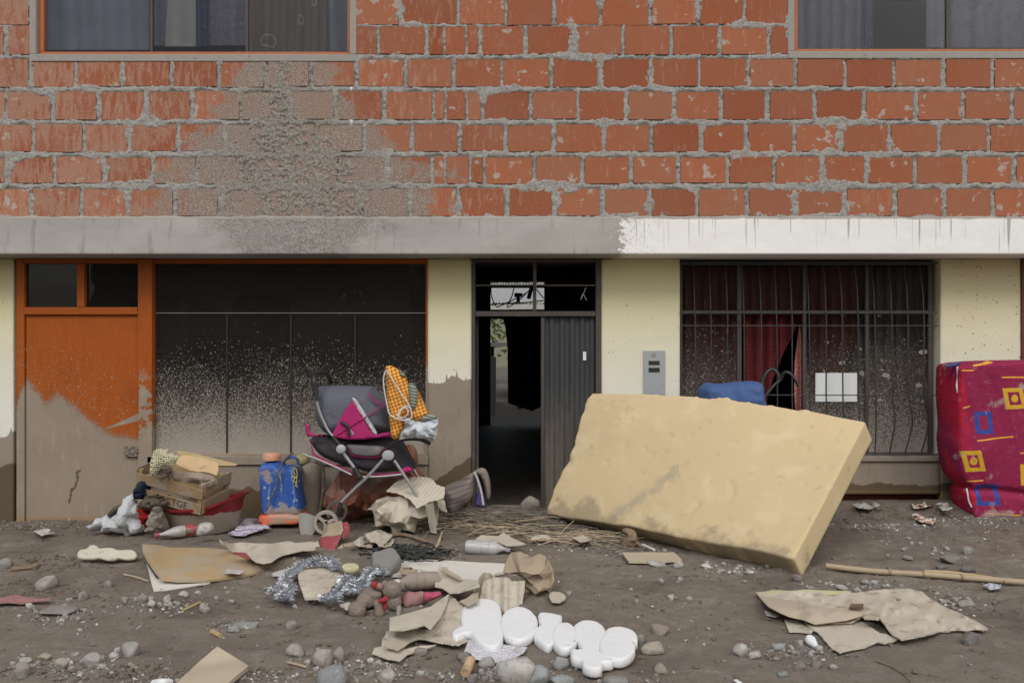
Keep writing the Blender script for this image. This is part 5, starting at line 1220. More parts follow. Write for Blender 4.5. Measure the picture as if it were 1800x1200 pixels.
text_on('MICTGE', .062, CM @ Vector((.03, -Wc/2 - .0095, -.056)), CM.to_3x3().to_4x4() @ Euler((R(90), 0, 0)).to_matrix().to_4x4(), M['black_plastic'] if False else simple('scrawl', (.10, .08, .06), .9), e, 'lettering', .0006); adopt(e)
tag(sheet('split_wood', zc([(925, 165), (1000, 168), (1100, 190), (1300, 240), (1480, 285), (1460, 300), (1300, 300), (1120, 250), (960, 215)]), psurf(lambda a, c: -.24 + .0015 * (815 - c)), M['pale_wood'], None, .012, 4, .6, up=(0, -1, .5)), 'pale split board lying along the back of the wooden crate', 'board')
tag(sheet('peach_sheet', zc([(930, 225), (1000, 205), (1150, 225), (1300, 275), (1310, 330), (1290, 385), (1200, 360), (1050, 345), (960, 310), (925, 280)]), psurf(lambda a, c: -.44 + .0042 * (832 - c) + .012 * np.sin(a / 9.)), M['peach_cloth'], None, .006, 3, 1., up=(0, -1, .5)), 'pale peach stained sheet tucked inside the wooden crate', 'sheet')
tag(crumple('muddy_rags', zc([(700, 345), (780, 330), (900, 340), (1000, 365), (1100, 365), (1240, 400), (1280, 440), (1240, 500), (1100, 470), (900, 430), (750, 400)]), -0.5, 0.07, M['muddy_cloth'], 24, 35, th=0.006, sharp=50, soft=0.8, back=.3), 'mud soaked rags spilling over the front slats of the crate', 'rags')
# crocheted cloth: a net of real holes
def crochet():
    ou = zc([(700, 300), (712, 215), (740, 150), (790, 128), (850, 140), (900, 170), (975, 200), (985, 215), (940, 265), (920, 335), (880, 315), (830, 300), (790, 330), (770, 360), (720, 385), (695, 350)])
    pl_ = vplane(-.55); q = resample(pl_.px(ou), .012, .004, 3); lo, hi = q.min(0), q.max(0); v = []; f = []
    mb = MB(); s = .0125
    X, Y = np.meshgrid(np.arange(lo[0], hi[0], s), np.arange(lo[1], hi[1], s)); pts = np.stack([X.ravel(), Y.ravel()], -1) + rng.normal(0, .0024, (X.size, 2))
    ins = inside(pts, q); d = odist(pts, q); h = .055 * (1 - (1 - np.clip(d / .06, 0, 1)) ** 2) ** .5 + .010 * ridge(pts[:, 0] * 14, pts[:, 1] * 14, 0, 3, 7)
    W3 = pl_.to3(pts, h); nx = X.shape[1]
    for i_ in range(len(pts)):
        if not ins[i_]: continue
        for nb in (i_ + 1, i_ + nx):
            if nb < len(pts) and ins[nb] and np.hypot(*(pts[nb] - pts[i_])) < 2 * s and random.random() > .10: mb.tube([W3[i_], W3[nb]], .0034, 5, cap=False)
    o = mb.build('crocheted_cloth', M['crochet']); return o
tag(crochet(), 'cream crocheted cloth hanging over the left corner of the crate', 'cloth')
tag(puff('crochet_core', zc([(715, 300), (740, 180), (790, 150), (860, 165), (940, 215), (900, 290), (830, 285), (770, 330), (725, 350)]), vplane(-.52), .07, M['muddy_cloth'], None, r=.03, step=.012, dis=wr_(.006, 12, 133)), 'muddy cloth bundled beneath the cream crocheted cloth', 'cloth')
tag(crumple('pale_jeans', zc([(108, 872), (125, 840), (180, 805), (250, 765), (325, 740), (345, 700), (430, 650), (445, 610), (500, 570), (545, 550), (552, 640), (575, 720), (610, 850), (640, 905), (560, 938), (470, 925), (380, 918), (280, 918), (200, 900), (150, 905)]), -0.44, 0.16, M['pale_denim'], 40, 31, th=0.006, sharp=40, soft=0.6, back=.3), 'pale blue denim trousers crumpled on the mud left of the basin', 'trousers')
tag(crumple('dark_garment', zc([(545, 560), (560, 500), (600, 430), (640, 425), (668, 440), (655, 540), (680, 600), (610, 610), (550, 600)]), -0.43, 0.13, M['dark_navy'], 16, 32, th=0.006, sharp=40, soft=0.6, back=.3), 'dark navy garment bunched under the left end of the crate', 'garment')
tag(crumple('knit_sweater', zc([(550, 650), (620, 600), (700, 560), (790, 570), (830, 640), (790, 700), (720, 690), (650, 705), (590, 690)]), -0.5, 0.14, M['brown_knit'], 26, 33, th=0.006, sharp=40, soft=0.6, back=.3), 'dark brown knitted garment draped between the jeans and the basin', 'garment')
tag(crumple('red_garment', zc([(552, 665), (620, 680), (690, 700), (680, 760), (650, 850), (620, 880), (590, 800)]), -0.44, 0.08, M['red_cloth'], 12, 34, th=0.006, sharp=40, soft=0.6, back=.3), 'bright red cloth poking out beside the pale jeans', 'cloth')
tag(crumple('grey_sleeve', zc([(700, 650), (760, 620), (792, 640), (780, 740), (775, 870), (740, 905), (680, 908), (648, 890), (665, 800), (680, 720)]), -.50, .11, M['grey_sock'], 22, 36, th=.006, sharp=45, soft=.7, back=.3), 'muddy grey knitted sleeve hanging down in front of the basin', 'sleeve')
tag(puff('muddy_lump', zc([(300, 745), (330, 700), (370, 670), (430, 645), (440, 670), (370, 740), (310, 760)]), vplane(-.42), .08, M['brown_knit'], None, r=.03, step=.011, dis=wr_(.01, 9, 139)), 'brown muddy rag tucked behind the pale jeans', 'rag')
tag(sheet('printed_cloth', zc([(1390, 905), (1450, 880), (1540, 790), (1560, 775), (1640, 780), (1760, 850), (1770, 862), (1640, 895), (1600, 905), (1540, 928), (1430, 925)]), gsurf(.02, .03, .05, 4), M['lilac_print'], None, .004, 4, 2.), 'lilac printed cloth crumpled on the mud right of the basin', 'cloth')
# drink bottle with red label, crumpled
def bottle(name, pts, r, m, capm, label, lab=None, extra=None, labm=None):
    e = empty(name, tuple(pts[0]), label, 'bottle'); p0, p1 = Vector(pts[0]), Vector(pts[1]); ax = (p1 - p0); L = ax.length; Mx = Matrix.Translation(p0) @ ax.to_track_quat('Z', 'Y').to_matrix().to_4x4()
    pr = [(0, 0), (r * .32, 0), (r * .33, L * .10), (r * .5, L * .17), (r * .9, L * .30), (r, L * .36), (r, L * .45), (r * .93, L * .47), (r, L * .50), (r, L * .62), (r * .94, L * .64), (r, L * .66), (r, L * .93), (r * .85, L), (r * .3, L * .985), (0, L * .97)]
    o = MB().lathe(pr, 26, Mx).build('body', m, e, True)
    a = np.array([tuple(v.co) for v in o.data.vertices]); n = np.array([tuple(v.normal) for v in o.data.vertices])
    a += n * (r * .16 * fbm(a[:, 0] * 18, a[:, 1] * 18, a[:, 2] * 18, 3, 140))[:, None]; o.data.vertices.foreach_set('co', a.ravel())
    MB().lathe([(0, -.014), (r * .40, -.014), (r * .42, .012), (0, .012)], 18, Mx).build('cap', capm, e, True)
    if lab:
        q = MB().lathe([(r * 1.04, L * lab[0]), (r * 1.05, L * lab[1])], 26, Mx).build('wrapper', labm or M['printed_red'], e, True)
    adopt(e); return e, Mx, L
b1, Mx, L = bottle('drink_bottle', (G(276, 940, .035), G(372, 925, .05)), .036, M['clear_plastic'], M['printed_red'], 'crumpled clear drink bottle with a red label lying before the basin', (.50, .76))
text_on('2021', .028, G(338, 934, .035) + Vector((0, -.047, .012)), Euler((R(75), R(4), 0)).to_matrix().to_4x4(), M['label_green'], b1, 'lettering'); adopt(b1)
tag(puff('plastic_wrap', zc([(1120, 850), (1150, 815), (1230, 810), (1265, 850), (1250, 900), (1180, 930), (1110, 925)]), vplane(-.62), .06, M['clear_plastic'], None, r=.02, step=.008, dis=wr_(.014, 22, 141)), 'crumpled clear plastic film at the end of the red labelled bottle', 'plastic film')

# ================================================================ CARDBOARD PILE, SACK AND STRAW by the doorway
tag(crumple('crumpled_cardboard', z5([(755, 1005), (800, 950), (870, 930), (960, 920), (1045, 950), (1120, 965), (1200, 930), (1235, 960), (1262, 1010), (1195, 1000), (1190, 1150), (1150, 1145), (1128, 1080), (1060, 1095), (1050, 1155), (920, 1172), (870, 1135), (800, 1140), (768, 1060)]), -.40, .22, M['cardboard_pale'], 34, 151, back=.3), 'crumpled pale cardboard box collapsed below the stroller', 'cardboard')
tag(sheet('torn_cardboard', z5([(870, 882), (910, 840), (962, 808), (1060, 788), (1150, 796), (1172, 815), (1190, 842), (1245, 858), (1238, 925), (1150, 950), (1062, 992), (1040, 960), (1025, 938), (960, 902)]), psurf(lambda a, c: -.60 + .006 * (892 - c) + .03 * np.sin((a - 680) / 22)), M['cardboard_pale'], None, .005, 1.5, 1.2, up=(0, -1, .5), rib=((.25, -.55, .8), .0135, .0017)), 'ribbed pale cardboard sheet draped on top of the crumpled box', 'cardboard')
for q, lb, sd in ((([(755, 1000), (800, 960), (870, 932), (880, 945), (830, 985), (800, 1010)]), 'small bent cardboard flap at the left of the crumpled box', 1), ([(1120, 975), (1165, 955), (1190, 1080), (1180, 1150), (1150, 1140), (1135, 1060)], 'hanging strip of cardboard at the right of the crumpled box', 2), ([(1195, 945), (1225, 950), (1262, 1012), (1225, 1010), (1205, 990)], 'short cardboard tongue beside the tied sack', 3)):
    tag(sheet('cardboard_strip', z5(q), psurf(lambda a, c, s=sd: -.64 + .02 * np.sin(a * .3 + s) + .0012 * (c - 900)), M['cardboard_pale'], None, .005, 2.5, .8, up=(0, -1, 0)), lb, 'cardboard')
e = empty('tied_sack', tuple(G(815, 900)), 'grey striped sack tied at its neck, slumped beside the doorway', 'sack')
sk = lambda p: zm(.15556, 740, 800, p)
puff('sack_body', sk([(262, 360), (330, 320), (440, 270), (540, 215), (590, 190), (605, 230), (608, 330), (600, 440), (560, 520), (480, 580), (400, 640), (330, 650), (270, 590), (255, 480)]), vplane(-.0), .26, M['sack_stripe'], e, r=.10, step=.012, dis=lambda u, v, k: .014 * ridge(u * 3 + v * 5, (v - u * .3) * 17, k, 2, 160))
puff('sack_neck', sk([(590, 190), (640, 150), (700, 140), (745, 175), (775, 260), (790, 380), (780, 480), (740, 490), (725, 400), (700, 300), (660, 230), (620, 215)]), vplane(-.02), .07, M['sack_weave'], e, r=.03, step=.009, dis=wr_(.010, 16, 161))
MB().tube(curve([P(*q, -.08) for q in sk([(600, 185), (640, 270), (668, 360), (690, 460), (705, 560)])]), .008, 7, flat=.5).build('tie', M['stripe_white'], e, True)
puff('purple_lining', sk([(660, 380), (690, 420), (715, 500), (735, 570), (700, 590), (640, 575), (605, 560), (630, 460)]), vplane(-.05), .05, M['purple_cloth'], e, r=.02, step=.009); adopt(e)
# boulder in the doorway
def f_pm(t):
    n = t.noise(40, 3); c = t.mix(t.st(n, .50, .52), (.62, .60, .56), (.40, .10, .05)); c = t.mix(t.st(t.noise(55, 2), .60, .62), c, (.08, .22, .10)); return {'Base Color': t.mix(t.st(t.noise(25, 4), .5, .7), c, (.5, .47, .42)), 'Roughness': .7}
mat('print_mix', f_pm)
mat('cardboard_wet', f_card((.56, .50, .41), (.43, .38, .305), .7))
# ================================================================ STONES
def stone_mesh(k, lv, name):
    bm = bmesh.new(); bmesh.ops.create_icosphere(bm, subdivisions=lv, radius=1)
    a = np.array([tuple(v.co) for v in bm.verts]); r_ = np.random.default_rng(k)
    n = fbm(a[:, 0] * 1.1 + k * 7, a[:, 1] * 1.1, a[:, 2] * 1.1, 3, k); a = a * (1 + .30 * n)[:, None]
    for _ in range(7):                            # broken, flattened faces
        d = r_.normal(0, 1, 3); d /= np.linalg.norm(d); h = r_.uniform(.55, .82); s_ = a @ d; a = a - np.maximum(s_ - h, 0)[:, None] * d * .85
    a = a * (1 + .045 * fbm(a[:, 0] * 5, a[:, 1] * 5, a[:, 2] * 5, 2, k + 40))[:, None]
    for v, p in zip(bm.verts, a): v.co = p
    me = bpy.data.meshes.new(name); bm.to_mesh(me); bm.free(); me.materials.append(M['stone']); me.polygons.foreach_set('use_smooth', [True] * len(me.polygons)); return me
SM = [stone_mesh(k, 3, 'stone') for k in range(12)]
def stone(px, py, w, h, label, group='loose stones lying on the mud', k=None, sink=.5, rot=None):
    """centre of the stone in the photograph, width and height in its pixels"""
    g = G(px, py + h * .38); D = g.y - CAMY; sx = w / 2 / 1500 * D; sz = h / 2 / 1500 * D
    sy = min(sx, max(sz * 1.25, sx * .7)); sz_ = sz * 1.3
    o = link(bpy.data.objects.new('stone', SM[random.randrange(12) if k is None else k])); o.scale = (sx, sy, sz_)
    o.rotation_euler = (random.uniform(-.2, .2), random.uniform(-.25, .25) if rot is None else rot, random.choice((0, math.pi)) + random.uniform(-.4, .4))
    o.location = (g.x, g.y, float(H(g.x, g.y)) + sz_ * (1 - sink)); 
    c = (.30, .29, .27); 
    for w_, cc in STONEC:
        if w_ in label: c = cc; break
    q = random.uniform(.85, 1.2); o.color = tuple(min(.6, a * q) for a in c) + (1,)
    return tag(o, label, 'stone', group)
STONEC = [('one of many', (.36, .345, .315)), ('pinkish', (.35, .30, .275)), ('purplish', (.24, .21, .21)), ('reddish', (.24, .185, .15)), ('brownish', (.22, .17, .14)), ('bluish', (.285, .30, .305)), ('blue grey', (.285, .30, .305)), ('greenish', (.25, .27, .245)), ('sandy', (.36, .31, .25)), ('yellowish', (.42, .38, .30)), ('white', (.52, .50, .46)), ('pale', (.40, .385, .35)), ('dark', (.15, .145, .14)), ('dusty', (.22, .19, .165)), ('mottled', (.22, .20, .20))]
BIG = [(912, 1175, 76, 56, 'largest pale grey boulder, at the bottom below the white foam letters', 0, .1), (585, 1187, 54, 40, 'pointed blue grey boulder at the bottom left of the torn cardboard', 3, -.5),
 (566, 1158, 34, 30, 'pinkish grey round stone just behind the pointed blue grey boulder', None, None), (518, 1143, 33, 22, 'smooth grey stone at the left of the pinkish round stone', None, 0),
 (596, 1152, 24, 28, 'upright dull grey stone beside the pinkish round stone', None, None), (946, 1188, 36, 34, 'bluish slanted stone leaning on the right of the largest boulder', None, -.6),
 (985, 1165, 30, 22, 'pale half buried stone behind the bluish slanted stone', None, None), (1148, 1140, 46, 20, 'long sandy stone right of the foam letters', None, 0), (1125, 1122, 18, 22, 'grey stone wedged against the right end of the foam letters', None, None),
 (1160, 1106, 34, 20, 'cracked pair of grey stones above the long sandy stone', None, None), (1162, 1176, 24, 20, 'small round pale stone alone below the long sandy stone', None, None), (1085, 1196, 44, 18, 'broad flat stone cut by the bottom edge under the foam letters', None, None),
 (230, 1140, 34, 28, 'rough round grey stone at the end of the lower left stone row', None, None), (162, 1159, 38, 21, 'flat pale grey stone in the middle of the lower left stone row', None, 0), (108, 1167, 34, 18, 'flat yellowish stone left of the pale flat one', None, 0),
 (39, 1176, 30, 28, 'blocky pale stone furthest to the lower left', None, None), (200, 1152, 18, 12, 'small white pebble beside the rough round grey stone', None, None), (80, 1024, 46, 22, 'pinkish slanted slab of stone half sunk at the left', None, -.3),
 (105, 1072, 74, 14, 'long flat grey stone sunk in the mud at the left', None, -.05), (190, 1027, 18, 12, 'lone round grey stone between the slab and the plywood', None, None), (145, 1048, 20, 16, 'upright pale stone below the pinkish slab', None, None),
 (362, 1070, 22, 14, 'lone pale round stone right of the thin wood splinter', None, None), (292, 1052, 16, 14, 'rounded white stone in the pebble patch under the plywood', None, None), (268, 1061, 18, 14, 'angular white stone in the pebble patch under the plywood', None, None), (322, 1044, 22, 10, 'flat pale stone by the corner of the plywood', None, None),
 (250, 1052, 20, 14, 'grey stone at the left of the pebble patch under the plywood', None, None), (430, 1097, 44, 10, 'flat greenish grey stone on the open mud in the left foreground', None, 0), (412, 1105, 28, 14, 'darker grey stone touching the flat greenish one', None, None),
 (510, 1098, 24, 14, 'rounded grey stone alone below the teddy bear', None, None), (1704, 1123, 34, 22, 'dark grey angular stone below the right end of the large cardboard', None, .2), (1303, 1140, 26, 28, 'pale upright stone left of the lower right pebble patch', None, .5),
 (1326, 1152, 24, 14, 'rough grey stone touching the pale upright stone', None, None), (1369, 1137, 26, 14, 'bluish flat stone in the lower right pebble patch', None, 0), (1405, 1170, 22, 14, 'purplish oval stone under the lower right pebble patch', None, 0),
 (1434, 1166, 18, 15, 'round speckled white stone beside the purplish oval one', None, None), (1466, 1171, 16, 11, 'pale rounded stone at the right of the speckled white one', None, None), (1377, 1184, 24, 9, 'flat greenish stone lowest of the lower right stones', None, 0),
 (1700, 967, 18, 14, 'lone grey stone left of the magenta mattress foot', None, None), (1672, 983, 44, 16, 'long dark grey stone above the cane', None, .1), (1702, 1000, 28, 12, 'dark oval stone just behind the cane', None, 0), (1655, 996, 22, 9, 'small flat stone under the long dark grey one', None, 0),
 (1698, 1061, 32, 11, 'flat whitish stone right of the large cardboard top', None, .05), (1480, 1032, 22, 10, 'pale stone above the top edge of the large cardboard', None, None), (1520, 1023, 18, 11, 'round whitish stone between cane and large cardboard', None, None), (1402, 1016, 20, 13, 'purplish ribbed stone beneath the foam mattress corner', None, None),
 (1597, 980, 22, 9, 'flat grey stone in the shade right of the foam mattress', None, None), (933, 888, 40, 26, 'rounded dusty boulder on the entrance threshold', 5, None), (872, 908, 44, 22, 'reddish lump of earth and stone before the entrance', 6, None), (1240, 995, 22, 9, 'white flat pebble below the foam mattress', None, None),
 (1193, 993, 20, 13, 'oval pale stone right of the scrap of wood', None, None), (1155, 990, 34, 10, 'long pale stone under the scrap of wood', None, .1), (1316, 1006, 18, 9, 'white pebble under the low edge of the foam mattress', None, None), (824, 1160, 26, 16, 'brownish stone at the left of the largest boulder', None, None),
 (855, 1166, 32, 18, 'grey round stone just before the printed paper', None, None), (816, 1153, 30, 16, 'mottled grey stone beside the cork', None, None), (830, 1194, 24, 14, 'purplish stone by the cork at the bottom edge', None, None), (852, 1192, 16, 12, 'whitish pebble right of the purplish stone', None, None),
 (680, 1188, 34, 22, 'pale round stone at the bottom between boulder and cardboard', None, None), (678, 1180, 18, 9, 'flat greenish stone behind the pale bottom one', None, None), (738, 1182, 18, 10, 'pale pebble at the bottom left of the foam letters', None, None), (742, 1144, 28, 16, 'pale broken stone under the tip of the torn cardboard', None, None),
 (988, 1196, 50, 16, 'pale wide stone at the bottom below the bluish slanted one', None, 0), (652, 1160, 12, 12, 'tiny white stone near the tip of the torn cardboard', None, None), (1000, 1042, 12, 8, 'tiny pebble near the curled cardboard disc', None, None),
 (5, 990, 30, 18, 'whitish stone cut by the left edge', None, None), (45, 1160, 22, 12, 'greyish pebble above the blocky pale stone', None, None), (80, 1155, 30, 12, 'dark grey flat stone behind the yellowish one', None, None)]
for (px, py, w, h, lb, k, rt) in BIG: stone(px, py, w, h, lb, 'loose stones lying on the mud', k, rot=rt)
PATCH = [((1120, 975), (60, 9), 16, 'pebbles along the foot of the foam mattress'), ((1290, 1000), (90, 9), 16, 'pebbles along the foot of the foam mattress'), ((1500, 1030), (110, 10), 12, 'pebbles between the cane and the large cardboard'), ((1660, 1050), (60, 22), 12, 'pebbles between the cane and the large cardboard'),
         ((1400, 1145), (60, 16), 14, 'pebbles in the patch at the lower right'), ((100, 1080), (60, 24), 14, 'pebbles scattered at the left edge'), ((270, 1062), (60, 12), 12, 'pebbles scattered under the plywood'), ((150, 1165), (130, 20), 22, 'pebbles in the lower left row'),
         ((620, 1170), (90, 22), 22, 'pebbles at the bottom below the torn cardboard'), ((860, 1185), (90, 12), 20, 'pebbles round the largest boulder'), ((1640, 965), (110, 24), 12, 'pebbles strewn right of the foam mattress'), ((450, 1060), (250, 60), 12, 'pebbles on the open mud in the left foreground'),
         ((1150, 1060), (150, 60), 8, 'pebbles on the open mud right of the kraft paper')]
for (cx, cy), (rx, ry), n, lb in PATCH:
    for _ in range(n):
        w = random.uniform(7, 14) * (1 if cy > 1000 else .8); stone(cx + random.gauss(0, .5) * rx, min(1196, cy + random.gauss(0, .5) * ry), w, w * random.uniform(.5, .8), 'small ' + lb.replace('pebbles', 'rounded pebble, one of many', 1), lb)
# gravel nobody could count
def gravel(name, label, spots, mt, smin, smax):
    base = [(a, b) for a, b in []]; bm = bmesh.new(); bmesh.ops.create_icosphere(bm, subdivisions=1, radius=1); bv_ = np.array([tuple(v.co) for v in bm.verts]); bf = np.array([[v.index for v in f.verts] for f in bm.faces]); bm.free()
    V = []; F = []; n0 = 0
    for (cx, cy, rx, ry, n) in spots:
        px = cx + rng.normal(0, .5, n) * rx; py = cy + rng.normal(0, .5, n) * ry; ok = (py < 1290) & (py > 885); g = Gv(px[ok], py[ok], 0.)
        for p in g:
            s = smin + (smax - smin) * rng.random() ** 3; q = bv_ * (s * rng.uniform(.7, 1.3), s * rng.uniform(.7, 1.2), s * rng.uniform(.4, .8)); a = rng.uniform(0, 6.28); q = q + rng.normal(0, .12 * s, q.shape)
            q = q @ np.array(((math.cos(a), math.sin(a), 0), (-math.sin(a), math.cos(a), 0), (0, 0, 1))); V.append(q + (p[0], p[1], float(p[2]) + s * .25)); F.append(bf + n0); n0 += len(bv_)
    tag(ob(name, np.vstack(V), np.vstack(F), mt), label, None, None, 'stuff')
def f_grav(t):
    d, c = t.vor(t.pos(), 45); r, g, b = t.sep(c); k = t.mix(r, (.30, .28, .25), (.14, .13, .12)); k = t.mix(t.m('GREATER_THAN', g, .84), k, (.52, .50, .46)); return {'Base Color': k, 'Roughness': .92}
mat('gravel', f_grav)
gravel('gravel', 'grey gravel strewn over the mud', [(900, 1050, 1100, 130, 900), (1120, 975, 90, 12, 380), (1290, 1002, 120, 14, 420), (1520, 1032, 160, 14, 420), (1660, 1060, 90, 30, 260), (1400, 1148, 80, 22, 300), (100, 1082, 80, 26, 260), (270, 1064, 80, 14, 220),
  (130, 1178, 180, 26, 600), (400, 1190, 160, 12, 420), (620, 1172, 110, 24, 480), (860, 1186, 130, 16, 420), (1570, 925, 140, 7, 900), (1720, 915, 120, 8, 500), (1640, 945, 160, 20, 300), (860, 960, 150, 14, 200), (60, 925, 90, 10, 200), (760, 975, 60, 10, 300), (1040, 960, 80, 10, 250), (980, 1196, 200, 20, 200), (420, 1097, 50, 8, 90)], M['gravel'], .0025, .011)
simple('clod', (.19, .155, .125), .95, (.13, .105, .082), bump=.6)
gravel('clods', 'small crumbs and clods of brown mud over the ground', [(900, 1050, 1200, 170, 1500), (100, 930, 200, 20, 450), (870, 915, 120, 16, 500), (1600, 905, 200, 18, 500), (90, 990, 130, 14, 350), (60, 1040, 110, 20, 250), (330, 1185, 200, 14, 500), (700, 930, 200, 14, 300)], M['clod'], .003, .016)

# ================================================================ STRAW, CANES, STICKS
def stick(name, pts, r, m, label, cat, h=.012, n=7, taper=1., nodes=None):
    p = [G(a, b, h if len(pts) < 9 else h) for a, b in pts] if len(pts[0]) == 2 else [G(a, b, c) for a, b, c in pts]
    c = curve(p, 4); k = len(c); b = MB().tube(c, [r * (1 - (1 - taper) * i_ / k) for i_ in range(k)], n)
    o = b.build(name, m, None, True); return tag(o, label, cat)
cp = [(1452, 994), (1530, 1003), (1625, 1009), (1700, 1015), (1800, 1023), (1900, 1031)]
e = empty('cane', tuple(G(1620, 1009, .02)), 'long pale split cane running out from under the foam mattress to the right', 'cane')
MB().tube(curve([G(a, b, .022) for a, b in cp], 5), .0145, 10).build('stalk', M['reed'], e, True)
MB().tube(curve([G(a, b, .024) for a, b in [(1625, 1004), (1670, 1006), (1740, 1015), (1768, 1021)]], 5), .009, 8).build('split_strip', M['pale_wood'], e, True)
for a, b in ((1506, 1000), (1563, 1004.5), (1622, 1008.6), (1690, 1014), (1765, 1020)):
    g = G(a, b, .022); MB().tube([g + Vector((-.006, 0, 0)), g + Vector((.006, 0, 0))], .0165, 10).build('joint', M['crate_wood'], e, True)
adopt(e)
stick('cane', [(793, 922), (850, 925), (920, 930), (990, 938), (1090, 952)], .009, M['reed'], 'pale knotty cane lying before the entrance', 'cane', .012)
stick('stick', [(664, 948), (700, 938), (740, 948), (765, 958), (800, 972)], .011, M['root_wood'], 'bent brown branch by the burnt rubbish below the cardboard box', 'stick', .02)
stick('stick', [(766, 965, .02), (772, 950, .04), (777, 935, .09)], .007, M['reed'], 'short forked twig standing up by the bent branch', 'stick')
stick('stick', [(1148 * 0 + 322, 1072), (352, 1058)], .006, M['pale_wood'], 'thin pale splinter left of the lone pale stone', 'stick', .008)
stick('stick', [(218, 1009), (240, 1014), (260, 1021)], .005, M['reed'], 'thin twig at the left of the plywood sheet', 'stick', .008)
stick('stick', [(372, 1109), (388, 1117)], .010, M['pale_wood'], 'stubby brown wood chip in the left foreground', 'stick', .01)
stick('stick', [(1538, 1160), (1570, 1172), (1590, 1185), (1602, 1200)], .004, M['root_wood'], 'thin curved twig in the lower right corner', 'stick', .006, taper=.4)
stick('stick', [(505, 1163), (540, 1172)], .005, M['reed'], 'short pale twig before the grey stones at the bottom', 'stick', .008)
stick('stick', [(20, 1000), (60, 996), (62, 992)], .012, M['root_wood'], 'muddy root fragment half sunk at the left', 'root', .01)
def straw(name, label, spots, m, seed):
    rg = np.random.default_rng(seed); mb = MB()
    for (cx, cy, rx, ry, n, hh, ln) in spots:
        for _ in range(n):
            px = cx + rg.normal(0, .5) * rx; py = max(890, cy + rg.normal(0, .5) * ry); g = G(px, py, rg.uniform(.003, hh)); a = rg.normal(0, .8) + (math.pi if rg.random() < .5 else 0); L = rg.uniform(.4, 1.) * ln
            d = Vector((math.cos(a), math.sin(a), rg.normal(0, .07))) * L / 2; m_ = g + Vector((rg.normal(0, .01), rg.normal(0, .01), rg.uniform(0, .012)))
            mb.tube([g - d, m_, g + d], rg.uniform(.0012, .0032) * (2.2 if name == 'burnt_litter' else 1), 4, cap=False)
    tag(mb.build(name, m), label, None, None, 'stuff')
straw('straw', 'dry straw and reed litter before the entrance and under the mattress', [(850, 900, 90, 14, 150, .07, .22), (900, 928, 170, 12, 130, .02, .26), (1010, 945, 110, 10, 110, .02, .24), (790, 912, 50, 16, 80, .05, .18), (1100, 965, 60, 6, 30, .02, .16), (960, 912, 60, 10, 60, .02, .2)], M['straw_mat'], 5)
straw('straw', 'pale reed splinters mixed into the straw before the entrance', [(880, 920, 180, 20, 60, .04, .34), (1000, 945, 120, 12, 70, .03, .3), (740, 970, 60, 8, 30, .02, .16)], M['reed'], 6)
straw('burnt_litter', 'charred black twigs and leaves in a heap beside the bent branch', [(720, 972, 60, 12, 240, .05, .09), (700, 968, 40, 10, 120, .06, .05)], M['burnt'], 8)

# ================================================================ FLAT RUBBISH
z3 = lambda p: zm(.25, 370, 880, p); z4 = lambda p: zm(.28889, 620, 920, p); z2 = lambda p: zm(.27778, 0, 930, p); z6 = lambda p: zm(.33333, 1200, 880, p)
def gs(name, ou, h, amp, m, label, cat, th=.005, step=4, rag=1., seed=0, tilt=None, rib=None, fr=.02): return tag(sheet(name, ou, gsurf(h, amp, fr, seed, tilt), m, None, th, step, rag, seed, rib=rib), label, cat)
ply = [(250, 956), (275, 957), (300, 962), (360, 962), (420, 968), (480, 972), (518, 978), (521, 986), (480, 996), (430, 1010), (365, 1019), (310, 1019), (285, 1016), (276, 1005), (262, 985), (251, 968)]
gs('plywood_sheet', ply, .018, .0, M['plywood'], 'large warped tan plywood sheet lying on the mud at the left', 'board', .012, 6, .6, 3, tilt=lambda a, b: .022 * np.cos((a - 250) / 90) * (b > 0) + .03 * sm(-(a), -300, -250))
gs('white_sheet', [(258, 990), (275, 1016), (300, 1020), (372, 1020), (368, 1024), (330, 1030), (290, 1036), (270, 1037), (264, 1015)], .010, .0, M['white_board'], 'white panel edge sticking out beneath the plywood sheet', 'board', .006, 6, .3)
tc = z3([(62, 268), (90, 285), (140, 298), (230, 290), (315, 298), (430, 300), (550, 280), (600, 295), (720, 285), (735, 300), (740, 345), (640, 350), (520, 380), (480, 395), (430, 430), (370, 440), (320, 432), (255, 385), (180, 365), (120, 335), (85, 305)])
gs('torn_carton', tc, .038, .035, M['cardboard_pale'], 'torn pale carton curling over the right end of the plywood', 'cardboard', .004, 3, .8, 9, tilt=lambda a, b: .045 * sm(-a, -415, -385) + .02 * np.sin(a / 14))
gs('carton_print', z3([(160, 358), (250, 362), (262, 380), (285, 402), (262, 404), (215, 388), (175, 372)]), .060, .0, M['printed_red'], 'red printed corner of the torn carton over the plywood', 'cardboard', .002, 3, .4)
def fac(name, faces, m, label, cat, th=.004, parent=None):
    """crumpled board: a few bent facets given as (px, py, depth) corners, refined and creased"""
    vv = []; ff = []; key = {}
    for f_ in faces:
        q = []
        for p in f_:
            if p not in key: key[p] = len(vv); vv.append(P(*p))
            q.append(key[p])
        ff.append(q)
    o = ob(name, vv, ff, m, parent, True); bm = bmesh.new(); bm.from_mesh(o.data); bmesh.ops.triangulate(bm, faces=bm.faces); bmesh.ops.subdivide_edges(bm, edges=bm.edges, cuts=5, use_grid_fill=True)
    for v in bm.verts:
        n_ = float(fbm(v.co.x * 16, v.co.y * 16, v.co.z * 16, 3, 181)); v.co += Vector((n_ * .006, n_ * .006, float(fbm(v.co.x * 18, v.co.z * 18, 4, 3, 182)) * .008))
    bm.to_mesh(o.data); bm.free(); s_ = o.modifiers.new('thickness', 'SOLIDIFY'); s_.thickness = th
    try: o.data.set_sharp_from_angle(angle=R(35))
    except Exception: pass
    return tag(o, label, cat) if label else o
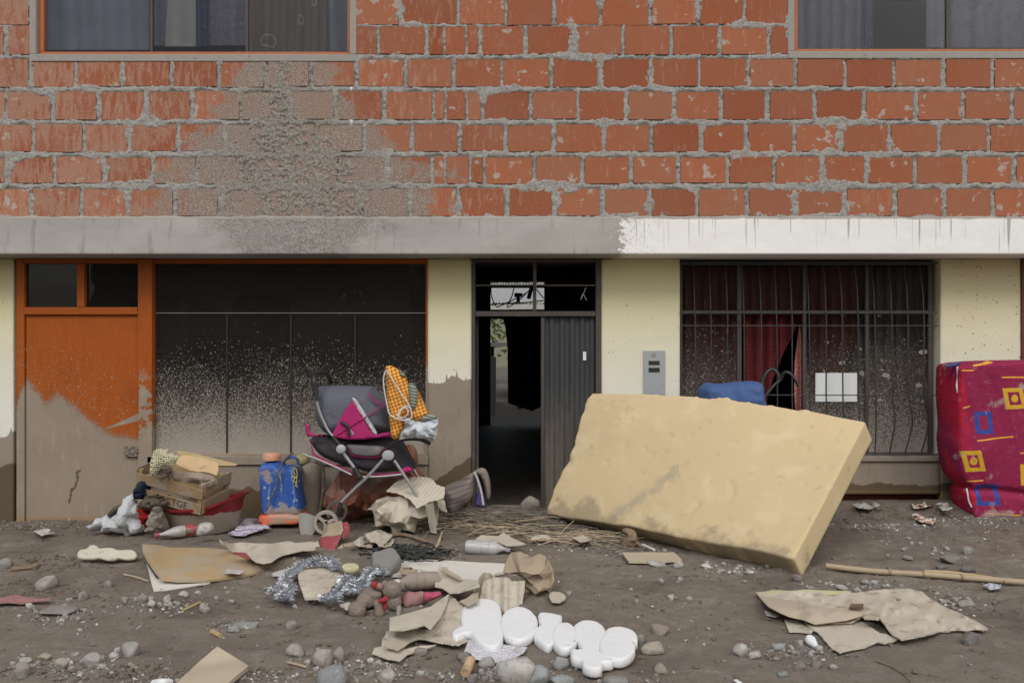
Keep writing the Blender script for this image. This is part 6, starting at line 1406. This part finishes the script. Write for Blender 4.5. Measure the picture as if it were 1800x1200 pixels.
# red printed carton, crumpled, standing before the stroller wheel
q3 = lambda a, b, Y: z3([(a, b)])[0] + (Y,)
e = empty('red_carton', tuple(G(590, 975)), 'crumpled red and tan printed carton before the stroller wheel', 'carton')
fac('flap', [(q3(765, 270, -.62), q3(815, 250, -.60), q3(925, 240, -.70), q3(870, 340, -.80), q3(785, 370, -.80))], M['printed_red'], None, None, parent=e)
fac('flap', [(q3(820, 170, -.55), q3(925, 140, -.60), q3(935, 205, -.66), q3(920, 238, -.68), q3(770, 262, -.60), q3(810, 210, -.58))], M['kraft'], None, None, parent=e)
fac('flap', [(q3(928, 150, -.58), q3(965, 148, -.55), q3(982, 185, -.58), q3(965, 245, -.66), q3(935, 270, -.72))], M['printed_red'], None, None, parent=e)
fac('flap', [(q3(925, 300, -.70), q3(1020, 290, -.62), q3(1088, 300, -.66), q3(1060, 370, -.74), q3(1045, 405, -.82)), (q3(925, 300, -.70), q3(1045, 405, -.82), q3(1000, 430, -.86), q3(945, 370, -.80))], M['kraft'], None, None, parent=e)
fac('flap', [(q3(1035, 410, -.80), q3(1080, 418, -.80), q3(1125, 405, -.78), q3(1118, 435, -.84), q3(1050, 440, -.86))], M['printed_white'], None, None, parent=e)
fac('flap', [(q3(945, 365, -.81), q3(985, 385, -.82), q3(1025, 435, -.90), q3(985, 415, -.88))], M['printed_red'], None, None, parent=e)
fac('flap', [(q3(700, 310, -.60), q3(765, 275, -.60), q3(785, 370, -.80), q3(740, 380, -.84), q3(690, 350, -.80))], M['cardboard_pale'], None, None, parent=e)
fac('flap', [(q3(880, 340, -.78), q3(925, 300, -.72), q3(935, 420, -.88), q3(895, 420, -.90), q3(868, 385, -.86))], M['cardboard'], None, None, parent=e)
fac('flap', [(q3(540, 375, -.78), q3(640, 350, -.74), q3(730, 375, -.80), q3(700, 400, -.88), q3(590, 405, -.92))], M['cardboard_pale'], None, None, parent=e); adopt(e)
gs('ribbed_cardboard', z3([(1000, 290), (1060, 250), (1150, 215), (1220, 235), (1290, 270), (1270, 310), (1230, 330), (1180, 315), (1150, 280), (1130, 330), (1070, 320), (1020, 310)]), .02, .04, M['cardboard_pale'], 'scalloped ribbed cardboard strip at the foot of the crumpled box', 'cardboard', .004, 2, .8, 12, tilt=lambda a, b: .02 * np.sin(a / 5.5), rib=((.8, .4, 0), .0135, .0016))
gs('ribbed_cardboard', z3([(612, 515), (660, 485), (760, 470), (850, 478), (915, 500), (905, 560), (850, 610), (840, 640), (770, 692), (665, 690), (645, 640), (625, 580)]), .02, .04, M['cardboard_pale'], 'ribbed cardboard square lying in the silver tinsel', 'cardboard', .004, 1.6, .8, 13, rib=((1., -.15, 0), .0145, .0019))
gs('carton_edge', z3([(430, 510), (480, 490), (560, 470), (608, 452), (600, 470), (540, 500), (485, 525), (440, 522)]), .02, .02, M['printed_white'], 'thin layered carton edge between plywood and tinsel', 'cardboard', .006, 3, .6, 14)
tag(puff('concrete_chunk', z3([(1132, 400), (1200, 378), (1275, 358), (1325, 395), (1340, 440), (1300, 490), (1260, 520), (1150, 500), (1132, 450)]), gplane(680, 1010, .02, 25), .075, M['concrete_rough'], None, r=.012, step=.010, rag=.006, dis=wr_(.004, 20, 190)), 'rough grey broken concrete slab left of the white board', 'concrete chunk')
tag(slab('yellow_foam_ring', z3([(925, 465), (970, 452), (1035, 455), (1045, 480), (1000, 495), (935, 490)]), gplane(612, 1002, .04, 10), .03, M['pale_yellow'], None, .01, .004), 'pale yellow foam piece half hidden behind the tinsel', 'foam piece')
gs('white_board', z4([(305, 210), (560, 222), (780, 235), (935, 242), (925, 290), (880, 300), (790, 340), (640, 335), (560, 318), (230, 308), (260, 262)]), .020, .0, M['white_board'], 'flat white painted board lying behind the teddy bear', 'board', .014, 5, .3, 15)
gs('cardboard_piece', z4([(528, 248), (545, 262), (560, 300), (650, 335), (760, 340), (775, 380), (640, 420), (590, 420), (545, 390), (500, 382), (505, 340)]), .045, .03, M['cardboard_pale'], 'bent tan cardboard piece over the white board', 'cardboard', .004, 3, .6, 16, tilt=lambda a, b: .03 * sm(a, 790, 840) )
gs('cardboard_strip', z4([(545, 262), (575, 262), (580, 278), (660, 325), (662, 337), (640, 332), (560, 290)]), .085, .0, M['cardboard'], 'rolled ribbed edge of cardboard on the white board', 'cardboard', .006, 2.5, .4, 17)
# kraft paper mound and ribbed drape
tag(crumple('kraft_paper', z4([(915, 292), (930, 250), (1000, 206), (1090, 215), (1135, 195), (1180, 215), (1222, 300), (1228, 375), (1195, 462), (1090, 448), (1060, 440), (1040, 360), (1030, 330), (985, 325), (940, 310)]), -1.64, .17, M['kraft'], 26, 202, th=.003, sharp=24, back=.3), 'crumpled brown kraft paper mound right of the white board', 'kraft paper')
tag(sheet('ribbed_drape', z4([(790, 380), (800, 345), (860, 325), (950, 328), (970, 350), (1048, 345), (1040, 420), (1028, 528), (960, 535), (905, 548), (893, 510), (855, 478), (760, 478), (775, 430)]), psurf(lambda a, c: -1.76 - .0040 * (c - 1025) + .025 * np.sin(a / 9.) + .012 * np.sin(a / 3.1 + 1)), M['cardboard_pale'], None, .004, 2.2, 1., up=(0, -1, 0)), 'fluted cardboard sheet hanging down from the kraft paper mound', 'cardboard')
tag(sheet('cardboard_roll', z4([(770, 330), (800, 295), (840, 300), (862, 330), (850, 360), (800, 380), (772, 372)]), psurf(lambda a, c: -1.66 + .03 * np.sin(a / 5)), M['cardboard_pale'], None, .004, 2.2, .6, up=(0, -1, 0)), 'curled cardboard scrap at the left of the kraft paper mound', 'cardboard')
gs('cardboard_disc', z4([(1195, 430), (1215, 412), (1260, 415), (1297, 435), (1292, 460), (1260, 478), (1215, 476), (1200, 455)]), .02, .0, M['cardboard_pale'], 'small curled ribbed cardboard disc at the right foot of the kraft paper', 'cardboard', .004, 1.8, .3, 18, rib=((1, 0, 0), .014, .0015))
gs('cardboard_piece', z4([(690, 455), (745, 415), (770, 400), (760, 470), (700, 500), (650, 470)]), .05, .02, M['cardboard'], 'small dark cardboard wedge under the curled scrap', 'cardboard', .004, 3, .5, 19)
# three layered sheets under the foam letters
gs('ribbed_cardboard', z4([(592, 428), (640, 470), (690, 520), (670, 600), (660, 650), (620, 680), (700, 705), (640, 738), (520, 722), (430, 700), (340, 715), (290, 742), (190, 690), (205, 650), (330, 655), (470, 640), (560, 520)]), .02, .03, M['cardboard_pale'], 'large ribbed cardboard sheet beneath the left end of the foam letters', 'cardboard', .004, 1.5, 1., 20, rib=((.75, -.6, 0), .0135, .0019))
gs('cardboard_piece', z4([(225, 572), (330, 545), (470, 505), (520, 470), (588, 425), (570, 500), (535, 570), (475, 640), (440, 615), (380, 630), (300, 648), (222, 650)]), .055, .02, M['cardboard_pale'], 'smooth folded cardboard flap above the large ribbed sheet', 'cardboard', .005, 3, .5, 21, tilt=lambda a, b: .03 * np.sin((a - 680) / 30))
gs('cardboard_piece', z4([(182, 690), (260, 705), (340, 722), (300, 765), (420, 740), (510, 735), (400, 775), (330, 795), (285, 836), (200, 815), (118, 790), (130, 755), (175, 745)]), .01, .02, M['cardboard_pale'], 'lowest torn cardboard layer pointing to the bottom left', 'cardboard', .004, 3, 1.4, 22)
gs('ribbed_cardboard', z4([(200, 705), (350, 722), (275, 770), (195, 745)]), .035, .01, M['cardboard'], 'small ribbed cardboard corner on the lowest torn layer', 'cardboard', .004, 1.6, .6, 23, rib=((.8, -.6, 0), .0135, .0016))
gs('printed_paper', z4([(705, 705), (800, 700), (900, 730), (1000, 745), (1062, 750), (1040, 785), (960, 830), (920, 850), (830, 842), (740, 822), (715, 785), (678, 778)]), .012, .01, M['newsprint'], 'sheet of printed white paper under the foam letters', 'paper', .0012, 4, .3, 24)
tag(MB().tube([G(818, 1182, .03), G(827, 1160, .045)], .018, 12).build('cork', M['peach_cloth'], None, True), 'brown cork shaped stub among the stones by the printed paper', 'stub')
# foam letters
pl = plane3(G(865, 1136, .03), G(1090, 1162, .03), P(845, 1062, -1.95))
letters = empty('foam_letters', tuple(G(960, 1150)), 'row of rounded white styrofoam cut out letters lying edge to edge on cardboard', 'foam letters')
def oval(cx, cy, rx, ry, n=26, a=0): return [(cx + rx * math.cos(2 * math.pi * q / n) * math.cos(R(a)) - ry * math.sin(2 * math.pi * q / n) * math.sin(R(a)), cy + rx * math.cos(2 * math.pi * q / n) * math.sin(R(a)) + ry * math.sin(2 * math.pi * q / n) * math.cos(R(a))) for q in range(n)]
LET = [([(660, 612), (660, 570), (672, 530), (700, 500), (740, 482), (790, 478), (840, 484), (880, 504), (902, 540), (906, 590), (900, 640), (910, 680), (915, 720), (892, 755), (850, 768), (800, 758), (755, 730), (722, 690), (700, 682), (668, 694), (635, 705), (608, 697), (608, 676), (640, 655), (665, 640)], 0),
       (oval(1010, 630, 116, 101), .003), ([(1130, 576), (1160, 563), (1262, 580), (1272, 590), (1268, 650), (1262, 700), (1225, 745), (1190, 765), (1150, 750), (1105, 710), (1100, 670), (1135, 640)], -.002),
       (oval(1290, 706, 80, 80), .002), ([(1340, 665), (1355, 635), (1395, 616), (1440, 612), (1490, 624), (1530, 655), (1538, 700), (1520, 745), (1502, 790), (1512, 812), (1582, 824), (1583, 864), (1524, 872), (1512, 904), (1460, 910), (1402, 892), (1392, 860), (1333, 840), (1331, 795), (1395, 790), (1375, 750), (1345, 700)], 0),
       (oval(1608, 768, 112, 85, a=8), .004), ([(1540, 672), (1575, 656), (1630, 652), (1690, 668), (1726, 695), (1731, 742), (1700, 735), (1660, 712), (1600, 700), (1545, 705)], -.003)]
for q_, (ou, dh) in enumerate(LET):
    pq = Plane(pl.o + pl.n * (dh - .006), pl.n); slab('letter', z4(ou), pq, .038, M['styrofoam'], letters, .011, .0008, True, .006, q_)
adopt(letters)
gr_ = []
# second, older foam cut-out
pl2 = gplane(185, 982, .035, 18)
tag(slab('foam_cutout', [(136, 975), (141, 968), (152, 966), (158, 960), (170, 960), (176, 965), (195, 964), (210, 968), (232, 968), (241, 975), (238, 981), (222, 983), (208, 981), (200, 984), (188, 984), (172, 980), (165, 982), (140, 981)], pl2, .020, M['styrofoam_old'], None, .012, .001, True, .005), 'yellowed foam cut out shape lying flat on the mud at the left', 'foam letters')
# board at the bottom edge
gs('beige_board', [(382, 1135), (437, 1169), (400, 1200), (370, 1225), (285, 1222), (315, 1195), (350, 1162)], .035, 0, M['beige_board'], 'flat beige board cut by the bottom edge at the left', 'board', .016, 8, .5, 25)
tag(MB().tube(curve([G(270, 1200, .02), G(285, 1198, .035), G(300, 1199, .02)]), .012, 8).build('white_rod', M['styrofoam'], None, True), 'white rounded end just left of the beige board at the bottom edge', 'rod')
# large cardboard at the right
big = z6([(385, 480), (470, 472), (560, 478), (640, 470), (760, 490), (920, 480), (1060, 466), (1190, 460), (1265, 480), (1310, 520), (1400, 565), (1480, 600), (1560, 640), (1610, 672), (1560, 680), (1420, 685), (1350, 690), (1230, 715), (1150, 728), (1100, 705), (1040, 620), (960, 600), (880, 640), (690, 645), (640, 620), (560, 600), (480, 560), (420, 515)])
gs('cardboard_sheet', big, .014, .03, M['cardboard_wet'], 'big flattened cardboard box lying on the mud at the right', 'cardboard', .007, 5, 1., 26, tilt=lambda a, b: .006 * np.sin(a / 40) + .004 * ridge(a * .03, b * .09, 0, 3, 5), fr=.05)
gs('cardboard_flap', z6([(400, 500), (560, 520), (760, 560), (880, 575), (955, 590), (945, 605), (860, 630), (700, 650), (640, 628), (560, 610), (450, 555)]), .042, .01, M['cardboard'], 'brown upper fold of the big flattened box', 'cardboard', .005, 4, .8, 27, tilt=lambda a, b: .020 * np.sin((b - 1050) / 12))
gs('cardboard_flap', z6([(870, 575), (905, 525), (955, 530), (950, 600), (900, 585)]), .06, 0, M['cardboard'], 'small tongue of cardboard sticking up from the big flattened box', 'cardboard', .004, 3, .4, 28, tilt=lambda a, b: .05 * sm(-b, -1072, -1058))
gs('ribbed_cardboard', z6([(640, 640), (720, 655), (860, 640), (950, 635), (1030, 690), (1140, 720), (1120, 735), (1060, 750), (1030, 740), (960, 770), (870, 785), (825, 798), (790, 780), (720, 700)]), .012, .01, M['cardboard_pale'], 'ribbed torn layer at the lower edge of the big flattened box', 'cardboard', .005, 1.7, 1., 29, rib=((1., .18, 0), .0145, .0018))
gs('ribbed_cardboard', z6([(950, 610), (1025, 570), (1045, 590), (1035, 625), (960, 620)]), .06, .01, M['cardboard'], 'small ribbed cardboard triangle on the big flattened box', 'cardboard', .004, 1.8, .5, 30, rib=((1., .3, 0), .014, .0016))
gs('cardboard_scrap', z6([(535, 622), (600, 628), (690, 680), (680, 695), (610, 690), (560, 688)]), .012, 0, M['cardboard_pale'], 'loose cardboard scrap at the left below the big flattened box', 'cardboard', .004, 4, .6, 31)
gs('patterned_strip', z6([(395, 482), (480, 470), (560, 474), (650, 466), (760, 472), (880, 474), (890, 486), (760, 494), (640, 486), (520, 490), (400, 494)]), .022, .005, M['pale_yellow'], 'yellow white edging strip along the top of the big flattened box', 'strip', .004, 4, .4, 32)
gs('cardboard_scrap', z6([(430, 575), (470, 590), (510, 605), (490, 612), (440, 600)]), .015, 0, M['printed_white'], 'small white scrap at the left corner of the big flattened box', 'paper', .003, 4, .4, 33)
tag(puff('foam_crumb', z6([(645, 720), (670, 715), (700, 730), (715, 760), (700, 770), (650, 742)]), gplane(1427, 1130, .015, 10), .03, M['styrofoam'], None, r=.012, step=.008), 'bright white foam crumb above the lower right stones', 'foam piece')
gs('plastic_shred', z6([(1580, 445), (1620, 432), (1678, 440), (1675, 460), (1620, 468)]), .012, .03, M['white_plastic_sheet'], 'shred of clear plastic just below the split cane', 'plastic film', .002, 3, 1., 34, fr=.2)
gs('paper_scrap', z6([(268, 942), (285, 938), (320, 960), (300, 965)]), .01, 0, M['paper_white'], 'tiny white paper scrap at the bottom edge', 'paper', .002, 4, .3, 35)
# printed wrappers near the magenta mattress
for ou, lb, sd in (([(1603, 884), (1620, 879), (1638, 880), (1640, 889), (1622, 892), (1606, 893)], 'small printed carton standing below the barred window sill', 36), ([(1601, 904), (1612, 901), (1626, 909), (1646, 913), (1640, 921), (1620, 917), (1604, 911)], 'white printed wrapper lying before the small carton', 37)):
    gs('wrapper', ou, .01, .05, M['print_mix'], lb, 'wrapper', .003, 2.5, .8, sd, fr=.12)
gs('paper_scrap', [(1645, 885), (1665, 878), (1668, 890), (1675, 892), (1660, 900)], .03, .05, M['clear_plastic'], 'grey plastic shred beside the foot of the magenta mattress', 'plastic film', .003, 3, 1., 38, fr=.1)
gs('paper_scrap', [(1498, 886), (1515, 882), (1535, 880), (1548, 888), (1530, 894), (1510, 893)], .02, .05, M['clear_plastic'], 'muddy plastic scraps right of the foam mattress under the sill', 'plastic film', .003, 3, 1., 39, fr=.1)
# bottle and board before the entrance
bottle('plastic_bottle', (G(893, 965, .03), G(820, 960, .04)), .040, M['bottle_plastic'], M['bottle_plastic'], 'clear ridged plastic bottle without label before the entrance')
gs('cardboard_piece', [(833, 950), (845, 940), (862, 941), (876, 942), (885, 935), (900, 945), (924, 955), (912, 958), (890, 958), (875, 952), (850, 955)], .055, .015, M['cardboard_pale'], 'torn grey cardboard lying over the clear plastic bottle', 'cardboard', .005, 4, .8, 40)
gs('cardboard_piece', [(930, 941), (960, 939), (975, 946), (968, 950), (935, 948)], .02, .01, M['cardboard_pale'], 'small pale bark like scrap in the straw before the entrance', 'cardboard', .004, 4, .8, 41)
# root stump and scrap of wood
e = tag(puff('root_stump', [(1093, 968), (1092, 950), (1098, 938), (1092, 932), (1103, 928), (1115, 932), (1120, 940), (1122, 950), (1133, 958), (1140, 972), (1128, 968), (1118, 958), (1114, 972), (1104, 970)], vplane(-.72), .09, M['root_wood'], None, r=.03, step=.007, rag=.005, dis=lambda u, v, k: .020 * ridge(u * 26, v * 16, k, 3, 210)), 'gnarled brown root stump propped against the foam mattress foot', 'root')
gs('wood_scrap', [(1093, 970), (1185, 970), (1199, 983), (1150, 987), (1105, 986)], .022, 0, M['beige_board'], 'thin pale piece of wood below the root stump', 'board', .010, 5, .4, 42)
stick('stick', [(1130, 957), (1150, 966)], .008, M['white_cord'], 'white stub right of the root stump', 'stick', .03)
# muddy bottle with white cap behind the bear
bottle('muddy_bottle', (G(697, 1024, .05), G(770, 1018, .05)), .042, M['bottle_mud'], M['printed_white'], 'mud filled plastic bottle with a white cap behind the teddy bear')

# ================================================================ TEDDY BEAR, PINK TOY
def meld(name, parts, voxel, m, parent, fuzz=.003, seed=0):
    bm = bmesh.new()
    for c, r, rot in parts:
        Mx = Matrix.Translation(c) @ Euler(rot).to_matrix().to_4x4() @ Matrix.Diagonal((r[0], r[1], r[2], 1)); bmesh.ops.create_icosphere(bm, subdivisions=3, radius=1, matrix=Mx)
    me = bpy.data.meshes.new(name); bm.to_mesh(me); bm.free(); o = bpy.data.objects.new(name, me); COL.objects.link(o)
    r_ = o.modifiers.new('r', 'REMESH'); r_.mode = 'VOXEL'; r_.voxel_size = voxel; s_ = o.modifiers.new('s', 'SMOOTH'); s_.iterations = 5; s_.factor = .6
    bpy.context.view_layer.update(); me2 = bpy.data.meshes.new_from_object(o.evaluated_get(bpy.context.evaluated_depsgraph_get())); bpy.data.objects.remove(o)
    a = np.array([tuple(v.co) for v in me2.vertices]); n = np.array([tuple(v.normal) for v in me2.vertices]); a = a + n * (fuzz * fbm(a[:, 0] * 90, a[:, 1] * 90, a[:, 2] * 90, 3, seed))[:, None]
    me2.vertices.foreach_set('co', a.ravel()); me2.materials.clear(); me2.materials.append(m); me2.polygons.foreach_set('use_smooth', [True] * len(me2.polygons)); me2.name = name
    return link(bpy.data.objects.new(name, me2), parent)
e = empty('teddy_bear', tuple(G(655, 1080)), 'mud brown teddy bear with a red bow lying on its side', 'teddy bear')
def E(a, b, Y, w, h, d=None, rot=0.):           # ellipsoid seen at a place, sizes in photograph pixels
    k = (Y - CAMY) / 1500; return (P(a, b, Y), (w / 2 * k, (d or min(w, h)) / 2 * k, h / 2 * k), (0, rot, 0))
Yb = -1.90
bz_ = z3
def Z3(a, b): return z3([(a, b)])[0]
body_ = [E(*Z3(1130, 680), Yb + .02, 46, 36, 36, -.3), E(*Z3(1095, 700), Yb, 34, 28, 30), E(*Z3(1030, 768), Yb - .06, 33, 30, 30, .35), E(*Z3(1052, 735), Yb - .03, 22, 22, 20), E(*Z3(1188, 785), Yb - .07, 18, 31, 18, 0), E(*Z3(1180, 745), Yb - .03, 15, 20, 15), E(*Z3(1150, 655), Yb + .0, 30, 20, 24)]
meld('body', body_, .0055, M['plush'], e, .004, 1)
head_ = [E(*Z3(1275, 625), Yb + .0, 34, 33, 32), E(*Z3(1292, 590), Yb + .03, 16, 13, 10), E(*Z3(1338, 600), Yb + .02, 15, 15, 9), E(*Z3(1228, 585), Yb + .02, 15, 15, 9), E(*Z3(1290, 715), Yb + .0, 28, 30, 24, 0), E(*Z3(1300, 680), Yb + .0, 20, 20, 18)]
meld('head', head_, .0055, M['plush'], e, .004, 2)
meld('bow', [E(*Z3(1195, 705), Yb - .09, 12, 9, 6, .6), E(*Z3(1230, 690), Yb - .09, 12, 12, 6, -.4), E(*Z3(1228, 735), Yb - .08, 9, 19, 5, .2), E(*Z3(1212, 702), Yb - .1, 6, 7, 6)], .004, M['felt_red'], e, .002, 3)
tg = sheet('tag', z3([(1310, 745), (1335, 730), (1340, 760), (1330, 805), (1308, 803)]), psurf(lambda a, c: Yb - .08 + .0008 * (c - 1070)), M['printed_white'], e, .002, 2.5, 0, up=(0, -1, 0))
for a, b in ((1150, 590), (1190, 600)): meld('nose_ball' if a < 1170 else 'cap_ball', [E(*Z3(a, b), Yb - .02, 13, 14, 12)], .005, M['plush_pink'] if a > 1170 else M['felt_red'], e, .002, 4)
adopt(e)
e = empty('pink_toy', tuple(G(735, 1068)), 'muddy pink plush toy with bright pink scarf beside the teddy bear', 'plush toy')
meld('body', [E(*Z3(1395, 690), Yb + .06, 30, 27, 28), E(*Z3(1440, 695), Yb + .06, 32, 26, 28), E(*Z3(1480, 680), Yb + .07, 22, 24, 22), E(*Z3(1385, 715), Yb + .04, 18, 20, 20)], .0055, M['plush_pink'], e, .003, 5)
puff('scarf', z3([(1495, 670), (1510, 640), (1560, 640), (1610, 636), (1625, 655), (1600, 680), (1550, 700), (1510, 705)]), vplane(Yb + .0), .05, M['hot_pink'], e, r=.02, step=.007, dis=wr_(.010, 24, 220)); adopt(e)

# ================================================================ TINSEL GARLAND: foil blades round a winding thread
def tinsel():
    rg = np.random.default_rng(3); v = []; f = []
    paths = [[(905, 480), (850, 425), (780, 415), (700, 435), (640, 460), (590, 490), (540, 530), (520, 580), (560, 620), (530, 660), (500, 680), (550, 690)], [(920, 540), (950, 560), (930, 600), (890, 640), (850, 680), (800, 690), (880, 700)], [(935, 560), (1000, 560), (1060, 600), (1100, 540), (1130, 500), (1200, 500), (1215, 520)], [(960, 620), (1020, 640), (1080, 640), (1040, 610), (980, 600)], [(540, 560), (480, 640), (430, 640)], [(700, 450), (760, 440), (840, 450), (880, 470)]]
    for p in paths:
        c = curve([G(*Z3(a, b), .05) for a, b in p], 26)
        for i_, q in enumerate(c[:-1]):
            for _ in range(8):
                d = Vector(rg.normal(0, 1, 3)); d.z = abs(d.z) * .8; d.normalize(); L = rg.uniform(.018, .045); w = d.orthogonal().normalized() * .0015; o_ = q.lerp(c[i_ + 1], rg.random()); b = len(v)
                m_ = o_ + d * L * .55 + Vector(rg.normal(0, .003, 3)); t_ = o_ + d * L + Vector((0, 0, -.006))
                v += [o_ - w, o_ + w, m_ + w, m_ - w, t_ + w * .6, t_ - w * .6]; f += [(b, b+1, b+2, b+3), (b+3, b+2, b+4, b+5)]
    return ob('blades', v, f, M['tinsel'])
e = empty('tinsel_garland', tuple(G(570, 1040)), 'silver tinsel garland tangled on the mud left of the teddy bear', 'tinsel'); t_ = tinsel(); t_.parent = e
for a, b, r_ in ((600, 492, 8), (552, 605, 9), (505, 680, 9), (965, 645, 9), (885, 690, 8), (530, 540, 6), (1068, 535, 7)): 
    o = meld('foil_ball', [E(*Z3(a, b), G(*Z3(a, b), .03).y, r_ * 1.5, r_ * 1.2, r_)], .005, M['styrofoam'] if a not in (885, 1068) else M['silver_plastic'], e, .006, a)
adopt(e)
tag(puff('muddy_rag', z3([(525, 690), (560, 672), (598, 680), (600, 705), (570, 720), (530, 712)]), gplane(512, 1056, .015, 20), .04, M['concrete_rough'], None, r=.015, step=.008, dis=wr_(.006, 20, 231)), 'dark lump of debris at the left end of the tinsel', 'debris')
# pink streaked cloth strip at the left edge
gs('cloth_strip', [(-10, 1052), (20, 1046), (32, 1044), (45, 1049), (70, 1051), (90, 1050), (88, 1054), (60, 1056), (40, 1060), (15, 1058), (-10, 1060)], .015, .02, M['plush_pink'], 'faded pink cloth strip pressed into the mud at the left edge', 'cloth', .004, 3, .8, 45)
# loose extra scraps that fill the heap in the middle
for q_, (ou, h, lb) in enumerate((([(640, 938), (668, 930), (690, 941), (676, 955), (650, 952)], .03, 'small curled carton scrap right of the stroller wheel'), ([(700, 1002), (716, 996), (735, 1001), (728, 1010), (706, 1009)], .04, 'tan paper scrap lying on the left end of the white board'), ([(596, 1062), (612, 1057), (622, 1064), (610, 1071)], .02, 'pale foil scrap between tinsel and bear foot'),
    ([(935, 1000), (955, 996), (972, 1008), (960, 1018), (940, 1012)], .03, 'brown paper scrap at the right side of the kraft paper'), ([(738, 1000), (760, 1004), (775, 1013), (752, 1016)], .03, 'narrow tan strip across the white board'), ([(1005, 944), (1025, 940), (1040, 948), (1020, 953)], .03, 'grey cardboard scrap in the straw by the foam mattress'),
    ([(60, 932), (85, 928), (96, 936), (72, 941)], .02, 'pale paper scrap in front of the orange door'), ([(400, 1000), (430, 1002), (420, 1008), (396, 1006)], .02, 'thin white layer under the right end of the plywood'))):
    gs('carton_scrap', ou, h, .04, M[('cardboard_pale', 'kraft', 'printed_white', 'kraft', 'cardboard', 'cardboard_wet', 'printed_white', 'printed_white')[q_]], lb, 'scrap', .003, 2.5, 1., 60 + q_, fr=.08)
S.render.resolution_x, S.render.resolution_y = 1024, 682
